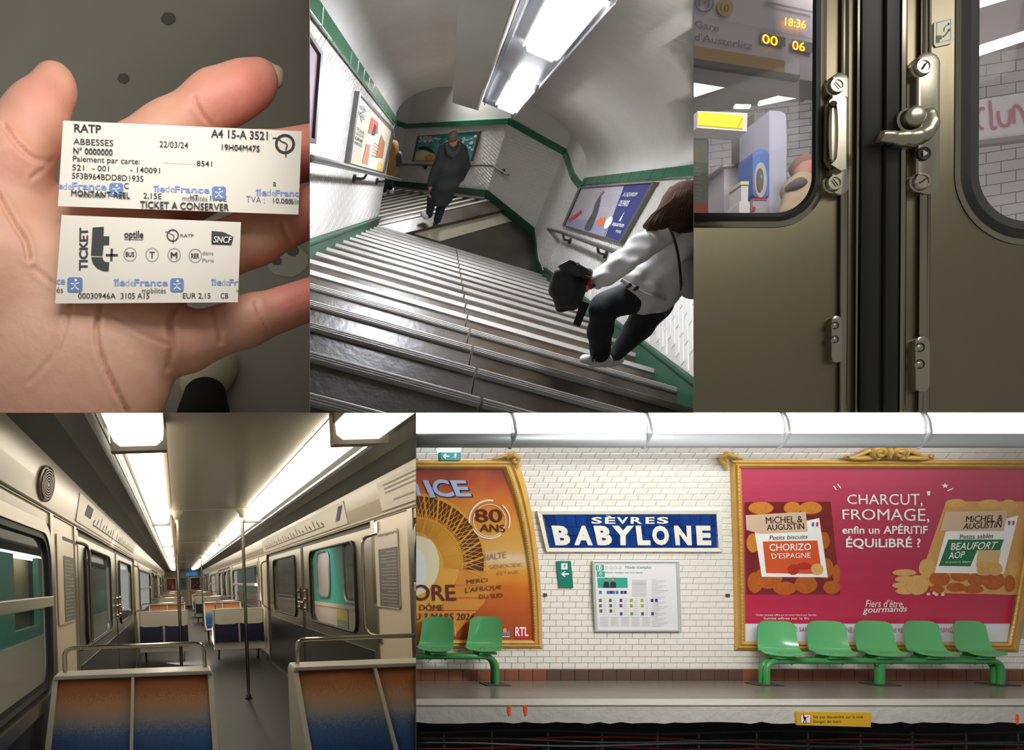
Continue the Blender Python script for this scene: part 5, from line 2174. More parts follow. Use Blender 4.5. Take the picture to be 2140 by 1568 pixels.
# ---- second flight, turning away
st2 = thing('floor_stairs_lower', None, None, B3(first2 + 2 * bS2))
struct(st2, 'lower flight of steps turning away behind the tiled wall')
H2 = unit(bS2 - (bS2 @ bV) * bV)
drop2 = -(bS2 @ bV)
n2 = unit(np.cross(A2, bS2))
far2 = meet(806, 404, first2, n2)
len2 = abs((far2 - first2) @ H2)
N2 = 10
run2 = len2 / N2
rise2 = run2 * drop2 / (bS2 @ H2)
for k in range(N2 + 8):
    o_ = first2 + H2 * run2 * k - bV * rise2 * k
    q = lambda a, h, v: B3(o_ + A2 * a + H2 * h + bV * v)
    b1 = 6.0
    m = MB()
    m.hexa([q(-1.6, -run2 - .02, -.01), q(b1, -run2 - .02, -.01), q(b1, 0, -.01), q(-1.6, 0, -.01), q(-1.6, -run2 - .02, -rise2 - .1), q(b1, -run2 - .02, -rise2 - .1), q(b1, 0, -rise2 - .1), q(-1.6, 0, -rise2 - .1)])
    step = m.build('step', tread_m, st2)
    m = MB()
    m.hexa([q(-1.6, -run2 * .13, -.01), q(b1, -run2 * .13, -.01), q(b1, .01, -.01), q(-1.6, .01, -.01), q(-1.6, -run2 * .13, .012), q(b1, -run2 * .13, .012), q(b1, .01, .008), q(-1.6, .01, .008)])
    m.build('nosing', nose_m, step)


# ---- tiled walls
def tile_wall(wall, o, along, up, lo, hi, u0, u1, tw, th, singles, vmin, vmax, lift, rank):
    """running bond on a wall: o + u*along + v*up, kept between lo(u) and hi(u)"""
    nrm = unit(np.cross(along, up))
    if nrm @ (o + along * (u0 + u1) / 2) > 0:
        nrm = -nrm
    L = []
    r = 0
    v = vmin
    while v < vmax:
        u = u0 + (tw / 2 if r % 2 else 0) - tw
        while u < u1:
            a, b = max(u + .012, u0), min(u + tw - .012, u1)
            if b - a > .08:
                um = (a + b) / 2
                z0, z1 = v + .006, v + th - .006
                if z0 > lo(um) - th * .8 and z1 < hi(um) + th * .8:
                    za0, za1 = max(z0, lo(a)), min(z1, hi(a))
                    zb0, zb1 = max(z0, lo(b)), min(z1, hi(b))
                    if za1 - za0 > .01 and zb1 - zb0 > .01:
                        L.append((rank(um, v), a, b, za0, za1, zb0, zb1))
            u += tw
        v += th
        r += 1
    L.sort(key=lambda x: x[0])
    rest = MB()
    for i, (_, a, b, za0, za1, zb0, zb1) in enumerate(L):
        mm = MB() if i < singles else rest
        c = .012
        q0 = [o + a * along + za0 * up, o + b * along + zb0 * up, o + b * along + zb1 * up, o + a * along + za1 * up]
        q1 = [p + nrm * lift * .5 for p in q0]
        cc = sum(q0) / 4
        q2 = [p + nrm * lift + (cc - p) * .06 for p in q0]
        mm.add([B3(p) for p in q0 + q1 + q2], [(0, 1, 5, 4), (1, 2, 6, 5), (2, 3, 7, 6), (3, 0, 4, 7), (4, 5, 9, 8), (5, 6, 10, 9), (6, 7, 11, 10), (7, 4, 8, 11), (8, 9, 10, 11)])
        if i < singles:
            mm.build('tile', wt, wall, fix=False)
    if rest.v:
        o2 = rest.build('tile_field', wt, wall, fix=False)
        o2['kind'] = 'stuff'


def wall_slab(name, label, pts, thick):
    m = MB()
    m.prism([B3(p) for p in pts], Vector(thick * SB))
    return struct(m.build(name, wj), label)


TAN = math.tan(TH_)
TRIM0, TRIM1, BASE = 2.95, 3.15, .24
for aw, nm, s0, s1, sgn in ((AL, 'stairs_left', 2.0, 24.35, -1), (AR, 'stairs_right', 1.0, 24.1, 1)):
    pt = lambda s, v: aw * bA + s * bS + (NOS + v) * bV
    w = wall_slab('wall_' + nm, 'white tiled stairway wall', [pt(s0, -.9), pt(s1, -.9), pt(s1, TRIM1), pt(s0, TRIM1)], bA * .3 * sgn)
    h0, h1 = s0 * cos(TH_), s1 * cos(TH_)
    vis0 = (11.6 if sgn < 0 else 8.2) * cos(TH_)
    tile_wall(w, aw * bA, bH, bV, lambda u: NOS - u * TAN + BASE, lambda u: NOS - u * TAN + TRIM0, vis0 - 2, h1, .62, .104, 300,
              NOS - h1 * TAN, NOS - vis0 * TAN + 3.2, .012, lambda u, v: u + .15 * abs(v + u * TAN - .6))
    # green tile course at the top, skirting at the foot
    for k in range(int((s1 - s0) / .9) + 1):
        a, b = s0 + .9 * k + .012, min(s0 + .9 * (k + 1) - .012, s1)
        if b - a < .1:
            continue
        m = MB()
        n_ = -sgn * bA
        q = [pt(a, TRIM0), pt(b, TRIM0), pt(b, TRIM1), pt(a, TRIM1)]
        m.hexa([B3(p + n_ * .075) for p in q] + [B3(p) for p in q])
        m.build('green_tile', green_t, w, bevel=.006)
    m = MB()
    q = [pt(s0, -.25), pt(s1, -.25), pt(s1, BASE), pt(s0, BASE)]
    m.hexa([B3(p + n_ * .07) for p in q] + [B3(p) for p in q])
    q = [pt(s0, BASE - .05), pt(s1, BASE - .05), pt(s1, BASE), pt(s0, BASE)]
    m.hexa([B3(p + n_ * .11) for p in q] + [B3(p) for p in q])
    m.build('skirting', green_b, w)

# landing walls: corner points and the height of their green course
UPV = 2.4
corners = [(AR * bA + 24.1 * bS + (NOS + 0) * bV, 2.95), (R1, 2.9), (R2, 2.67), (R3, 2.38)]
corners[0] = (R1 + .35 * bA - .55 * bH, 2.95)


def facet(name, label, p, q, hp, hq, extra, lowp=0, lowq=0, single=0, tw=.30, th=.10, high=0.0):
    m = MB()
    pts = [p - (lowp + .1) * bV, q - (lowq + .1) * bV, q + (hq + extra) * bV, p + (hp + extra) * bV]
    d = unit(q - p)
    nrm = unit(np.cross(d, bV))
    if nrm @ p > 0:
        nrm = -nrm
    m.prism([B3(x) for x in pts], Vector(-nrm * .25 * SB))
    w = struct(m.build(name, mat('white_render', 'd5d2cc', .5, noise=(3, .3), col2='c6c2bb')), label)
    L = np.linalg.norm(q - p)
    du = d
    hu = unit(d - (d @ bV) * bV)
    k_ = (q - p) @ hu
    g = ((q - p) @ bV) / k_
    tile_wall(w, p, hu, bV, lambda u: g * u + .24 - lowp + (lowp - lowq) * u / k_ * 1.0, lambda u: g * u + hp + (hq - hp) * u / k_, 0, k_, tw, th, single, -6, 4, .010, lambda u, v: u)
    m = MB()
    a = [p + (hp) * bV, q + hq * bV, q + (hq + .17) * bV, p + (hp + .17) * bV]
    m.hexa([B3(x + nrm * .06) for x in a] + [B3(x) for x in a])
    m.build('green_course', green_t, w)
    m = MB()
    a = [p - lowp * bV, q - lowq * bV, q + (.24 - lowq) * bV, p + (.24 - lowp) * bV]
    m.hexa([B3(x + nrm * .06) for x in a] + [B3(x) for x in a])
    m.build('skirting', green_b, w)
    return w


pE = AR * bA + 21.0 * bH + LV * bV
facet('wall_landing_0', 'short white tiled return beside the aquarium poster', pE, R1, 3.0, 2.9, 2.2)
facet('wall_landing_1', 'narrow white tiled facet at the landing corner', R1, R2, 2.9, 2.67, 2.2)
facet('wall_landing_2', 'white tiled landing wall behind the handrail end', R2, R3, 2.67, 2.38, 2.2)
nb = unit(np.cross(bS2, bV))
B0 = meet(826, 389, R3, nb)
facet('wall_landing_3', 'white tiled wall with the teal poster behind the man', R3, B0, 2.38, 2.38, 2.6)
SBk = plane(R3, bS2, bV)
B9 = B0 + 1.6 * unit(-bA * .8 + bS2 * .9)
facet('wall_landing_4', 'white tiled wall end beyond the left corner', B0, B9, 2.38, 2.6, 2.6)
# blind return wall behind the left corner, keeps the well closed
Lb = AL * bA + 24.35 * bS + (NOS - .9) * bV
m = MB()
m.prism([B3(x) for x in (Lb - 3.0 * bV, Lb - 6 * bA - 3 * bV, Lb - 6 * bA + 5 * bV, Lb + 4.05 * bV)], Vector(bH * .2 * SB))
struct(m.build('wall_landing_5', MATS['white_render']), 'return wall behind the stairway corner')

# ---- vault
ac, hwid = (AL + AR) / 2, (AR - AL) / 2


def proj_y(p):
    return PY - F * p[2] / p[1]


lo_r, hi_r = .3, 6.0
for _ in range(30):
    r = (lo_r + hi_r) / 2
    p = ac * bA + 24.3 * bS + (NOS + TRIM1 + r) * bV
    if proj_y(p) > 200:
        lo_r = r
    else:
        hi_r = r
RV = r
m = MB()


def vault(u, v):
    t = pi * u
    return BS(ac - hwid * cos(t), .2 + 24.1 * v, TRIM1 + RV * sin(t))


m.shell(vault, 36, 14, lambda u, v: Vector(bV * .12 * SB))
struct(m.build('ceiling', plaster, smooth=60), 'peeling white barrel vault over the stairs')
m = MB()          # lid over the landing
lid = [BS(-8, 23, TRIM1 + RV + 1.6), BS(9, 23, TRIM1 + RV + 1.6), BS(9, 34, TRIM1 + RV + 5), BS(-8, 34, TRIM1 + RV + 5)]
m.prism(lid, Vector(bV * .1 * SB))
struct(m.build('ceiling', plaster), 'ceiling above the landing')


# ---- duct and lamp trough hanging from the vault
def at_s(px, py, s):
    """(across, up) on the cross section at s that shows at px, py"""
    M_ = np.stack([bA, bV, -ray(px, py)], 1)
    x = np.linalg.solve(M_, -s * bS)
    return x[0], x[1]


duct_m = mat('duct_grey', '9a978f', .5, noise=(1.5, .3), col2='88857e')
sE = 22.6
(d0a, d0v), (d1a, d1v) = at_s(945.5, 215, sE), at_s(996, 230, sE)
t = thing('ceiling_duct', 'plain grey boxed duct hanging along the vault', 'duct', B3(d0a * bA + 14 * bS + d0v * bV))
m = MB()
q = [(d0a, d0v), (d1a, d1v), (d1a + .12, d1v + 1.5), (d0a + .05, d0v + 1.5)]
m.hexa([B3(a * bA + sE * bS + v * bV) for a, v in q] + [B3(a * bA + 3 * bS + v * bV) for a, v in q])
m.build('casing', duct_m, t)
m = MB()
m.tube([B3((d1a + .03) * bA + sE * bS + (d1v + .02) * bV), B3((d1a + .03) * bA + 3 * bS + (d1v + .02) * bV)], .014, 6)
m.build('edge_strip', mat('duct_edge', 'cfcdc8', .3, metal=.6), t)
sT = 23.0
(l0a, l0v), (l1a, l1v) = at_s(1008, 213, sT), at_s(1079, 243, sT)
tp0 = l0a * bA + l0v * bV
td_ = (l1a - l0a) * bA + (l1v - l0v) * bV
STr = plane(tp0 + sT * bS, td_, bS)
t = thing('lamp_trough', 'broad pale trough carrying the fluorescent lamps along the vault', 'trough', B3(tp0 + 14 * bS))
m = MB()
q = [tp0, tp0 + td_, tp0 + td_ + (.16 * bA + .7 * bV), tp0 + (-.05 * bA + .7 * bV)]
m.hexa([B3(p + sT * bS) for p in q] + [B3(p + 2.5 * bS) for p in q])
m.build('casing', mat('trough_pale', 'b8bac0', .4), t)
for f_ in (0.06, .94):
    m = MB()
    p = tp0 + td_ * f_
    m.hexa([B3(p + sT * bS - .05 * bV), B3(p + sT * bS + .03 * bA - .05 * bV), B3(p + sT * bS + .03 * bA + .02 * bV), B3(p + sT * bS + .02 * bV),
            B3(p + 2.5 * bS - .05 * bV), B3(p + 2.5 * bS + .03 * bA - .05 * bV), B3(p + 2.5 * bS + .03 * bA + .02 * bV), B3(p + 2.5 * bS + .02 * bV)])
    m.build('flange', MATS['trough_pale'], t)
lamp_b = mat('stair_tube_white', 'f2f6ff', .4, emit=72.0)
lamp_s = mat('stair_lamp_reflector', 'eef1f6', .3)
nT = STr.n
for i, (s0, s1) in enumerate(((17.4, 21.6), (9.6, 14.2))):
    t = thing('stair_lamp', ('far bright fluorescent lamp in the vault trough', 'near bright fluorescent lamp in the vault trough', 'fluorescent lamp high above the nearest steps')[i], 'lamp', B3(tp0 + td_ * .45 + s0 * bS), 'stair lamps')
    p0, p1 = tp0 + td_ * (.30 if i else .36), tp0 + td_ * (.82 if i else .86)
    m = MB()
    q0 = [p0 + s0 * bS, p1 + s0 * bS, p1 + s1 * bS, p0 + s1 * bS]
    ins = [p0 + td_ * .05 + (s0 + .2) * bS, p1 - td_ * .05 + (s0 + .2) * bS, p1 - td_ * .05 + (s1 - .2) * bS, p0 + td_ * .05 + (s1 - .2) * bS]
    m.hexa([B3(p - .16 * bV) for p in ins] + [B3(p) for p in q0])
    m.build('diffuser', lamp_b, t)
    m = MB()
    for a_, b_ in ((p0 - td_ * .04, p0), (p1, p1 + td_ * .04)):
        m.hexa([B3(a_ + s0 * bS - .1 * bV), B3(b_ + s0 * bS - .1 * bV), B3(b_ + s0 * bS), B3(a_ + s0 * bS), B3(a_ + s1 * bS - .1 * bV), B3(b_ + s1 * bS - .1 * bV), B3(b_ + s1 * bS), B3(a_ + s1 * bS)])
    m.build('reflector_rim', lamp_s, t)


# ---- posters on the walls
def board(name, label, S, quad, frame_m, print_m, fw=.09, thick=.10, group='framed stairway posters'):
    cx, cy = sum(p[0] for p in quad) / 4, sum(p[1] for p in quad) / 4
    t = thing(name, label, 'poster', S(cx, max(p[1] for p in quad), 0), group)
    inn = [((p[0] - cx) * (1 - fw) + cx, (p[1] - cy) * (1 - fw * .8) + cy) for p in quad]
    for k in range(4):
        k2 = (k + 1) % 4
        m = MB()
        a, b, c, d = quad[k], quad[k2], inn[k2], inn[k]
        m.hexa([S(a[0], a[1], thick), S(b[0], b[1], thick), S(c[0], c[1], thick), S(d[0], d[1], thick), S(a[0], a[1], 0), S(b[0], b[1], 0), S(c[0], c[1], 0), S(d[0], d[1], 0)])
        m.build('frame_bar', frame_m, t)
    m = MB()
    m.add([S(p[0], p[1], thick * .6) for p in inn], [(0, 1, 2, 3)])
    m.build('print', print_m, t)

    def uv(u, v, off=0):
        x = (inn[0][0] * (1 - u) + inn[1][0] * u) * (1 - v) + (inn[3][0] * (1 - u) + inn[2][0] * u) * v
        y = (inn[0][1] * (1 - u) + inn[1][1] * u) * (1 - v) + (inn[3][1] * (1 - u) + inn[2][1] * u) * v
        return S(x, y, thick * .6 + .008 + off)
    return t, uv


frm = mat('poster_frame_grey', '6c6a66', .35, metal=.5)
cream_p = mat('poster_cream', 'd9cdb6', .4)


def patch(t, uv, name, mt, pts, off=0):
    m = MB()
    flat(m, pts, uv, off, band=9)
    return m.build(name, mt, t)


t, uv = board('framed_poster', 'cream poster with a red capped figure on the handrail wall', SL, [(740, 190), (818, 273), (797, 364), (717, 344)], frm, cream_p)
patch(t, uv, 'print_red', mat('poster_red', 'c0503a', .5), [(.42, .12), (.62, .10), (.66, .30), (.40, .42)])
patch(t, uv, 'print_cap', mat('poster_black', '2d2a2a', .5), [(.52, .18), (.60, .20), (.58, .38), (.50, .40)], .002)
patch(t, uv, 'print_figure', mat('poster_tan', 'b0765a', .5), [(.40, .60), (.52, .58), (.55, .95), (.38, .95)])
patch(t, uv, 'print_figure', mat('poster_brown', '9c6b4c', .5), [(.75, .25), (.9, .35), (.92, .7), (.72, .75)])
patch(t, uv, 'print_yellow', mat('poster_yellow', 'd2b54c', .5), [(.84, .80), (.97, .82), (.97, .98), (.82, .97)])
m = MB()
for k in range(7):
    stroke(m, [(.08 + .05 * cos(k * 2.1), .10 + .03 * k), (.20 + .06 * sin(k * 1.7), .08 + .035 * k), (.14 + .05 * cos(k), .16 + .03 * k)], .012, uv)
m.build('scribble', MATS['poster_black'], t)['kind'] = 'stuff'
m = MB()
for k, s_ in enumerate(('TOUS', 'LES JOURS', 'UNE', 'PHOTO')):
    letters(m, s_, (.08, .44 + .07 * k, .30, .49 + .07 * k), uv, bold=.01)
m.build('lettering', MATS['poster_black'], t)
m = MB()
for k in range(5):
    stroke(m, [(.60, .50 + .06 * k), (.78, .50 + .06 * k)], .014, uv)
m.build('small_print', MATS['poster_red'], t)['kind'] = 'stuff'

t, uv = board('framed_poster', 'dark edge of a framed poster at the top of the handrail wall', SL, [(560, -40), (659, 110), (646, 300), (560, 260)], mat('poster_frame_dark', '3a3634', .4), mat('poster_dusk', '6a4a5a', .5))

t, uv = board('framed_poster', 'grey and blue aquarium poster beside the woman', SR, [(1217, 391.5), (1379, 381), (1306.5, 509), (1181, 473)], frm, mat('poster_grey', 'a9a4ab', .4), fw=.06)
patch(t, uv, 'print_blue', mat('poster_navy', '2b3270', .45), [(.60, 0), (1, 0), (1, 1), (.72, 1), (.66, .55)])
patch(t, uv, 'print_floor', mat('poster_slate', '8d8ea3', .45), [(0, .82), (.66, .72), (.70, 1), (0, 1)], .001)
m = MB()
letters(m, "À L'AQUARIUM", (.66, .13, .86, .24), uv, .004, bold=.01)
letters(m, 'DE PARIS', (.67, .30, .81, .41), uv, .004, bold=.01)
letters(m, 'aquarium', (.73, .70, .92, .80), uv, .004, bold=.01)
letters(m, 'PARIS', (.84, .83, .93, .88), uv, .004)
flat(m, disc(.655, .74, .05, .12, 16), uv, .004, band=1)
flat(m, [(.80, .68), (.815, .50), (.83, .68)], uv, .004, band=1)
m.build('lettering', white, t)
patch(t, uv, 'print_gown', mat('poster_gown', '4a4650', .5), spline([(.33, .16), (.345, .25), (.37, .36), (.40, .50), (.42, .70), (.44, .96), (.33, .96), (.32, .78), (.335, .60), (.31, .42), (.31, .3), (.33, .16)], 4), .003)
patch(t, uv, 'print_head', mat('poster_skin', '8a6a5c', .5), disc(.335, .15, .018, .045, 12), .004)
m = MB()
letters(m, 'Mode Aquatique', (.42, .10, .62, .2), uv, .003, shear=.2)
letters(m, 'MODELS', (.40, .46, .58, .54), uv, .003)
m.build('lettering', mat('poster_pale', 'c9c4ca', .5), t)
patch(t, uv, 'print_coral', mat('poster_coral', 'd9683a', .5), [(.47, .78), (.50, .66), (.53, .70), (.56, .64), (.60, .80), (.54, .84)], .004)
patch(t, uv, 'print_ribbon', mat('poster_ribbon', 'c04048', .5), [(.01, .84), (.14, .56), (.17, .62), (.05, .92)], .004)

t, uv = board('framed_poster', 'teal poster with white splashes on the wall behind the man', SBk, [(875, 284), (1007, 273), (989, 336), (864, 336)], frm, mat('poster_teal', '4a9aa0', .4, noise=(3, .4), col2='5fb0ac'), fw=.05, thick=.06)
spl = mat('poster_splash', 'd9d6cc', .5)
random.seed(5)
for k in range(26):
    u = random.choice((random.uniform(.02, .35), random.uniform(.74, .98)))
    v = random.uniform(.03, .25) if u < .4 else random.uniform(.05, .65)
    patch(t, uv, 'print_splash', spl, disc(u, v, random.uniform(.012, .045), random.uniform(.02, .08), 9, k, .2), .003)
patch(t, uv, 'print_dune', mat('poster_sand', 'd9c7a0', .5), [(0, .62), (.12, .58), (.30, .72), (.42, 1), (0, 1)], .002)
patch(t, uv, 'print_dune', mat('poster_orange', 'd99a4a', .5), [(.16, .86), (.26, .72), (.44, 1), (.2, 1)], .003)
patch(t, uv, 'print_bird', MATS['poster_black'], [(.02, .46), (.12, .42), (.2, .46), (.34, .72), (.26, .66), (.16, .56), (.04, .56)], .004)
patch(t, uv, 'print_bird', MATS['poster_black'], [(.66, .20), (.72, .26), (.78, .22), (.74, .30), (.70, .34), (.69, .28)], .004)
patch(t, uv, 'print_leaf', mat('poster_leaf', '5a8a4a', .5), [(.2, .35), (.26, .28), (.30, .5), (.24, .6)], .003)
m = MB()
ring(m, .40, .28, .028, .036, uv, .004, n=16, sy=2)
m.build('print_ring', MATS['poster_black'], t)

# ---- handrails
rail_m = mat('handrail_steel', '8a8782', .3, metal=.8)
brk = mat('handrail_bracket', '2c2b2b', .5)


def handrail(label, S, pts, brackets, r=.045, out=.30):
    t = thing('handrail', label, 'handrail', S(pts[0][0], pts[0][1], out), 'wall handrails')
    m = MB()
    m.tube(round_corner([S(x, y, out) for x, y in pts], .05, 4), r * SB, 8)
    m.build('rail', rail_m, t, smooth=True)
    for (x, y), (x2, y2) in brackets:
        m = MB()
        a, b, c = S(x, y, out), S(x2, y2, out * .8), S(x2 - (x - x2) * .9, y2 + 1, .02)
        m.tube(round_corner([a, b, c], .04, 4), r * .6 * SB, 6)
        m.lathe(c, Vector(S.n), [(.06 * SB * 1.3, 0), (.06 * SB * 1.3, .03), (0, .04)], 10)
        m.build('bracket', brk, t, smooth=40)
    return t


handrail('long handrail below the cream poster', SL, [(600, 327), (648, 337), (820, 375)], [((738, 357), (737, 372)), ((786, 368), (785, 378))])
handrail('handrail below the teal poster ending in a bend', SBk, [(825, 341.5), (900, 342), (1041, 343), (1056, 353), (1074, 363)], [((893, 343), (892, 348)), ((1056, 354), (1055, 357))], r=.035, out=.2)
handrail('handrail below the aquarium poster with a looped end', SR, [(1158, 457), (1149, 458), (1151, 474), (1160, 479), (1197, 488), (1303, 524), (1420, 566)], [((1200, 490), (1197, 503)), ((1280, 518), (1275, 532))])


# ---- people
def depth_line(y0, d0, y1, d1):
    return lambda y: d0 + (d1 - d0) * (y - y0) / (y1 - y0)


def folds(amp, sc, seed):
    rs = np.random.RandomState(seed)
    ph = rs.uniform(0, 6.28, 6)

    def w(X, Y, Z):
        return amp * (np.sin(X * sc + ph[0] + 1.7 * np.sin(Z * sc * .6 + ph[1])) * .6 + np.sin((X * .5 + Z) * sc * .8 + ph[2] + Y * sc * .5) * .5 + .35 * np.sin(Z * sc * 1.9 + X * sc * .9 + ph[3]))
    return w


skin_p = mat('person_skin', 'c58c72', .5, sss=.1)
# the man in the dark parka
PANEL[0] = 'B'
dm = depth_line(468, SB * 21.35, 283, SB * 21.35 - 1.53)


def Q(px, py, dz=0, dl=dm):
    return np.array(P(px, py, dl(py) + dz))


root = thing('person', 'man in a long dark hooded parka and white sneakers walking down, seen from behind', 'person', P(906, 470, dm(470)))
u_ = SB * 21.35 / F * .95                      # metres in one frame unit at the man
k_ = .02
b = Soft(.011)
b.chain([Q(946, 288), Q(946.5, 295), Q(946, 304)], [8.6 * u_, 8.2 * u_, 5.2 * u_], k_)
b.ball(Q(946.6, 287), 9.2 * u_, k_, flat=((1, 0, 0), 1.12))
b.chain([Q(946, 304), Q(944, 330), Q(936, 372)], [9 * u_, 14 * u_, 13 * u_], k_)
b.chain([Q(930, 318), Q(913, 350), Q(899, 385)], [5.5 * u_, 5 * u_, 3.8 * u_], k_)
b.chain([Q(962, 318), Q(970, 352), Q(958, 374)], [5.5 * u_, 5 * u_, 4 * u_], k_)
b.chain([Q(899, 385), Q(897.5, 391)], [3.6 * u_, 3.2 * u_], .01)
for fx, fy in ((895.5, 396), (897.2, 397.5), (899.2, 397.5), (901, 396)):
    b.chain([Q(898, 390), Q(fx, fy)], [1.5 * u_, 1.1 * u_], .006)
b.chain([Q(900, 388), Q(903, 393)], [1.6 * u_, 1.2 * u_], .006)
b.chain([Q(928, 385), Q(903, 410), Q(897, 446)], [9 * u_, 7 * u_, 5 * u_], k_)
b.chain([Q(936, 385), Q(927, 415), Q(914, 462)], [9 * u_, 7 * u_, 5 * u_], k_)
b.ball(Q(937.4, 289), 2.2 * u_, .004)
b.ball(Q(955.6, 289), 2.2 * u_, .004)
body = b.build('body', skin_p, root)
h = Soft(.009)
h.ball(Q(946.6, 284.5, .005), 9.8 * u_, .02, flat=((1, 0, 0), 1.12))
h.chain([Q(946.6, 288, -.005), Q(946.4, 294, -.01)], [9.2 * u_, 7.4 * u_], .02)
h.build('hair', mat('short_grey_hair', '6b5f50', .8, noise=(60, .6), col2='4b4238'), root)
c = Soft(.0115)
c.chain([Q(945, 313), Q(942, 340), Q(935, 375), Q(924, 411)], [20 * u_, 24 * u_, 26 * u_, 21.5 * u_], .06, flat=((0, 1, 0), 1.25))
c.chain([Q(929, 315), Q(962, 315)], [12 * u_, 12 * u_], .06)
c.chain([Q(928, 316), Q(913, 350), Q(900, 382)], [11 * u_, 9.5 * u_, 7.5 * u_], .025)
c.chain([Q(964, 316), Q(972, 348), Q(962, 372)], [11 * u_, 9.5 * u_, 8 * u_], .03)
c.chain([Q(934, 306), Q(946, 318, -.05), Q(958, 306)], [6 * u_, 8 * u_, 6.5 * u_], .03)
c.chain([Q(936, 303, .02), Q(957, 303, .02)], [5.5 * u_, 5.5 * u_], .03)
c.ball(Q(947, 300, .03), 8.2 * u_, .02, sub=True)
cn = unit(np.array(Q(924, 411)) - np.array(Q(942, 340)))
c.build('parka', mat('dark_parka_cloth', '383b39', .8, noise=(14, .5), col2='232524'), root, warp=folds(.006, 26, 3))
h = Soft(.009)
h.chain([Q(934, 307, -.10), Q(939, 317, -.17), Q(947, 323, -.19), Q(956, 316, -.17), Q(960, 306, -.10)], [4.5 * u_, 5.5 * u_, 6 * u_, 5 * u_, 4 * u_], .03)
h.build('hood', MATS['dark_parka_cloth'], root)
tr = Soft(.010)
tr.chain([Q(917, 395), Q(903, 415), Q(897.5, 448)], [12 * u_, 9.5 * u_, 7.4 * u_], .02)
tr.chain([Q(931, 398), Q(926, 418), Q(914, 461)], [12 * u_, 10 * u_, 7.8 * u_], .02)
tr.build('trousers', mat('dark_trousers', '1c2028', .8), root, warp=folds(.004, 40, 5))
for pts in (((896, 447), (891, 452), (884, 447)), ((915, 463), (911, 468), (907, 466))):
    sh = Soft(.008)
    sh.chain([Q(pts[0][0], pts[0][1]), Q(pts[1][0], pts[1][1]), Q(pts[2][0], pts[2][1], .02)], [6.6 * u_, 6.2 * u_, 5.2 * u_], .02)
    sh.build('shoe', mat('white_sneaker', 'd8d4cf', .5, noise=(25, .35), col2='8d8a8c'), root)

# the woman in the white jacket
dw = depth_line(772, SB * 8.25, 395, SB * 8.25 - 1.05)
Qw = lambda x, y, dz=0: Q(x, y, dz, dw)
root = thing('person', 'woman with brown hair in a white jacket carrying a black bag down the steps', 'person', P(1245, 772, dw(772)))
uw = SB * 7.4 / F
b = Soft(.014)
b.chain([Qw(1424, 432), Qw(1420, 445)], [27 * uw, 23 * uw], .03)
b.chain([Qw(1419, 455), Qw(1414, 480)], [13 * uw, 13 * uw], .03)
b.chain([Qw(1418, 492), Qw(1390, 560), Qw(1354, 606)], [26 * uw, 32 * uw, 30 * uw], .06)
b.chain([Qw(1380, 490, -.05), Qw(1303, 550, -.13), Qw(1242, 590, -.1)], [13 * uw, 11 * uw, 9 * uw], .03)
b.chain([Qw(1440, 500, .1), Qw(1446, 560, .1)], [16 * uw, 12 * uw], .03)
b.chain([Qw(1327, 612), Qw(1262, 636), Qw(1254, 742)], [24 * uw, 14 * uw, 10 * uw], .04)
b.chain([Qw(1364, 622, .08), Qw(1334, 688, .1), Qw(1284, 746, .1)], [22 * uw, 13 * uw, 8 * uw], .04)
b.chain([Qw(1242, 590, -.1), Qw(1229, 594, -.1)], [9 * uw, 9 * uw], .015)
for (x, y), (x2, y2) in (((1221, 588), (1216, 597)), ((1221, 592), (1218, 602)), ((1223, 597), (1222, 606)), ((1227, 600), (1227, 609))):
    b.chain([Qw(1230, 594, -.1), Qw(x, y, -.13), Qw(x2, y2, -.10)], [4.6 * uw, 4.2 * uw, 3.6 * uw], .008)
b.chain([Qw(1232, 588, -.1), Qw(1226, 582, -.12), Qw(1219, 581, -.1)], [4.6 * uw, 4.2 * uw, 3.5 * uw], .01)
b.ball(Qw(1402, 438, -.05), 5 * uw, .01)
b.build('body', skin_p, root)
h = Soft(.012)
h.chain([Qw(1426, 420), Qw(1422, 440)], [33 * uw, 34 * uw], .03)
h.chain([Qw(1410, 432, -.03), Qw(1388, 452, -.05), Qw(1365, 466, -.06), Qw(1344, 475, -.05)], [22 * uw, 17 * uw, 10 * uw, 3 * uw], .03)
h.chain([Qw(1405, 440, -.05), Qw(1385, 462, -.08), Qw(1362, 474, -.08)], [18 * uw, 12 * uw, 4 * uw], .03)
h.chain([Qw(1424, 440, -.06), Qw(1420, 462, -.1), Qw(1416, 484, -.09)], [24 * uw, 17 * uw, 5 * uw], .03)
h.chain([Qw(1440, 440, -.05), Qw(1440, 465, -.07), Qw(1441, 486, -.06)], [22 * uw, 15 * uw, 5 * uw], .03)
h.chain([Qw(1430, 450, -.06), Qw(1430, 480, -.08)], [16 * uw, 5 * uw], .02)


def strands(X, Y, Z):
    return .0035 * np.sin(X * 190 + Z * 70 + 2 * np.sin(Z * 22)) + .003 * np.sin(X * 330 + Z * 60)


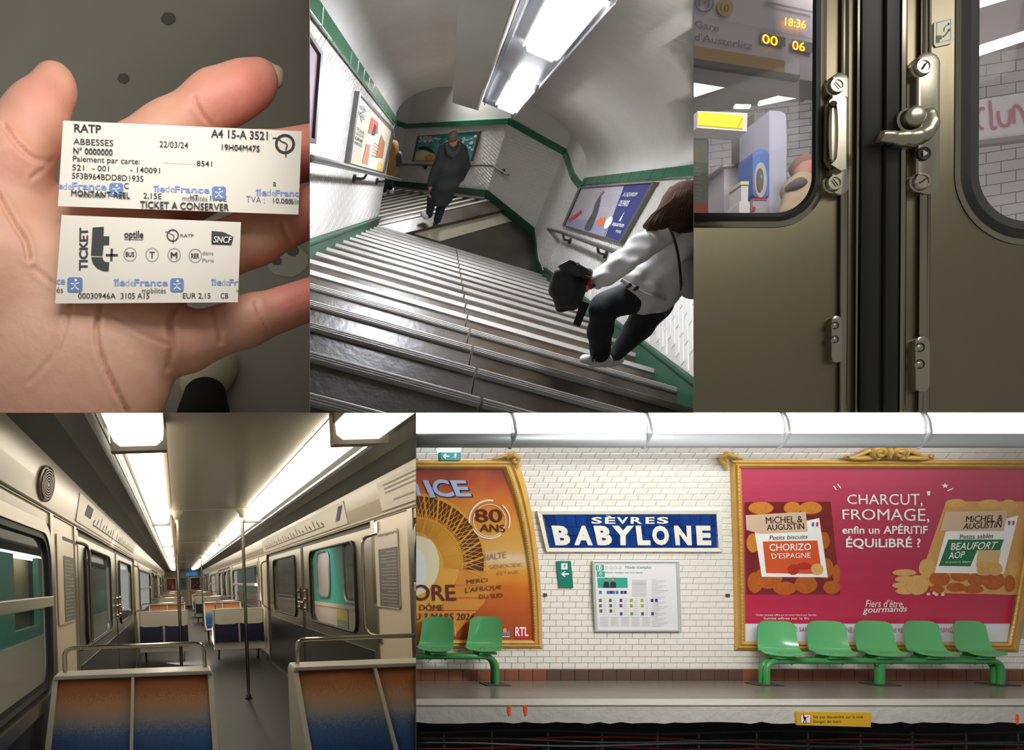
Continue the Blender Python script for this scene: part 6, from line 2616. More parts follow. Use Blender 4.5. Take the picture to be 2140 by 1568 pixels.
h.build('hair', mat('brown_hair', '4a3428', .85, spec=.12, noise=(35, .7), col2='2e1f18', stretch=(1.5, 1, .4)), root, warp=strands)
m = MB()
rnd = random.Random(4)
for i in range(46):
    f_ = i / 45
    sx = 1404 + 46 * f_ + rnd.uniform(-2, 2)
    ex = 1346 + 104 * f_ ** .8 + rnd.uniform(-4, 4)
    ey = 474 + 14 * f_ + rnd.uniform(-5, 5)
    mx_ = sx * .45 + ex * .55 - 4
    pts = spline([tuple(Qw(sx + 8, 396 + 10 * abs(f_ - .6), -.06)), tuple(Qw(sx, 418, -.115)), tuple(Qw(mx_, 446, -.13 - .02 * rnd.random())), tuple(Qw(ex, ey, -.085))], 5)
    m.tube(pts, [.0075 * (1 - .75 * k / (len(pts) - 1)) for k in range(len(pts))], 5)
hs = m.build('hair_strands', mat('brown_hair_light', '5a4234', .8, spec=.15, noise=(30, .6), col2='3a281f'), root, smooth=True)
hs['kind'] = 'stuff'
j = Soft(.0125)
j.chain([Qw(1424, 488), Qw(1402, 540), Qw(1372, 596), Qw(1360, 606)], [40 * uw, 50 * uw, 48 * uw, 46 * uw], .07, flat=((0, 1, 0), 1.2))
j.chain([Qw(1318, 574, -.05), Qw(1350, 594, -.06), Qw(1398, 606, -.02)], [19 * uw, 24 * uw, 20 * uw], .05)
j.chain([Qw(1378, 488, -.06), Qw(1340, 520, -.12), Qw(1303, 549, -.14), Qw(1264, 578, -.13), Qw(1243, 590, -.1)], [27 * uw, 24 * uw, 21 * uw, 18 * uw, 15.5 * uw], .04)
j.chain([Qw(1443, 500, .05), Qw(1452, 570, .05)], [26 * uw, 22 * uw], .05)
j.chain([Qw(1386, 478, -.04), Qw(1412, 484, -.08), Qw(1440, 482, -.04)], [12 * uw, 12 * uw, 12 * uw], .03)
j.build('jacket', mat('white_denim', 'd9d6d2', .8, noise=(20, .25), col2='c5c1bd'), root, warp=folds(.012, 44, 11))
m = MB()
for x, y in ((1316, 596), (1331, 602), (1241, 596)):
    c0 = Vector(Qw(x, y, -.19 if x > 1300 else -.16))
    m.lathe(c0, (0, -1, 0), [(.0125, -.02), (.0125, .004), (0, .006)], 10)
m.build('bolt', mat('jacket_button', '2a2826', .4), root)
m = MB()
m.tube(spline([tuple(Qw(1298, 584, -.12)), tuple(Qw(1322, 600, -.17)), tuple(Qw(1352, 617, -.19)), tuple(Qw(1384, 626, -.17)), tuple(Qw(1408, 628, -.08))], 6), .012, 8)
m.build('hem_band', MATS['white_denim'], root, smooth=True)
m = MB()
m.lathe(Vector(Qw(1249, 586, -.105)), Vector(Qw(1241, 592, -.1)) - Vector(Qw(1249, 586, -.105)), [(.050, -.012), (.054, -.006), (.054, .020), (.050, .026)], 18)
m.build('cuff', MATS['white_denim'], root, smooth=True)
tr = Soft(.0125)
tr.chain([Qw(1350, 616), Qw(1318, 620), Qw(1264, 638, -.03), Qw(1254, 690, -.02), Qw(1254, 740)], [34 * uw, 32 * uw, 25 * uw, 21 * uw, 19.5 * uw], .05)
tr.chain([Qw(1372, 608, .05), Qw(1362, 640, .08), Qw(1332, 690, .08), Qw(1290, 738, .08)], [46 * uw, 34 * uw, 25 * uw, 17 * uw], .05)
tr.build('trousers', mat('black_trousers', '101214', .8), root, warp=folds(.005, 34, 17))
for pts, dz in ((((1266, 756), (1244, 754), (1221, 750)), 0), (((1290, 752), (1278, 754), (1266, 752)), .12)):
    sh = Soft(.009)
    sh.chain([Qw(pts[0][0], pts[0][1], dz), Qw(pts[1][0], pts[1][1], dz), Qw(pts[2][0], pts[2][1], dz)], [14 * uw, 12.5 * uw, 10 * uw], .03)
    sh.chain([Qw(pts[0][0] - 2, pts[0][1] - 8, dz), Qw(pts[0][0] - 10, pts[0][1] - 8, dz)], [11 * uw, 10 * uw], .02)
    so = sh.build('shoe', mat('white_leather', 'dedbd6', .45), root)
    m = MB()
    for x in (pts[1][0] - 4, pts[1][0] + 3):
        m.tube([Qw(x, pts[1][1] - 12, dz - .02), Qw(x - 1, pts[1][1] - 6, dz - .075), Qw(x - 1, pts[1][1] + 2, dz - .085)], .006, 6)
    m.build('stripe', black, so)
st_ = MB()
st_.tube(spline([tuple(Qw(1399, 474, -.20)), tuple(Qw(1412, 510, -.27)), tuple(Qw(1420, 555, -.27)), tuple(Qw(1424, 608, -.22))], 5), .007, 6)
# things she carries
bg = thing('handbag', 'small grey shoulder bag on a thin dark strap at the woman\'s back', 'bag', P(1440, 616, dw(616) - .2))
st_.build('strap', black, bg, smooth=True)
s_ = Soft(.012)
s_.chain([Qw(1440, 560, -.2), Qw(1440, 602, -.2)], [17 * uw, 20 * uw], .03, flat=((0, 1, 0), 1.8))
s_.chain([Qw(1452, 560, -.2), Qw(1452, 604, -.2)], [17 * uw, 20 * uw], .03, flat=((0, 1, 0), 1.8))
s_.build('pouch', mat('grey_canvas', 'a5a3a0', .8), bg)
bk = thing('backpack', 'bulky black backpack hanging from the woman\'s hand above the steps', 'bag', P(1190, 655, dw(655)))
s_ = Soft(.0125)
for c0_, c1_ in (((1170, 572), (1160, 606)), ((1190, 556), (1178, 640)), ((1226, 574), (1196, 636)), ((1166, 600), (1172, 640)), ((1206, 566), (1186, 620))):
    s_.chain([Qw(c0_[0], c0_[1], -.1), Qw(c1_[0], c1_[1], -.07)], [12 * uw, 14 * uw], .03)
s_.chain([Qw(1186, 590, -.12), Qw(1182, 622, -.1)], [20 * uw, 20 * uw], .03)
s_.build('sack', mat('black_nylon', '17191b', .55, noise=(12, .4), col2='24282b'), bk, warp=folds(.009, 22, 23))
m = MB()
m.hexa([Vector(Qw(x, y, -.22)) for x, y in ((1163, 556), (1192, 541), (1238, 566), (1208, 578))] + [Vector(Qw(x, y, -.12)) for x, y in ((1163, 560), (1192, 545), (1238, 570), (1208, 582))])
m.build('top_flap', mat('dark_flap', '2c3032', .5), bk, bevel=.02)
m = MB()
m.tube([Qw(1206, 552, -.22), Qw(1220, 578, -.2), Qw(1234, 582, -.14)], .012, 6)
m.build('carry_loop', black, bk, smooth=True)
m = MB()
m.hexa([Vector(Qw(x, y, -.06)) for x, y in ((1214, 628), (1232, 634), (1212, 684), (1197, 678))] + [Vector(Qw(x, y, 0)) for x, y in ((1214, 628), (1232, 634), (1212, 684), (1197, 678))])
m.build('hanging_strap', mat('black_webbing', '0f1011', .7), bk, bevel=.008)
m = MB()
m.tube([Qw(1236, 582, -.17), Qw(1231, 592, -.18), Qw(1235, 602, -.16)], .011, 8)
m.build('bracelet', mat('red_bracelet', 'a8263a', .5), root)

# the person half hidden round the corner
dp = depth_line(405, SB * 23.6, 290, SB * 23.6 - 1.0)
Qp = lambda x, y, dz=0: Q(x, y, dz, dp)
root = thing('person', 'person in a tan coat with a dark backpack half hidden by the tiled corner', 'person', P(816, 405, dp(405)))
uq = SB * 23.2 / F
b = Soft(.014)
b.ball(Qp(814, 287), 9 * uq, .02)
b.chain([Qp(815, 294), Qp(816, 305), Qp(818, 345)], [5 * uq, 10 * uq, 11 * uq], .03)
b.chain([Qp(815, 350), Qp(815, 372), Qp(816, 396)], [8 * uq, 6 * uq, 4 * uq], .03)
b.chain([Qp(811, 350), Qp(808, 372), Qp(804, 396)], [8 * uq, 6 * uq, 4 * uq], .03)
b.chain([Qp(822, 308), Qp(824, 330), Qp(822, 350)], [4 * uq, 4 * uq, 3 * uq], .02)
b.build('body', skin_p, root)
c = Soft(.013)
c.chain([Qp(818, 308), Qp(816, 338), Qp(812, 362)], [13 * uq, 14 * uq, 12 * uq], .04)
c.chain([Qp(824, 306), Qp(826, 330), Qp(822, 352)], [7 * uq, 7 * uq, 6 * uq], .03)
c.build('coat', mat('tan_coat', '9a6b3a', .85), root, warp=folds(.006, 30, 31))
tr = Soft(.012)
tr.chain([Qp(814, 362), Qp(815, 378), Qp(816, 392)], [9 * uq, 7 * uq, 5.5 * uq], .03)
tr.chain([Qp(809, 362), Qp(807, 380), Qp(803, 398)], [9 * uq, 7 * uq, 5.5 * uq], .03)
tr.build('trousers', MATS['dark_trousers'], root)
for x, y in ((818, 398), (803, 402)):
    sh = Soft(.009)
    sh.chain([Qp(x - 2, y - 6), Qp(x, y), Qp(x + 1, y + 4)], [4.6 * uq, 5 * uq, 4.4 * uq], .02)
    sh.build('shoe', MATS['white_sneaker'], root)
h = Soft(.012)
h.ball(Qp(814, 286, -.02), 9.8 * uq, .02)
h.build('hair', MATS['short_grey_hair'], root)
bk2 = thing('backpack', 'small dark backpack on the tan coat at the corner', 'bag', P(833, 346, dp(346) - .1))
s_ = Soft(.012)
s_.chain([Qp(832, 325, -.05), Qp(833, 339, -.05)], [7.5 * uq, 8.5 * uq], .03)
s_.build('sack', mat('slate_nylon', '3a3842', .6), bk2)
# ================================================================== A  open hand with two paper tickets
PANEL[0] = 'A'
HD = 1.3


def HQ(px, py, z=0.0):
    """z: height towards the camera"""
    return np.array(P(px, py, HD - z))


CREASES = [([(212, 632), (201, 690), (212, 750), (240, 812), (266, 862)], 5.5, .016), ([(150, 632), (134, 690), (112, 742), (60, 800)], 5, .007),
           ([(-5, 405), (18, 446), (34, 474), (52, 502), (60, 540)], 6, .018), ([(8, 262), (40, 305), (74, 332), (112, 338)], 6, .014), ([(66, 372), (92, 352), (116, 330)], 5, .010),
           ([(405, 205), (420, 236), (446, 266)], 5, .010), ([(410, 222), (428, 252)], 4, .006), ([(592, 470), (600, 492), (616, 512)], 5, .010),
           ([(446, 645), (456, 680), (460, 716)], 5, .012), ([(456, 650), (466, 690)], 4, .007), ([(534, 630), (546, 662), (560, 698)], 5, .009),
           ([(366, 640), (356, 674), (360, 720), (352, 770)], 7, .020), ([(70, 560), (120, 600), (150, 632)], 5, .006), ([(240, 660), (300, 700), (350, 720)], 5, .004)]


def seg_dist(x, y, pts):
    d = np.full(x.shape, 1e9)
    for (x0, y0), (x1, y1) in zip(pts, pts[1:]):
        dx, dy = x1 - x0, y1 - y0
        t = np.clip(((x - x0) * dx + (y - y0) * dy) / (dx * dx + dy * dy), 0, 1)
        d = np.minimum(d, np.hypot(x - x0 - t * dx, y - y0 - t * dy))
    return d


def hand_px(V):
    return PX + F * V[:, 0] / V[:, 1], PY - F * (V[:, 2] - EYE) / V[:, 1]


def hand_post(V, Q_):
    """press the skin creases into the palm side"""
    fn = np.cross(V[Q_[:, 1]] - V[Q_[:, 0]], V[Q_[:, 2]] - V[Q_[:, 0]])
    N = np.zeros_like(V)
    for i in range(4):
        np.add.at(N, Q_[:, i], fn)
    N /= np.linalg.norm(N, axis=1)[:, None] + 1e-9
    if (N[:, 1] * (V[:, 1] - V[:, 1].mean())).mean() < 0:
        N = -N
    front = np.clip(-N[:, 1], 0, 1)
    x, y = hand_px(V)
    for pts, w, a in CREASES:
        d = seg_dist(x, y, spline(pts, 4))
        V = V - N * (a * .55 * np.exp(-(d / (w * .75)) ** 2) * front)[:, None] + N * (a * .12 * np.exp(-((d - 2.0 * w) / w) ** 2) * front)[:, None]
    return V


def hand_color(V):
    x, y = hand_px(V)
    base = np.array(lin('d6a38b'))
    red = np.array(lin('dc7a70'))
    pale = np.array(lin('dfb59c'))
    c = np.tile(base, (len(V), 1))

    def mix(c, col, w):
        return c * (1 - w[:, None]) + col * w[:, None]
    for cx, cy, r, k in ((530, 180, 75, .75), (650, 320, 70, .8), (655, 440, 80, .6), (630, 620, 80, .75), (100, 200, 70, .35), (430, 200, 60, .35), (380, 720, 60, .2), (30, 330, 60, .2)):
        c = mix(c, red, k * np.exp(-((x - cx) ** 2 + (y - cy) ** 2) / r ** 2))
    for cx, cy, r, k in ((120, 560, 140, .4), (260, 780, 110, .4), (60, 760, 120, .3)):
        c = mix(c, pale, k * np.exp(-((x - cx) ** 2 + (y - cy) ** 2) / r ** 2))
    mot = .5 + .5 * np.sin(x * .055 + 2 * np.sin(y * .041)) * np.sin(y * .06 + 1.5 * np.sin(x * .05))
    c = mix(c, np.array(lin('c58268')), .22 * mot)
    return c


skin = mat('hand_skin', 'cf9a80', .48, sss=.12, attr='tint', bump=(55, .22, .006))
hand = thing('hand', 'open left hand, palm up, holding out two paper tickets', 'hand', P(150, 862, HD))
s = Soft(.0052)
FL = ((0, 1, 0), 1.5)
mm_ = .001
s.chain([HQ(40, 960, -.03), HQ(120, 800, -.02), HQ(170, 560, -.01)], [.165, .165, .150], .08, flat=FL)
s.chain([HQ(160, 920, -.02), HQ(215, 770, -.02), HQ(255, 600, -.01), HQ(250, 440, -.01)], [.125, .128, .112, .10], .08, flat=FL)
s.chain([HQ(-40, 760, .0), HQ(-20, 560, .02), HQ(-20, 430, .03)], [.13, .125, .10], .07, flat=((0, 1, 0), 1.15))
s.chain([HQ(-45, 470, .02), HQ(18, 352, .05), HQ(60, 276, .05), HQ(112, 190, .05)], [.10, .080, .063, .048], .03)
s.ball(HQ(80, 240, .065), .052, .03)
s.chain([HQ(225, 365, -.01), HQ(340, 287, .01), HQ(440, 216, .03), HQ(536, 178, .035)], [.075, .057, .052, .044], .028)
s.ball(HQ(500, 192, .045), .046, .03)
s.chain([HQ(240, 430, -.01), HQ(400, 390, .01), HQ(530, 346, .025), HQ(655, 318, .035)], [.078, .060, .055, .049], .024)
s.chain([HQ(260, 560, -.01), HQ(415, 545, .01), HQ(540, 492, .025), HQ(665, 436, .04)], [.078, .060, .053, .046], .022)
s.chain([HQ(270, 740, -.015), HQ(390, 718, .005), HQ(520, 671, .025), HQ(660, 622, .035)], [.078, .056, .047, .041], .022)
s.ball(HQ(330, 690, .0), .06, .05)
s.build('body', skin, hand, color=hand_color, post=hand_post, relax=2)
n_ = Soft(.004)
n_.chain([HQ(558, 141, -.005), HQ(577, 158, .0), HQ(580, 172, .0)], [.012, .0145, .012], .01)
n_.build('nail', mat('finger_nail', 'b9a48a', .3), hand)

# ---- tickets
paper_t = mat('ticket_paper', 'dedad2', .55, noise=(5, .2), col2='d2cec6')
ink_t = mat('ticket_ink', '26262b', .6)
ink_g = mat('ticket_ink_grey', '63636a', .6)
blue_t = mat('ticket_blue', '7f9bd6', .6)
blue_i = mat('ticket_icon_blue', '5f7fb8', .6)
Zq = lambda x, y: (110 + x / 3.646, 230 + y / 3.646)


def ticket_surface(z):
    return lambda px, py, off=0: P(px, py, HD - z - off)


def tx(m, S, s_, x0, y0, x1, y1, slope, bold=0.0, shear=0.0, off=.0012):
    dy = slope * (x1 - x0)
    letters(m, s_, [Zq(x0, y0), Zq(x1, y0 + dy), Zq(x1, y1 + dy), Zq(x0, y1)], S, off, bold=bold, shear=shear)


def zq(pts):
    return [Zq(*p) for p in pts]


def walker(m, S, x0, y0, x1, y1):
    w, h = x1 - x0, y1 - y0
    f_ = lambda u, v: Zq(x0 + u * w, y0 + v * h)
    flat(m, [f_(.55 + .09 * cos(a), .2 + .09 * sin(a)) for a in [k * pi / 6 for k in range(12)]], S, .0018, band=50)
    stroke(m, [f_(.22, .42), (f_(.5, .46)), f_(.78, .36)], 1.8 * w / 100, S, .0018)
    stroke(m, [f_(.5, .44), f_(.48, .64), f_(.24, .82)], 2.2 * w / 100, S, .0018)
    stroke(m, [f_(.48, .62), f_(.76, .84)], 2.2 * w / 100, S, .0018)


def ratp_mark(m, S, cx, cy, r, w):
    px, py = Zq(cx, cy)
    q = 1 / 3.646
    ring(m, px, py, (r - w / 2) * q, (r + w / 2) * q, S, .0012, n=36)


def face_line(m, S, cx, cy, r, w):
    pts = [(-1.3, -.62), (-.75, -.58), (-.35, -.25), (.05, -.1), (.25, .2), (.12, .5), (.1, 1.4)]
    stroke(m, spline([Zq(cx + r * a, cy + r * b) for a, b in pts], 4), w / 3.646, S, .0014)


Z1 = .128
S1 = ticket_surface(Z1)
t = thing('paper_ticket', 'long white payment receipt ticket lying across the fingers', 'ticket', S1(375, 440), 'paper tickets in the hand')
m = MB()
c_ = [(132, 252), (630.6, 274.4), (623.5, 448.6), (121, 431)]
m.hexa([S1(x, y) for x, y in c_] + [S1(x, y, -.003) for x, y in c_])
m.build('card', paper_t, t)
m = MB()
SLP = .045
for a in (('RATP', 165, 105, 370, 168, SLP, .02), ('A4 15-A 3521', 1207, 145, 1640, 210, SLP, .02), ('TICKET A CONSERVER', 667, 692, 1343, 744, .033, .006)):
    tx(m, S1, *a[:6], bold=a[6])
for a in (('ABBESSES', 158, 215, 462, 262), ('N° 0000000', 158, 282, 457, 330), ('Paiement par carte:', 155, 347, 665, 405), ('521', 150, 414, 240, 458), ('- 001', 302, 420, 430, 462),
          ('- 140091', 592, 431, 818, 474), ('5F3B964BDD8D1935', 148, 477, 692, 522), ('22/03/24', 815, 236, 1033, 282), ('19H04M47S', 1290, 258, 1577, 303), ('8541', 1097, 385, 1215, 426),
          ('C', 545, 555, 580, 600), ('a', 1680, 548, 1703, 580), ('MONTANT REEL', 142, 608, 590, 652), ('2,15E', 692, 630, 830, 680), ('1,95E', 1200, 652, 1325, 698), ('HT', 1050, 645, 1110, 685),
          ('10,00%', 1680, 670, 1835, 714)):
    tx(m, S1, *a, SLP, bold=.003)
m.build('lettering', ink_t, t)
m = MB()
tx(m, S1, 'TVA :', 1475, 655, 1615, 703, SLP, bold=-.01)
for x0, x1, y, s_ in ((205, 390, 624, 'mobilités'), (990, 1180, 650, 'mobilités'), (1760, 1878, 674, 'mobilit')):
    tx(m, S1, s_, x0, y, x1, y + 40, SLP * .6, off=.0016)
for k in range(12):
    stroke(m, [Zq(848 + k * 20.5, 403 + k * .9), Zq(848 + k * 20.5 + 13, 403.6 + k * .9)], .8, S1, .0012)
m.build('lettering', ink_g, t)
m = MB()
for s_, x0, y0, x1, y1, b_ in (('e', 45, 566, 78, 600, .02), ('de', 80, 553, 146, 604, -.014), ('France', 148, 550, 412, 604, .02), ('île', 768, 572, 856, 622, .02), ('de', 859, 574, 928, 624, -.014),
                               ('France', 931, 578, 1195, 628, .02), ('île', 1545, 600, 1631, 652, .02), ('de', 1634, 603, 1696, 653, -.014), ('Franc', 1698, 608, 1876, 655, .02)):
    tx(m, S1, s_, x0, y0, x1, y1, .025, bold=b_)
m.build('lettering', blue_t, t)
for x0, y0, x1, y1 in ((432, 556, 537, 658), (1215, 583, 1320, 683)):
    m = MB()
    flat(m, zq(rounded(x0, y0, x1, y1, 18)), S1, .0014, band=90)
    ic = m.build('logo_square', blue_i, t)
    m = MB()
    walker(m, S1, x0, y0, x1, y1)
    m.build('walker_mark', white, ic)
m = MB()
ratp_mark(m, S1, 1770, 258, 66, 20)
m.build('logo_ring', ink_t, t)
m = MB()
face_line(m, S1, 1770, 258, 72, 9)
m.build('logo_profile', ink_t, t)

Z2 = .118
S2 = ticket_surface(Z2)
t = thing('paper_ticket', 'shorter white travel ticket with a big t+ below the receipt', 'ticket', S2(310, 634), 'paper tickets in the hand')
m = MB()
c_ = [(128.7, 449.4), (503.6, 464.5), (497, 632), (115, 634.6)]
m.hexa([S2(x, y) for x, y in c_] + [S2(x, y, -.003) for x, y in c_])
m.build('card', paper_t, t)
m = MB()
letters(m, 'TICKET', [Zq(200, 1222), Zq(204, 897), Zq(272, 895), Zq(268, 1222)], S2, .0012, bold=.03)
flat(m, zq([(305, 895), (390, 890), (388, 962), (432, 962), (430, 1028), (388, 1028), (380, 1112), (292, 1108)]), S2, .0012, band=90)
flat(m, zq([(293, 1120), (380, 1122), (385, 1142), (402, 1158), (432, 1160), (426, 1228), (385, 1226), (340, 1206), (308, 1170)]), S2, .0012, band=90)
stroke(m, [Zq(405, 1105), Zq(497, 1105)], 4.4, S2, .0012)
stroke(m, [Zq(451, 1055), Zq(447, 1150)], 4.6, S2, .0012)
tx(m, S2, 'optile', 545, 918, 692, 992, .02, bold=.025)
stroke(m, [Zq(545, 985), Zq(692, 988)], 1.2, S2, .0012)
for a in (('BUS', 557, 1080, 622, 1118), ('T', 738, 1080, 778, 1128), ('M', 900, 1082, 950, 1128), ('RER', 1056, 1092, 1118, 1130)):
    tx(m, S2, *a, .012, bold=.02 if len(a[0]) > 1 else .012)
for a in (('00030946A', 195, 1394, 480, 1438), ('3105 A15', 520, 1394, 737, 1438), ('EUR 2,15', 992, 1394, 1203, 1442), ('CB', 1280, 1394, 1338, 1436)):
    tx(m, S2, *a, 0, bold=.003)
tx(m, S2, 'RATP', 975, 945, 1075, 968, .01)
for a in (('és', 30, 1350, 80, 1392), ('mobilités', 682, 1355, 862, 1396), ('n', 1400, 1370, 1414, 1388)):
    tx(m, S2, *a, .005, bold=-.004)
m.build('lettering', ink_t, t)
m = MB()
tx(m, S2, 'dans', 1142, 1075, 1224, 1104, 0, bold=-.006)
tx(m, S2, 'Paris', 1142, 1130, 1228, 1160, 0, bold=-.006)
m.build('lettering', ink_g, t)
for cx, cy in ((590, 1100), (758, 1103), (926, 1105), (1087, 1110)):
    m = MB()
    x, y = Zq(cx, cy)
    ring(m, x, y, 46 / 3.646, 49 / 3.646, S2, .0012, n=30, sy=1.06)
    m.build('mode_circle', ink_t, t)
m = MB()
ratp_mark(m, S2, 915, 955, 42, 9)
m.build('logo_ring', ink_t, t)
m = MB()
face_line(m, S2, 915, 955, 44, 5)
m.build('logo_profile', ink_t, t)
m = MB()
flat(m, zq([(1212, 922), (1300, 930), (1378, 965), (1362, 1028), (1210, 1022)]), S2, .0012, band=90)
bd = m.build('rail_badge', ink_t, t)
m = MB()
tx(m, S2, 'SNCF', 1224, 962, 1368, 1010, .03, bold=.02, shear=.25, off=.002)
m.build('badge_lettering', white, bd)
m = MB()
for s_, x0, y0, x1, y1, b_ in (('ce', 30, 1290, 95, 1328, .02), ('île', 462, 1285, 553, 1340, .02), ('de', 556, 1288, 620, 1340, -.014), ('France', 623, 1288, 878, 1340, .02),
                               ('île', 1205, 1285, 1288, 1336, .02), ('de', 1290, 1288, 1344, 1336, -.014), ('Fr', 1346, 1288, 1416, 1336, .02)):
    tx(m, S2, s_, x0, y0, x1, y1, .005, bold=b_)
m.build('lettering', blue_t, t)
for x0, y0, x1, y1 in ((113, 1275, 227, 1387), (897, 1282, 998, 1385)):
    m = MB()
    flat(m, zq(rounded(x0, y0, x1, y1, 20)), S2, .0014, band=90)
    ic = m.build('logo_square', blue_i, t)
    m = MB()
    walker(m, S2, x0, y0, x1, y1)
    m.build('walker_mark', white, ic)

# ---- floor far below the hand, stains, the holder's shoe
FD = 2.9
m = MB()
m.prism([P(-80, -80, FD), P(700, -80, FD), P(700, 900, FD), P(-80, 900, FD)], (0, .05, 0))
struct(m.build('floor', mat('hall_floor', 'b0aa9c', .55, noise=(1.1, .5), col2='9c978a')), 'plain grey floor far below the hand')
dark_s = mat('gum_stain', '6d6960', .7)
for k, (x, y, r, lb) in enumerate(((352, 38, 15, 'dark gum spot on the floor near the top'), (258, 163, 12, 'smaller dark gum spot above the receipt'), (612, 524, 13, 'dark spot inside the pale floor stain'), (578, 545, 11, 'second dark spot in the pale floor stain'))):
    m = MB()
    pts = disc(x, y, r, r * .85, 16, k, .08)
    m.prism([P(a, b, FD - .004) for a, b in pts], (0, .003, 0))
    tag(m.build('floor_spot', dark_s), lb, 'spot', 'spots on the hall floor')
m = MB()
pts = disc(600, 545, 44, 34, 20, 0, .05)
m.prism([P(a, b, FD - .0025) for a, b in pts], (0, .002, 0))
tag(m.build('floor_stain', mat('pale_stain', 'c8c3b4', .6)), 'pale round stain on the floor between ring and little finger', 'stain')
sh = thing('shoe', 'cream shoe of the ticket holder on the floor below the hand', 'shoe', P(430, 850, FD))
s = Soft(.016)
FQ = lambda x, y, z=0: np.array(P(x, y, FD - z))
s.chain([FQ(420, 800, .06), FQ(445, 775, .06), FQ(466, 756, .05)], [.10, .095, .07], .06)
s.build('upper', mat('cream_leather', 'ddd2b0', .6), sh)
tr_ = Soft(.016)
tr_.chain([FQ(425, 870, .12), FQ(428, 832, .10)], [.125, .10], .05)
tr_.build('trouser_hem', mat('black_wool', '12110f', .9), sh)
s2_ = thing('shoe', 'black toe cap at the lower edge beside the cream shoe', 'shoe', P(310, 862, FD))
s = Soft(.016)
s.chain([FQ(300, 880, .06), FQ(318, 866, .06)], [.07, .05], .04)
s.build('upper', MATS['black_wool'], s2_)
# ================================================================== C  steel train door leaves seen from inside
PANEL[0] = 'C'
CD = 1.3
sk = lambda py: -5.0 * (py - 250) / 863          # the door hangs a touch out of plumb


def SC_(px, py, off=0):
    return P(px + sk(py), py, CD - off)


dsteel_c = mat('brushed_door_steel', '847c68', .38, metal=1, noise=(2.5, .45), col2='6e6753', bump=(90, .10, .002), stretch=(1, 1, .12))
rim_c = mat('polished_rim', '9a9484', .3, metal=1)
lock_c = mat('worn_chrome', 'a9a392', .27, metal=1)
rub_c = mat('door_rubber', '23241f', .6)
slot_c = mat('slot_dark', '1c1a14', .7)


def loop_strip(m, outer, inner, o_off, i_off, S=SC_, back=0.0):
    """band between two outlines"""
    n = len(outer)
    vs = []
    for a, b in zip(outer, inner):
        vs += [S(a[0], a[1], o_off), S(b[0], b[1], i_off), S(b[0], b[1], back), S(a[0], a[1], back)]
    fs = []
    for k in range(n):
        k2 = (k + 1) % n
        for j in range(4):
            fs.append((4 * k + j, 4 * k + (j + 1) % 4, 4 * k2 + (j + 1) % 4, 4 * k2 + j))
    m.add(vs, fs)


def leaf(label, x0, x1, win, rw):
    """win: glass outline x0, y0, x1, y1, radius; rw: rubber width"""
    t = thing('train_door_leaf', label, 'door', SC_((x0 + x1) / 2, 863), 'door leaves')
    gx0, gy0, gx1, gy1, r = win
    ox0, oy0, ox1, oy1 = gx0 - rw, gy0 - rw, gx1 + rw, gy1 + rw
    hole = rounded(ox0, oy0, ox1, oy1, r + rw, 14)
    # sheet: outline with the window cut out, as quads fanning from the hole to the border
    X0, X1, Y0, Y1 = x0, x1, -90, 900
    m = MB()
    outer = []
    cx, cy = (ox0 + ox1) / 2, (oy0 + oy1) / 2
    B_ = (min(X0, ox0 - 6), Y0 if Y0 < oy0 else oy0 - 6, max(X1, ox1 + 6), Y1)
    for x, y in hole:
        # push each hole point straight out to the border rectangle
        dx, dy = x - cx, y - cy
        s_ = []
        if dx > 1e-6:
            s_.append((B_[2] - cx) / dx)
        if dx < -1e-6:
            s_.append((B_[0] - cx) / dx)
        if dy > 1e-6:
            s_.append((B_[3] - cy) / dy)
        if dy < -1e-6:
            s_.append((B_[1] - cy) / dy)
        k = min(s_)
        outer.append((cx + dx * k, cy + dy * k))
    # corners of the border
    loop_strip(m, outer, hole, 0, 0, back=-.03)
    for qx, qy in ((B_[0], B_[1]), (B_[2], B_[1]), (B_[2], B_[3]), (B_[0], B_[3])):
        near = sorted(range(len(outer)), key=lambda i: abs(outer[i][0] - qx) + abs(outer[i][1] - qy))
        e1 = min((i for i in range(len(outer)) if abs(outer[i][0] - qx) < .01), key=lambda i: abs(outer[i][1] - qy), default=None)
        e2 = min((i for i in range(len(outer)) if abs(outer[i][1] - qy) < .01), key=lambda i: abs(outer[i][0] - qx), default=None)
        if e1 is None or e2 is None:
            continue
        m.prism([SC_(*outer[e1]), SC_(qx, qy), SC_(*outer[e2])], (0, .03, 0))
    m.build('sheet', dsteel_c, t)
    m = MB()
    lip_o = rounded(ox0 - 12, oy0 - 12, ox1 + 12, oy1 + 12, r + rw + 12, 14)
    loop_strip(m, lip_o, hole, .001, .006)
    m.build('steel_rim', rim_c, t, smooth=50)
    m = MB()
    mid = rounded(gx0 - rw * .45, gy0 - rw * .45, gx1 + rw * .45, gy1 + rw * .45, r + rw * .45, 14)
    gl = rounded(gx0, gy0, gx1, gy1, r, 14)
    loop_strip(m, hole, mid, .006, .012, back=-.02)
    loop_strip(m, mid, gl, .012, .0, back=-.02)
    m.build('window_gasket', rub_c, t, smooth=50)
    m = MB()
    m.add([SC_(x, y, -.006) for x, y in gl], [tuple(range(len(gl)))])
    m.build('pane', mat('door_glass', 'd8d4d6', .05, alpha=.10, spec=.5), t)
    return t


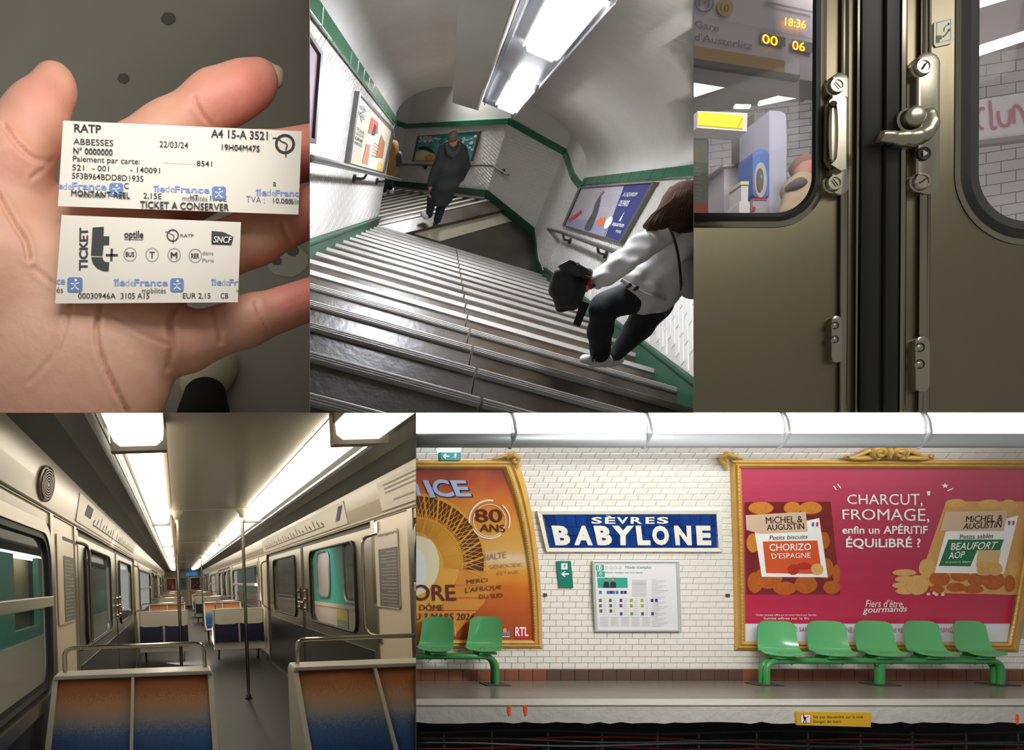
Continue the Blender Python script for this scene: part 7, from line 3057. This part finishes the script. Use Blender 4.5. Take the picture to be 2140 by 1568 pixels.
def bar(t, name, mt, xs, prof_off, y0=-90, y1=900, parent=None):
    """upright moulding: frame positions xs with heights prof_off"""
    m = MB()
    n = len(xs)
    vs = []
    for y in (y0, y1):
        vs += [SC_(x, y, o) for x, o in zip(xs, prof_off)]
        vs += [SC_(xs[-1], y, -.002), SC_(xs[0], y, -.002)]
    w = n + 2
    m.add(vs, [(i, (i + 1) % w, (i + 1) % w + w, i + w) for i in range(w)] + [tuple(range(w)), tuple(range(w, 2 * w))])
    return m.build(name, mt, t, smooth=35)


def plate(t, name, mt, x0, y0, x1, y1, r, h, bev=3):
    """raised rounded plate; its front sits where it is seen"""
    m = MB()
    o = rounded(x0, y0, x1, y1, r, 6)
    i = rounded(x0 + bev, y0 + bev, x1 - bev, y1 - bev, max(r - bev, 1), 6)
    n = len(o)
    dp_ = Vector((0, h, 0))
    fr_ = [SC_(x, y, h) for x, y in i]
    ed = [SC_(x, y, h * .8) for x, y in o]
    bk_ = [p + Vector((0, h * .8, 0)) for p in ed]
    m.add(fr_ + ed + bk_, [tuple(range(n))] + [(k, (k + 1) % n, (k + 1) % n + n, k + n) for k in range(n)] + [(k + n, (k + 1) % n + n, (k + 1) % n + 2 * n, k + 2 * n) for k in range(n)])
    return m.build(name, mt, t, smooth=35)


def knob(t, x, y, r, h0, h, ang, name='lock_boss'):
    c = SC_(x, y, h0 + h)
    q = CD / F
    m = MB()
    m.lathe(c, (0, 1, 0), [(0, 0.0015), (r * q * .62, .0015), (r * q * .66, 0), (r * q * .86, 0), (r * q * .97, .003), (r * q, .006), (r * q, h), (r * q * 1.12, h + .002), (r * q * 1.12, h + h0)], 24)
    k = m.build(name, lock_c, t, smooth=35)
    m = MB()
    d = (cos(ang) * r * .52, sin(ang) * r * .52)
    stroke(m, [(x - d[0], y - d[1]), (x + d[0], y + d[1])], r * .16, lambda a, b, o=0: P(a + sk(y), b, CD - h0 - h - o), .0003)
    m.build('slot', slot_c, k)
    return k


def screw(t, x, y, r, h):
    c = SC_(x, y, h + .004)
    q = CD / F
    m = MB()
    m.lathe(c, (0, 1, 0), [(0, 0), (r * q * .5, .0005), (r * q, .004), (r * q, .006)], 16)
    k = m.build('screw', lock_c, t, smooth=50)
    m = MB()
    ring(m, x, y, r * 1.05, r * 1.35, SC_, h + .0006, n=20)
    m.build('screw_seat', slot_c, k)


# ---- left leaf
tl = leaf('steel door leaf with a recessed pull grip, towards the platform sign window', 1380, 1800, (1340, -140, 1697, 445, 76), 18)
bar(tl, 'stile_rib', rim_c, [1755, 1758, 1762, 1767, 1771, 1774], [.000, .005, .007, .004, .007, .0])
bar(tl, 'edge_strip', rim_c, [1789, 1791, 1796, 1800], [0, .006, .007, .0])
bar(tl, 'rubber_seal', rub_c, [1797, 1801, 1836, 1841, 1846], [.0, .010, .012, .008, .004])
# ---- right leaf
tr2 = leaf('steel door leaf with the lever handle and round locks', 1846, 2230, (2046, -140, 2420, 462, 100), 38)
bar(tr2, 'rubber_seal', rub_c, [1842, 1846, 1853, 1877, 1883], [.001, .006, .012, .010, .0])
bar(tr2, 'edge_strip', rim_c, [1881, 1884, 1889, 1893, 1896], [0, .008, .006, .007, .0])
bar(tr2, 'stile_rib', rim_c, [1921, 1924, 1928, 1934, 1939, 1942, 1946], [.0, .006, .004, .008, .004, .007, .0])

# locks and grip of the left leaf
lp = plate(tl, 'lock_plate', lock_c, 1737, 152, 1774, 408, 17, .010)
knob(lp, 1751, 177, 17, .010, .005, .85)
knob(lp, 1747, 381, 17, .010, .005, .9)
m = MB()                                   # pull grip: raised housing with a scooped channel
out = [(1732, 222), (1735, 210), (1745, 204), (1762, 200), (1770, 205), (1770, 352), (1760, 356), (1748, 352), (1737, 342), (1731, 330)]
m.prism([SC_(x, y, .016) for x, y in out], (0, .008, 0))
g = m.build('pull_grip', lock_c, lp, bevel=.004)


def scoop(u, v):
    y = 212 + 128 * v
    e = sin(pi * min(max(v, 0), 1)) ** .25
    x = 1742 + (u - .5) * 20 * e
    return SC_(x, y, .0175 + .004 * (abs(u - .5) * 2) ** 2 - .002)


m = MB()
m.shell(scoop, 8, 16, lambda u, v: (0, .002, 0))
m.build('channel', mat('bright_channel', 'cfc4b0', .18, metal=1), tl, smooth=60)
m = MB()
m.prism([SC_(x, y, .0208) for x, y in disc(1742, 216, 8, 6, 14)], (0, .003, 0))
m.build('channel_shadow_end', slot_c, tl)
pl = plate(tl, 'bottom_plate', lock_c, 1738, 660, 1763, 758, 12, .010)
screw(pl, 1748, 680, 6, .010)
screw(pl, 1748, 709, 6, .010)

# lock, lever and plates of the right leaf
rp_ = plate(tr2, 'lock_plate', lock_c, 1915, 110, 1964, 406, 22, .011, 5)
knob(rp_, 1932, 137, 18, .011, .006, -1.0)
knob(rp_, 1931, 377, 18, .011, .006, -.6)
m = MB()
m.lathe(SC_(1933, 320, .014), (0, 1, 0), [(0, .001), (.012, .001), (.0135, 0), (.0145, .002), (.0145, .004)], 20)
eye = m.build('key_hole', slot_c, rp_, smooth=40)
m = MB()
flat(m, [(1930, 313), (1941, 320), (1930, 327)], SC_, .0152)
m.build('arrow_mark', mat('arrow_grey', 'c9c5b8', .5), eye)
q_ = CD / F
m = MB()
m.lathe(SC_(1922, 238, .034), (0, 1, 0), [(0, .0), (.014, .0005), (.019, .003), (.022, .007), (.0225, .016), (.026, .018), (.026, .027)], 24)
hub = m.build('lever_hub', lock_c, rp_, smooth=40)
s_ = Soft(.0028)
CQ = lambda x, y, o: np.array(SC_(x, y, o))
s_.chain([CQ(1930, 248, .016), CQ(1934, 266, .020), CQ(1926, 282, .024), CQ(1906, 291, .028), CQ(1882, 292, .030), CQ(1866, 290, .030)], [.019, .017, .0155, .0145, .0135, .0125], .012)
s_.build('lever', lock_c, rp_)
m = MB()
a_, b_ = SC_(1868, 290, .030), SC_(1834, 286, .031)
ax = (b_ - a_).normalized()
m.lathe(a_, ax, [(.0135, 0), (.0125, .002), (.0125, .004), (.0135, .006), (.0120, .026), (.0105, .031), (.0, .033)], 18)
m.build('lever_tip', lock_c, rp_, smooth=40)
pr_ = plate(tr2, 'bottom_plate', lock_c, 1914, 704, 1946, 819, 15, .011, 4)
screw(pr_, 1926, 726, 7.5, .011)
screw(pr_, 1926, 761, 7.5, .011)
# sticker
t = thing('door_sticker', 'small cream sticker showing how to turn the lever', 'sticker', SC_(1972, 95, 0))
m = MB()
stp = [(1957, 42), (1988, 33), (1993, 40), (1993, 84), (1987, 91), (1955, 98), (1951, 92), (1951, 48)]
m.prism([SC_(x, y, .002) for x, y in stp], (0, .0015, 0))
m.build('sheet', mat('sticker_cream', 'e8e2c6', .4), t)
m = MB()
fr4 = [(1957, 47), (1986, 40), (1986, 83), (1956, 90)]
stroke(m, fr4 + fr4[:1], .8, SC_, .0026)
m.build('border', ink, t)
m = MB()
stroke(m, spline([(1972, 66), (1974, 56), (1983, 50)], 4), 1.8, SC_, .0026)
flat(m, [(1980, 46.5), (1985, 49.5), (1981, 53)], SC_, .0026)
m.build('arrow', mat('sticker_teal', '2f6f6b', .5), t)
m = MB()
stroke(m, spline([(1969, 77), (1975, 73), (1982, 63)], 4), [2, 2.6, 3.4] + [3] * 6, SC_, .0026)
flat(m, disc(1983, 62, 2.6, 2.6, 10), SC_, .0026)
flat(m, rect(1956, 74, 1967, 82), SC_, .0026)
flat(m, rect(1956, 83, 1963, 88), SC_, .0026)
m.build('symbol', mat('sticker_olive', '5d5a42', .5), t)

# ---- the platform beyond the windows
def PS(d, sy=0.0):
    return lambda px, py, off=0: P(px, py, d - off)


plaster_c = mat('far_ceiling_grey', '8b8784', .8)
W7 = PS(7.4)
m = MB()
m.prism([W7(x, y) for x, y in rect(1400, -120, 2400, 520)], (0, .1, 0))
fw = struct(m.build('wall_far_platform', mat('far_joint', 'a09aa0', .8)), 'pale tiled wall of the platform outside the doors')
tile_c = mat('far_wall_tile', 'c9c4c8', .35, noise=(2, .3), col2='bab3ba')
for r in range(26):
    for c in range(7):
        x0 = 1440 + c * 46 + (23 if r % 2 else 0)
        y0 = 235 + r * 15.0 - .13 * (x0 - 1440)
        if y0 > 500 or y0 + 14 < 120:
            continue
        m = MB()
        qd = [(x0 + .6, y0), (x0 + 45.4, y0 - 5.9), (x0 + 45.4, y0 + 7.9), (x0 + .6, y0 + 13.8)]
        m.hexa([W7(x, y, .012) for x, y in qd] + [W7(x, y, 0) for x, y in qd])
        m.build('tile', tile_c, fw)
for r in range(26):
    for c in range(6):
        x0 = 1968 + c * 62 + (31 if r % 2 else 0)
        y0 = 118 + r * 23.0 - .16 * (x0 - 2030)
        if y0 > 500:
            continue
        m = MB()
        qd = [(x0 + .8, y0), (x0 + 61.2, y0 - 9.8), (x0 + 61.2, y0 + 11.6), (x0 + .8, y0 + 21.4)]
        m.hexa([W7(x, y, .012) for x, y in qd] + [W7(x, y, 0) for x, y in qd])
        m.build('tile', tile_c, fw)
W6 = PS(6.2)
m = MB()
m.prism([W6(x, y) for x, y in ((1400, 200), (1700, 150), (1760, 150), (1760, -100), (1400, -100))], (0, .4, 0))
struct(m.build('ceiling', plaster_c), 'grey ceiling over the far platform')
W5 = PS(5.6)
m = MB()
m.prism([W5(x, y) for x, y in ((1400, 214), (1594, 152), (1594, -60), (1400, -60))], (0, .05, 0))
t = tag(m.build('light_panel', mat('white_light_panel', 'ffffff', .5, emit=1.1)), 'bright white light panel behind the hanging platform sign', 'lamp')  # lit white ceiling, its brightness put in as emission
for k, (a, b, r, lb) in enumerate((((1588, 216), (1705, 188), .028, 'thin bright tube lamp under the far ceiling'), ((1536, 222.5), (1566, 223), .016, 'short bright lamp beside the yellow sign'), ((2040, 108), (2200, 56), .045, 'long bright lamp above the pink lettered wall'))):
    m = MB()
    if k == 0:
        m.tube([W5(*a), W5(*b)], [.02, .036], 8)
    else:
        m.tube([W5(*a), W5(*b)], r, 8)
    tag(m.build('tube_lamp', mat('tube_white', 'ffffff', .4, emit=5)), lb, 'lamp', 'far platform lamps')
# pink grey ceiling seen in the second window
m = MB()
m.prism([PS(6.6)(x, y) for x, y in ((1990, 112), (2200, 60), (2200, -60), (1990, -60))], (0, .05, 0))
struct(m.build('ceiling', mat('mauve_ceiling', 'b3a3a8', .7)), 'mauve ceiling above the pink lettered wall')
m = MB()
m.prism([PS(5.9)(x, y) for x, y in ((1990, 28), (2200, -34), (2200, -60), (1990, -60))], (0, .05, 0))
tag(m.build('light_panel', MATS['white_light_panel']), 'white light panel in the top of the narrow window view', 'lamp')  # white corner of the view, given the same glow

# hanging platform sign
W3 = PS(3.4)
t = thing('platform_sign', 'hanging platform sign with line number, Gare d\'Austerlitz and amber digits', 'sign', W3(1570, 165))
m = MB()
m.prism([W3(x, y) for x, y in ((1420, -60), (1760, -60), (1760, 178), (1672, 166), (1420, 126))], (0, .12, 0))
m.build('board', mat('sign_lilac', 'bdb3ba', .4), t)
m = MB()
m.prism([W3(x, y, .01) for x, y in ((1420, 90), (1640, 127), (1640, 152), (1420, 117))], (0, .01, 0))
m.build('ochre_band', mat('sign_ochre', 'a3814a', .5), t)
m = MB()
m.prism([W3(x, y, .012) for x, y in ((1420, 117), (1672, 157), (1670, 166), (1420, 130))], (0, .02, 0))
m.build('bottom_edge', mat('sign_edge', '4a4446', .5), t)
m = MB()
ring(m, 1472, 6, 17, 20, W3, .012, n=26)
m.build('line_ring', ink_g, t)
m = MB()
letters(m, 'M', [(1461, -6), (1484, -3), (1482, 16), (1460, 13)], W3, .012)
letters(m, 'Gare', [(1453, 42), (1503, 52), (1502, 66), (1452, 56)], W3, .012)
letters(m, "d'Austerlitz", [(1452, 68), (1573, 88), (1571, 104), (1451, 84)], W3, .012)
m.build('lettering', mat('sign_text_grey', '6f6a70', .6), t)
m = MB()
flat(m, disc(1516, 15, 17, 19, 22), W3, .012)
ld = m.build('line_disc', mat('sign_line_ochre', 'ad8f55', .5), t)
m = MB()
letters(m, '10', [(1507, 6), (1525, 9), (1524, 25), (1506, 22)], W3, .014)
m.build('line_number', mat('sign_line_brown', '8a6d3a', .5), ld)
m = MB()
stroke(m, [(1480, 38), (1700, 82)], 1.2, W3, .012)
stroke(m, [(1600, 4), (1700, 26)], 5, W3, .012)
m.build('seam', mat('sign_seam', '9a9098', .5), t)
m = MB()
flat(m, [(1590, 68), (1642, 79), (1641, 99), (1590, 90)], W3, .012)
flat(m, [(1655, 82), (1700, 90), (1700, 112), (1655, 104)], W3, .012)
m.build('display_glass', mat('display_dark', '6d6266', .3), t)
m = MB()
for s_, q in (('18:36', [(1641, 36), (1685, 43), (1684, 60), (1640, 53)]), ('00', [(1593, 70), (1626, 77), (1625, 97), (1593, 90)]), ('06', [(1656, 84), (1683, 89), (1682, 108), (1656, 103)])):
    letters(m, s_, q, W3, .016, bold=.01)
m.build('lettering', mat('amber_led', 'ffb319', .4, emit=2.2), t)
m = MB()
letters(m, '1er train', [(1594, 54), (1626, 60), (1625, 65), (1593, 59)], W3, .014)
letters(m, '2e train', [(1657, 67), (1684, 72), (1683, 77), (1656, 72)], W3, .014)
m.build('lettering', mat('sign_text_pale', '9a9298', .6), t)
m = MB()
stroke(m, [(1470, 134), (1492, 172)], 4, PS(5.5))
m.build('hanger', mat('hanger_grey', '6d6866', .5), t)

# yellow exit sign
W4 = PS(4.6)
t = thing('yellow_sign', 'yellow lit exit sign hanging over the far platform', 'sign', W4(1507, 270))
m = MB()
m.prism([W4(x, y) for x, y in ((1458, 232), (1562, 236), (1561, 275), (1457, 267))], (0, .1, 0))
m.build('case', mat('sign_case_white', 'd8d4d2', .5), t)
m = MB()
flat(m, [(1460, 233), (1553, 242), (1553, 268), (1460, 261)], W4, .012)
m.build('face', mat('sign_yellow', 'f2df12', .4, emit=.75), t)
m = MB()
letters(m, 'SORTIE', [(1475, 247), (1530, 252), (1529, 261), (1474, 256)], W4, .016)
stroke(m, [(1542, 266), (1552, 246)], 5, W4, .016)
m.build('lettering', mat('sign_yellow_text', 'c9bf4a', .5), t)

# column, kiosk and advert stand
t = thing('platform_column', 'pale rounded platform column beside the blue vending front', 'column', W4(1625, 445))
m = MB()
m.prism([W4(x, y) for x, y in [(1608, 231), (1628, 232)] + [(1630 + 13 * sin(a), 246 - 13 * cos(a)) for a in (.3, .7, 1.1, 1.5)] + [(1644, 300), (1641, 460), (1608, 460)]], (0, .25, 0))
m.build('shaft', mat('lavender_column', 'b5b5c6', .5), t)
m = MB()
m.prism([PS(4.8)(x, y) for x, y in rect(1576, 236, 1609, 316)], (0, .2, 0))
m.build('rear_pier', mat('grey_pier', '77726f', .6), t)
t = thing('vending_front', 'blue vending front with a grey oval display', 'machine', W4(1590, 445))
m = MB()
m.prism([W4(x, y) for x, y in rounded(1573, 312, 1607, 414, 14)], (0, .12, 0))
m.build('case', mat('vending_blue', '5a78b5', .4), t)
m = MB()
m.prism([W4(x, y, .012) for x, y in disc(1590, 376, 13, 37, 22)], (0, .01, 0))
m.build('oval', mat('vending_grey', 'b3afb0', .5), t)
m = MB()
m.prism([W4(x, y, .02) for x, y in disc(1589, 376, 7, 25, 18)], (0, .01, 0))
m.build('slot', mat('vending_brown', '6a6258', .5), t)
m = MB()
m.prism([W4(x, y, .024) for x, y in disc(1591, 369, 2.6, 4.5, 12)], (0, .005, 0))
m.build('button', mat('vending_teal', '3fa0a0', .5), t)
m = MB()
m.prism([W4(x, y) for x, y in rect(1573, 416, 1607, 470)], (0, .12, 0))
m.build('base', mat('vending_base', 'aaa4a8', .5), t)
m = MB()
flat(m, rect(1573, 414.5, 1604, 417), W4, .01)
flat(m, rect(1573, 432, 1579, 440), W4, .01)
m.build('red_strip', red_p, t)
W41 = PS(5.0)
t = thing('kiosk', 'white kiosk box with a small white bin in front', 'kiosk', W41(1542, 445))
m = MB()
m.prism([W41(x, y) for x, y in ((1513, 347), (1573, 341), (1573, 470), (1513, 470))], (0, .3, 0))
m.build('box', mat('kiosk_white', 'cfc8cf', .5), t)
m = MB()
m.prism([W41(x, y, .03) for x, y in ((1510, 345), (1573, 338), (1573, 342), (1511, 349))], (0, .3, 0))
m.build('ledge', mat('kiosk_ledge', 'd9d3cf', .5), t)
t = thing('litter_bin', 'slim white bin with a yellow band before the kiosk', 'bin', W4(1556, 445))
m = MB()
m.prism([W4(x, y) for x, y in ((1549, 386), (1564, 386), (1563, 420), (1567, 424), (1567, 470), (1545, 470), (1545, 424), (1549, 420))], (0, .1, 0))
m.build('body', mat('bin_white', 'd6d0d6', .5), t)
m = MB()
m.prism([W4(x, y, .01) for x, y in ((1548, 379), (1565, 379), (1565, 386), (1548, 386))], (0, .1, 0))
m.build('band', mat('bin_yellow', 'd8d09a', .5), t)
W36 = PS(3.6)
t = thing('notice_board', 'grey green notice board with an orange foot at the window edge', 'notice', W36(1464, 445))
m = MB()
m.prism([W36(x, y) for x, y in ((1430, 290), (1478, 289), (1481, 294), (1480, 425), (1430, 425))], (0, .03, 0))
m.build('board', mat('notice_green', '76796a', .5), t)
m = MB()
m.prism([W36(x, y) for x, y in rect(1430, 425, 1480, 470)], (0, .03, 0))
m.build('orange_foot', mat('notice_orange', 'b5472a', .5), t)
m = MB()
m.prism([W36(x, y, .004) for x, y in rect(1430, 293, 1479, 340)], (0, .003, 0))
m.build('picture', mat('notice_pale_green', '8d9683', .5), t)
m = MB()
flat(m, disc(1456, 322, 6, 16, 14), W36, .008)
m.build('picture_figure', mat('notice_ochre', 'a3a03c', .5), t)
m = MB()
for k in range(9):
    stroke(m, [(1452, 350 + 8 * k), (1452 + 10 + (k * 5) % 8, 350 + 8 * k)], 1.4, W36, .004)
m.build('text_lines', mat('notice_text', 'a3a699', .5), t)['kind'] = 'stuff'
# lettered band in the second window
W62 = PS(6.2)
t = thing('lettered_band', 'white wall band with large faded red script letters', 'sign', W62(2095, 296))
m = MB()
m.prism([W62(x, y) for x, y in ((2000, 216), (2230, 180), (2230, 270), (2000, 300))], (0, .06, 0))
m.build('band', mat('band_white', 'd3ccd1', .5), t)
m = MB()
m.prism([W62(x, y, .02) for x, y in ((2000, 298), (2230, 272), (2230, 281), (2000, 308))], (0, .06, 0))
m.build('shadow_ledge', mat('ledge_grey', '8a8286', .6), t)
m = MB()
for pts, w in (([(2058, 228), (2050, 226), (2044, 240), (2046, 262), (2056, 270)], 5), ([(2069, 210), (2072, 240), (2074, 266), (2084, 266)], 6), ([(2086, 232), (2090, 256), (2100, 263), (2110, 256), (2112, 228)], 6),
               ([(2120, 258), (2120, 224), (2128, 222), (2138, 236), (2146, 262)], 6)):
    stroke(m, spline(pts, 5), w, W62, .01)
m.build('lettering', mat('faded_red', 'b8707c', .6), t)

# passer-by outside
dq = 4.4
root = thing('person', 'passer-by in a beige coat outside the door window, turned away', 'person', P(1672, 470, dq))
CQ2 = lambda x, y, dz=0: np.array(P(x, y, dq + dz))
uc_ = dq / F
b = Soft(.012)
b.ball(CQ2(1680, 352), 19 * uc_, .02)
b.chain([CQ2(1680, 365), CQ2(1674, 388)], [14 * uc_, 10 * uc_], .03)
b.chain([CQ2(1672, 395), CQ2(1668, 470), CQ2(1666, 540)], [22 * uc_, 30 * uc_, 28 * uc_], .06)
b.chain([CQ2(1652, 400), CQ2(1644, 460)], [9 * uc_, 8 * uc_], .03)
b.build('body', mat('passer_skin', 'b98a7c', .6), root)
h = Soft(.012)
h.ball(CQ2(1678, 346, .01), 21 * uc_, .03)
h.chain([CQ2(1670, 352, .02), CQ2(1664, 372, .02)], [13 * uc_, 7 * uc_], .03)
h.build('hair', mat('passer_hair', '8f6c62', .8), root)
c = Soft(.014)
c.chain([CQ2(1672, 392), CQ2(1668, 470), CQ2(1666, 545)], [26 * uc_, 34 * uc_, 32 * uc_], .06)
c.chain([CQ2(1650, 402), CQ2(1642, 470)], [13 * uc_, 12 * uc_], .04)
c.build('coat', mat('beige_coat', 'b3a184', .85), root, warp=folds(.012, 30, 41))
h = Soft(.012)
h.chain([CQ2(1652, 392, -.03), CQ2(1668, 384, -.06), CQ2(1688, 390, -.04)], [9 * uc_, 10 * uc_, 9 * uc_], .03)
h.build('scarf', mat('grey_scarf', '6a6266', .9), root)
trim_to_borders()
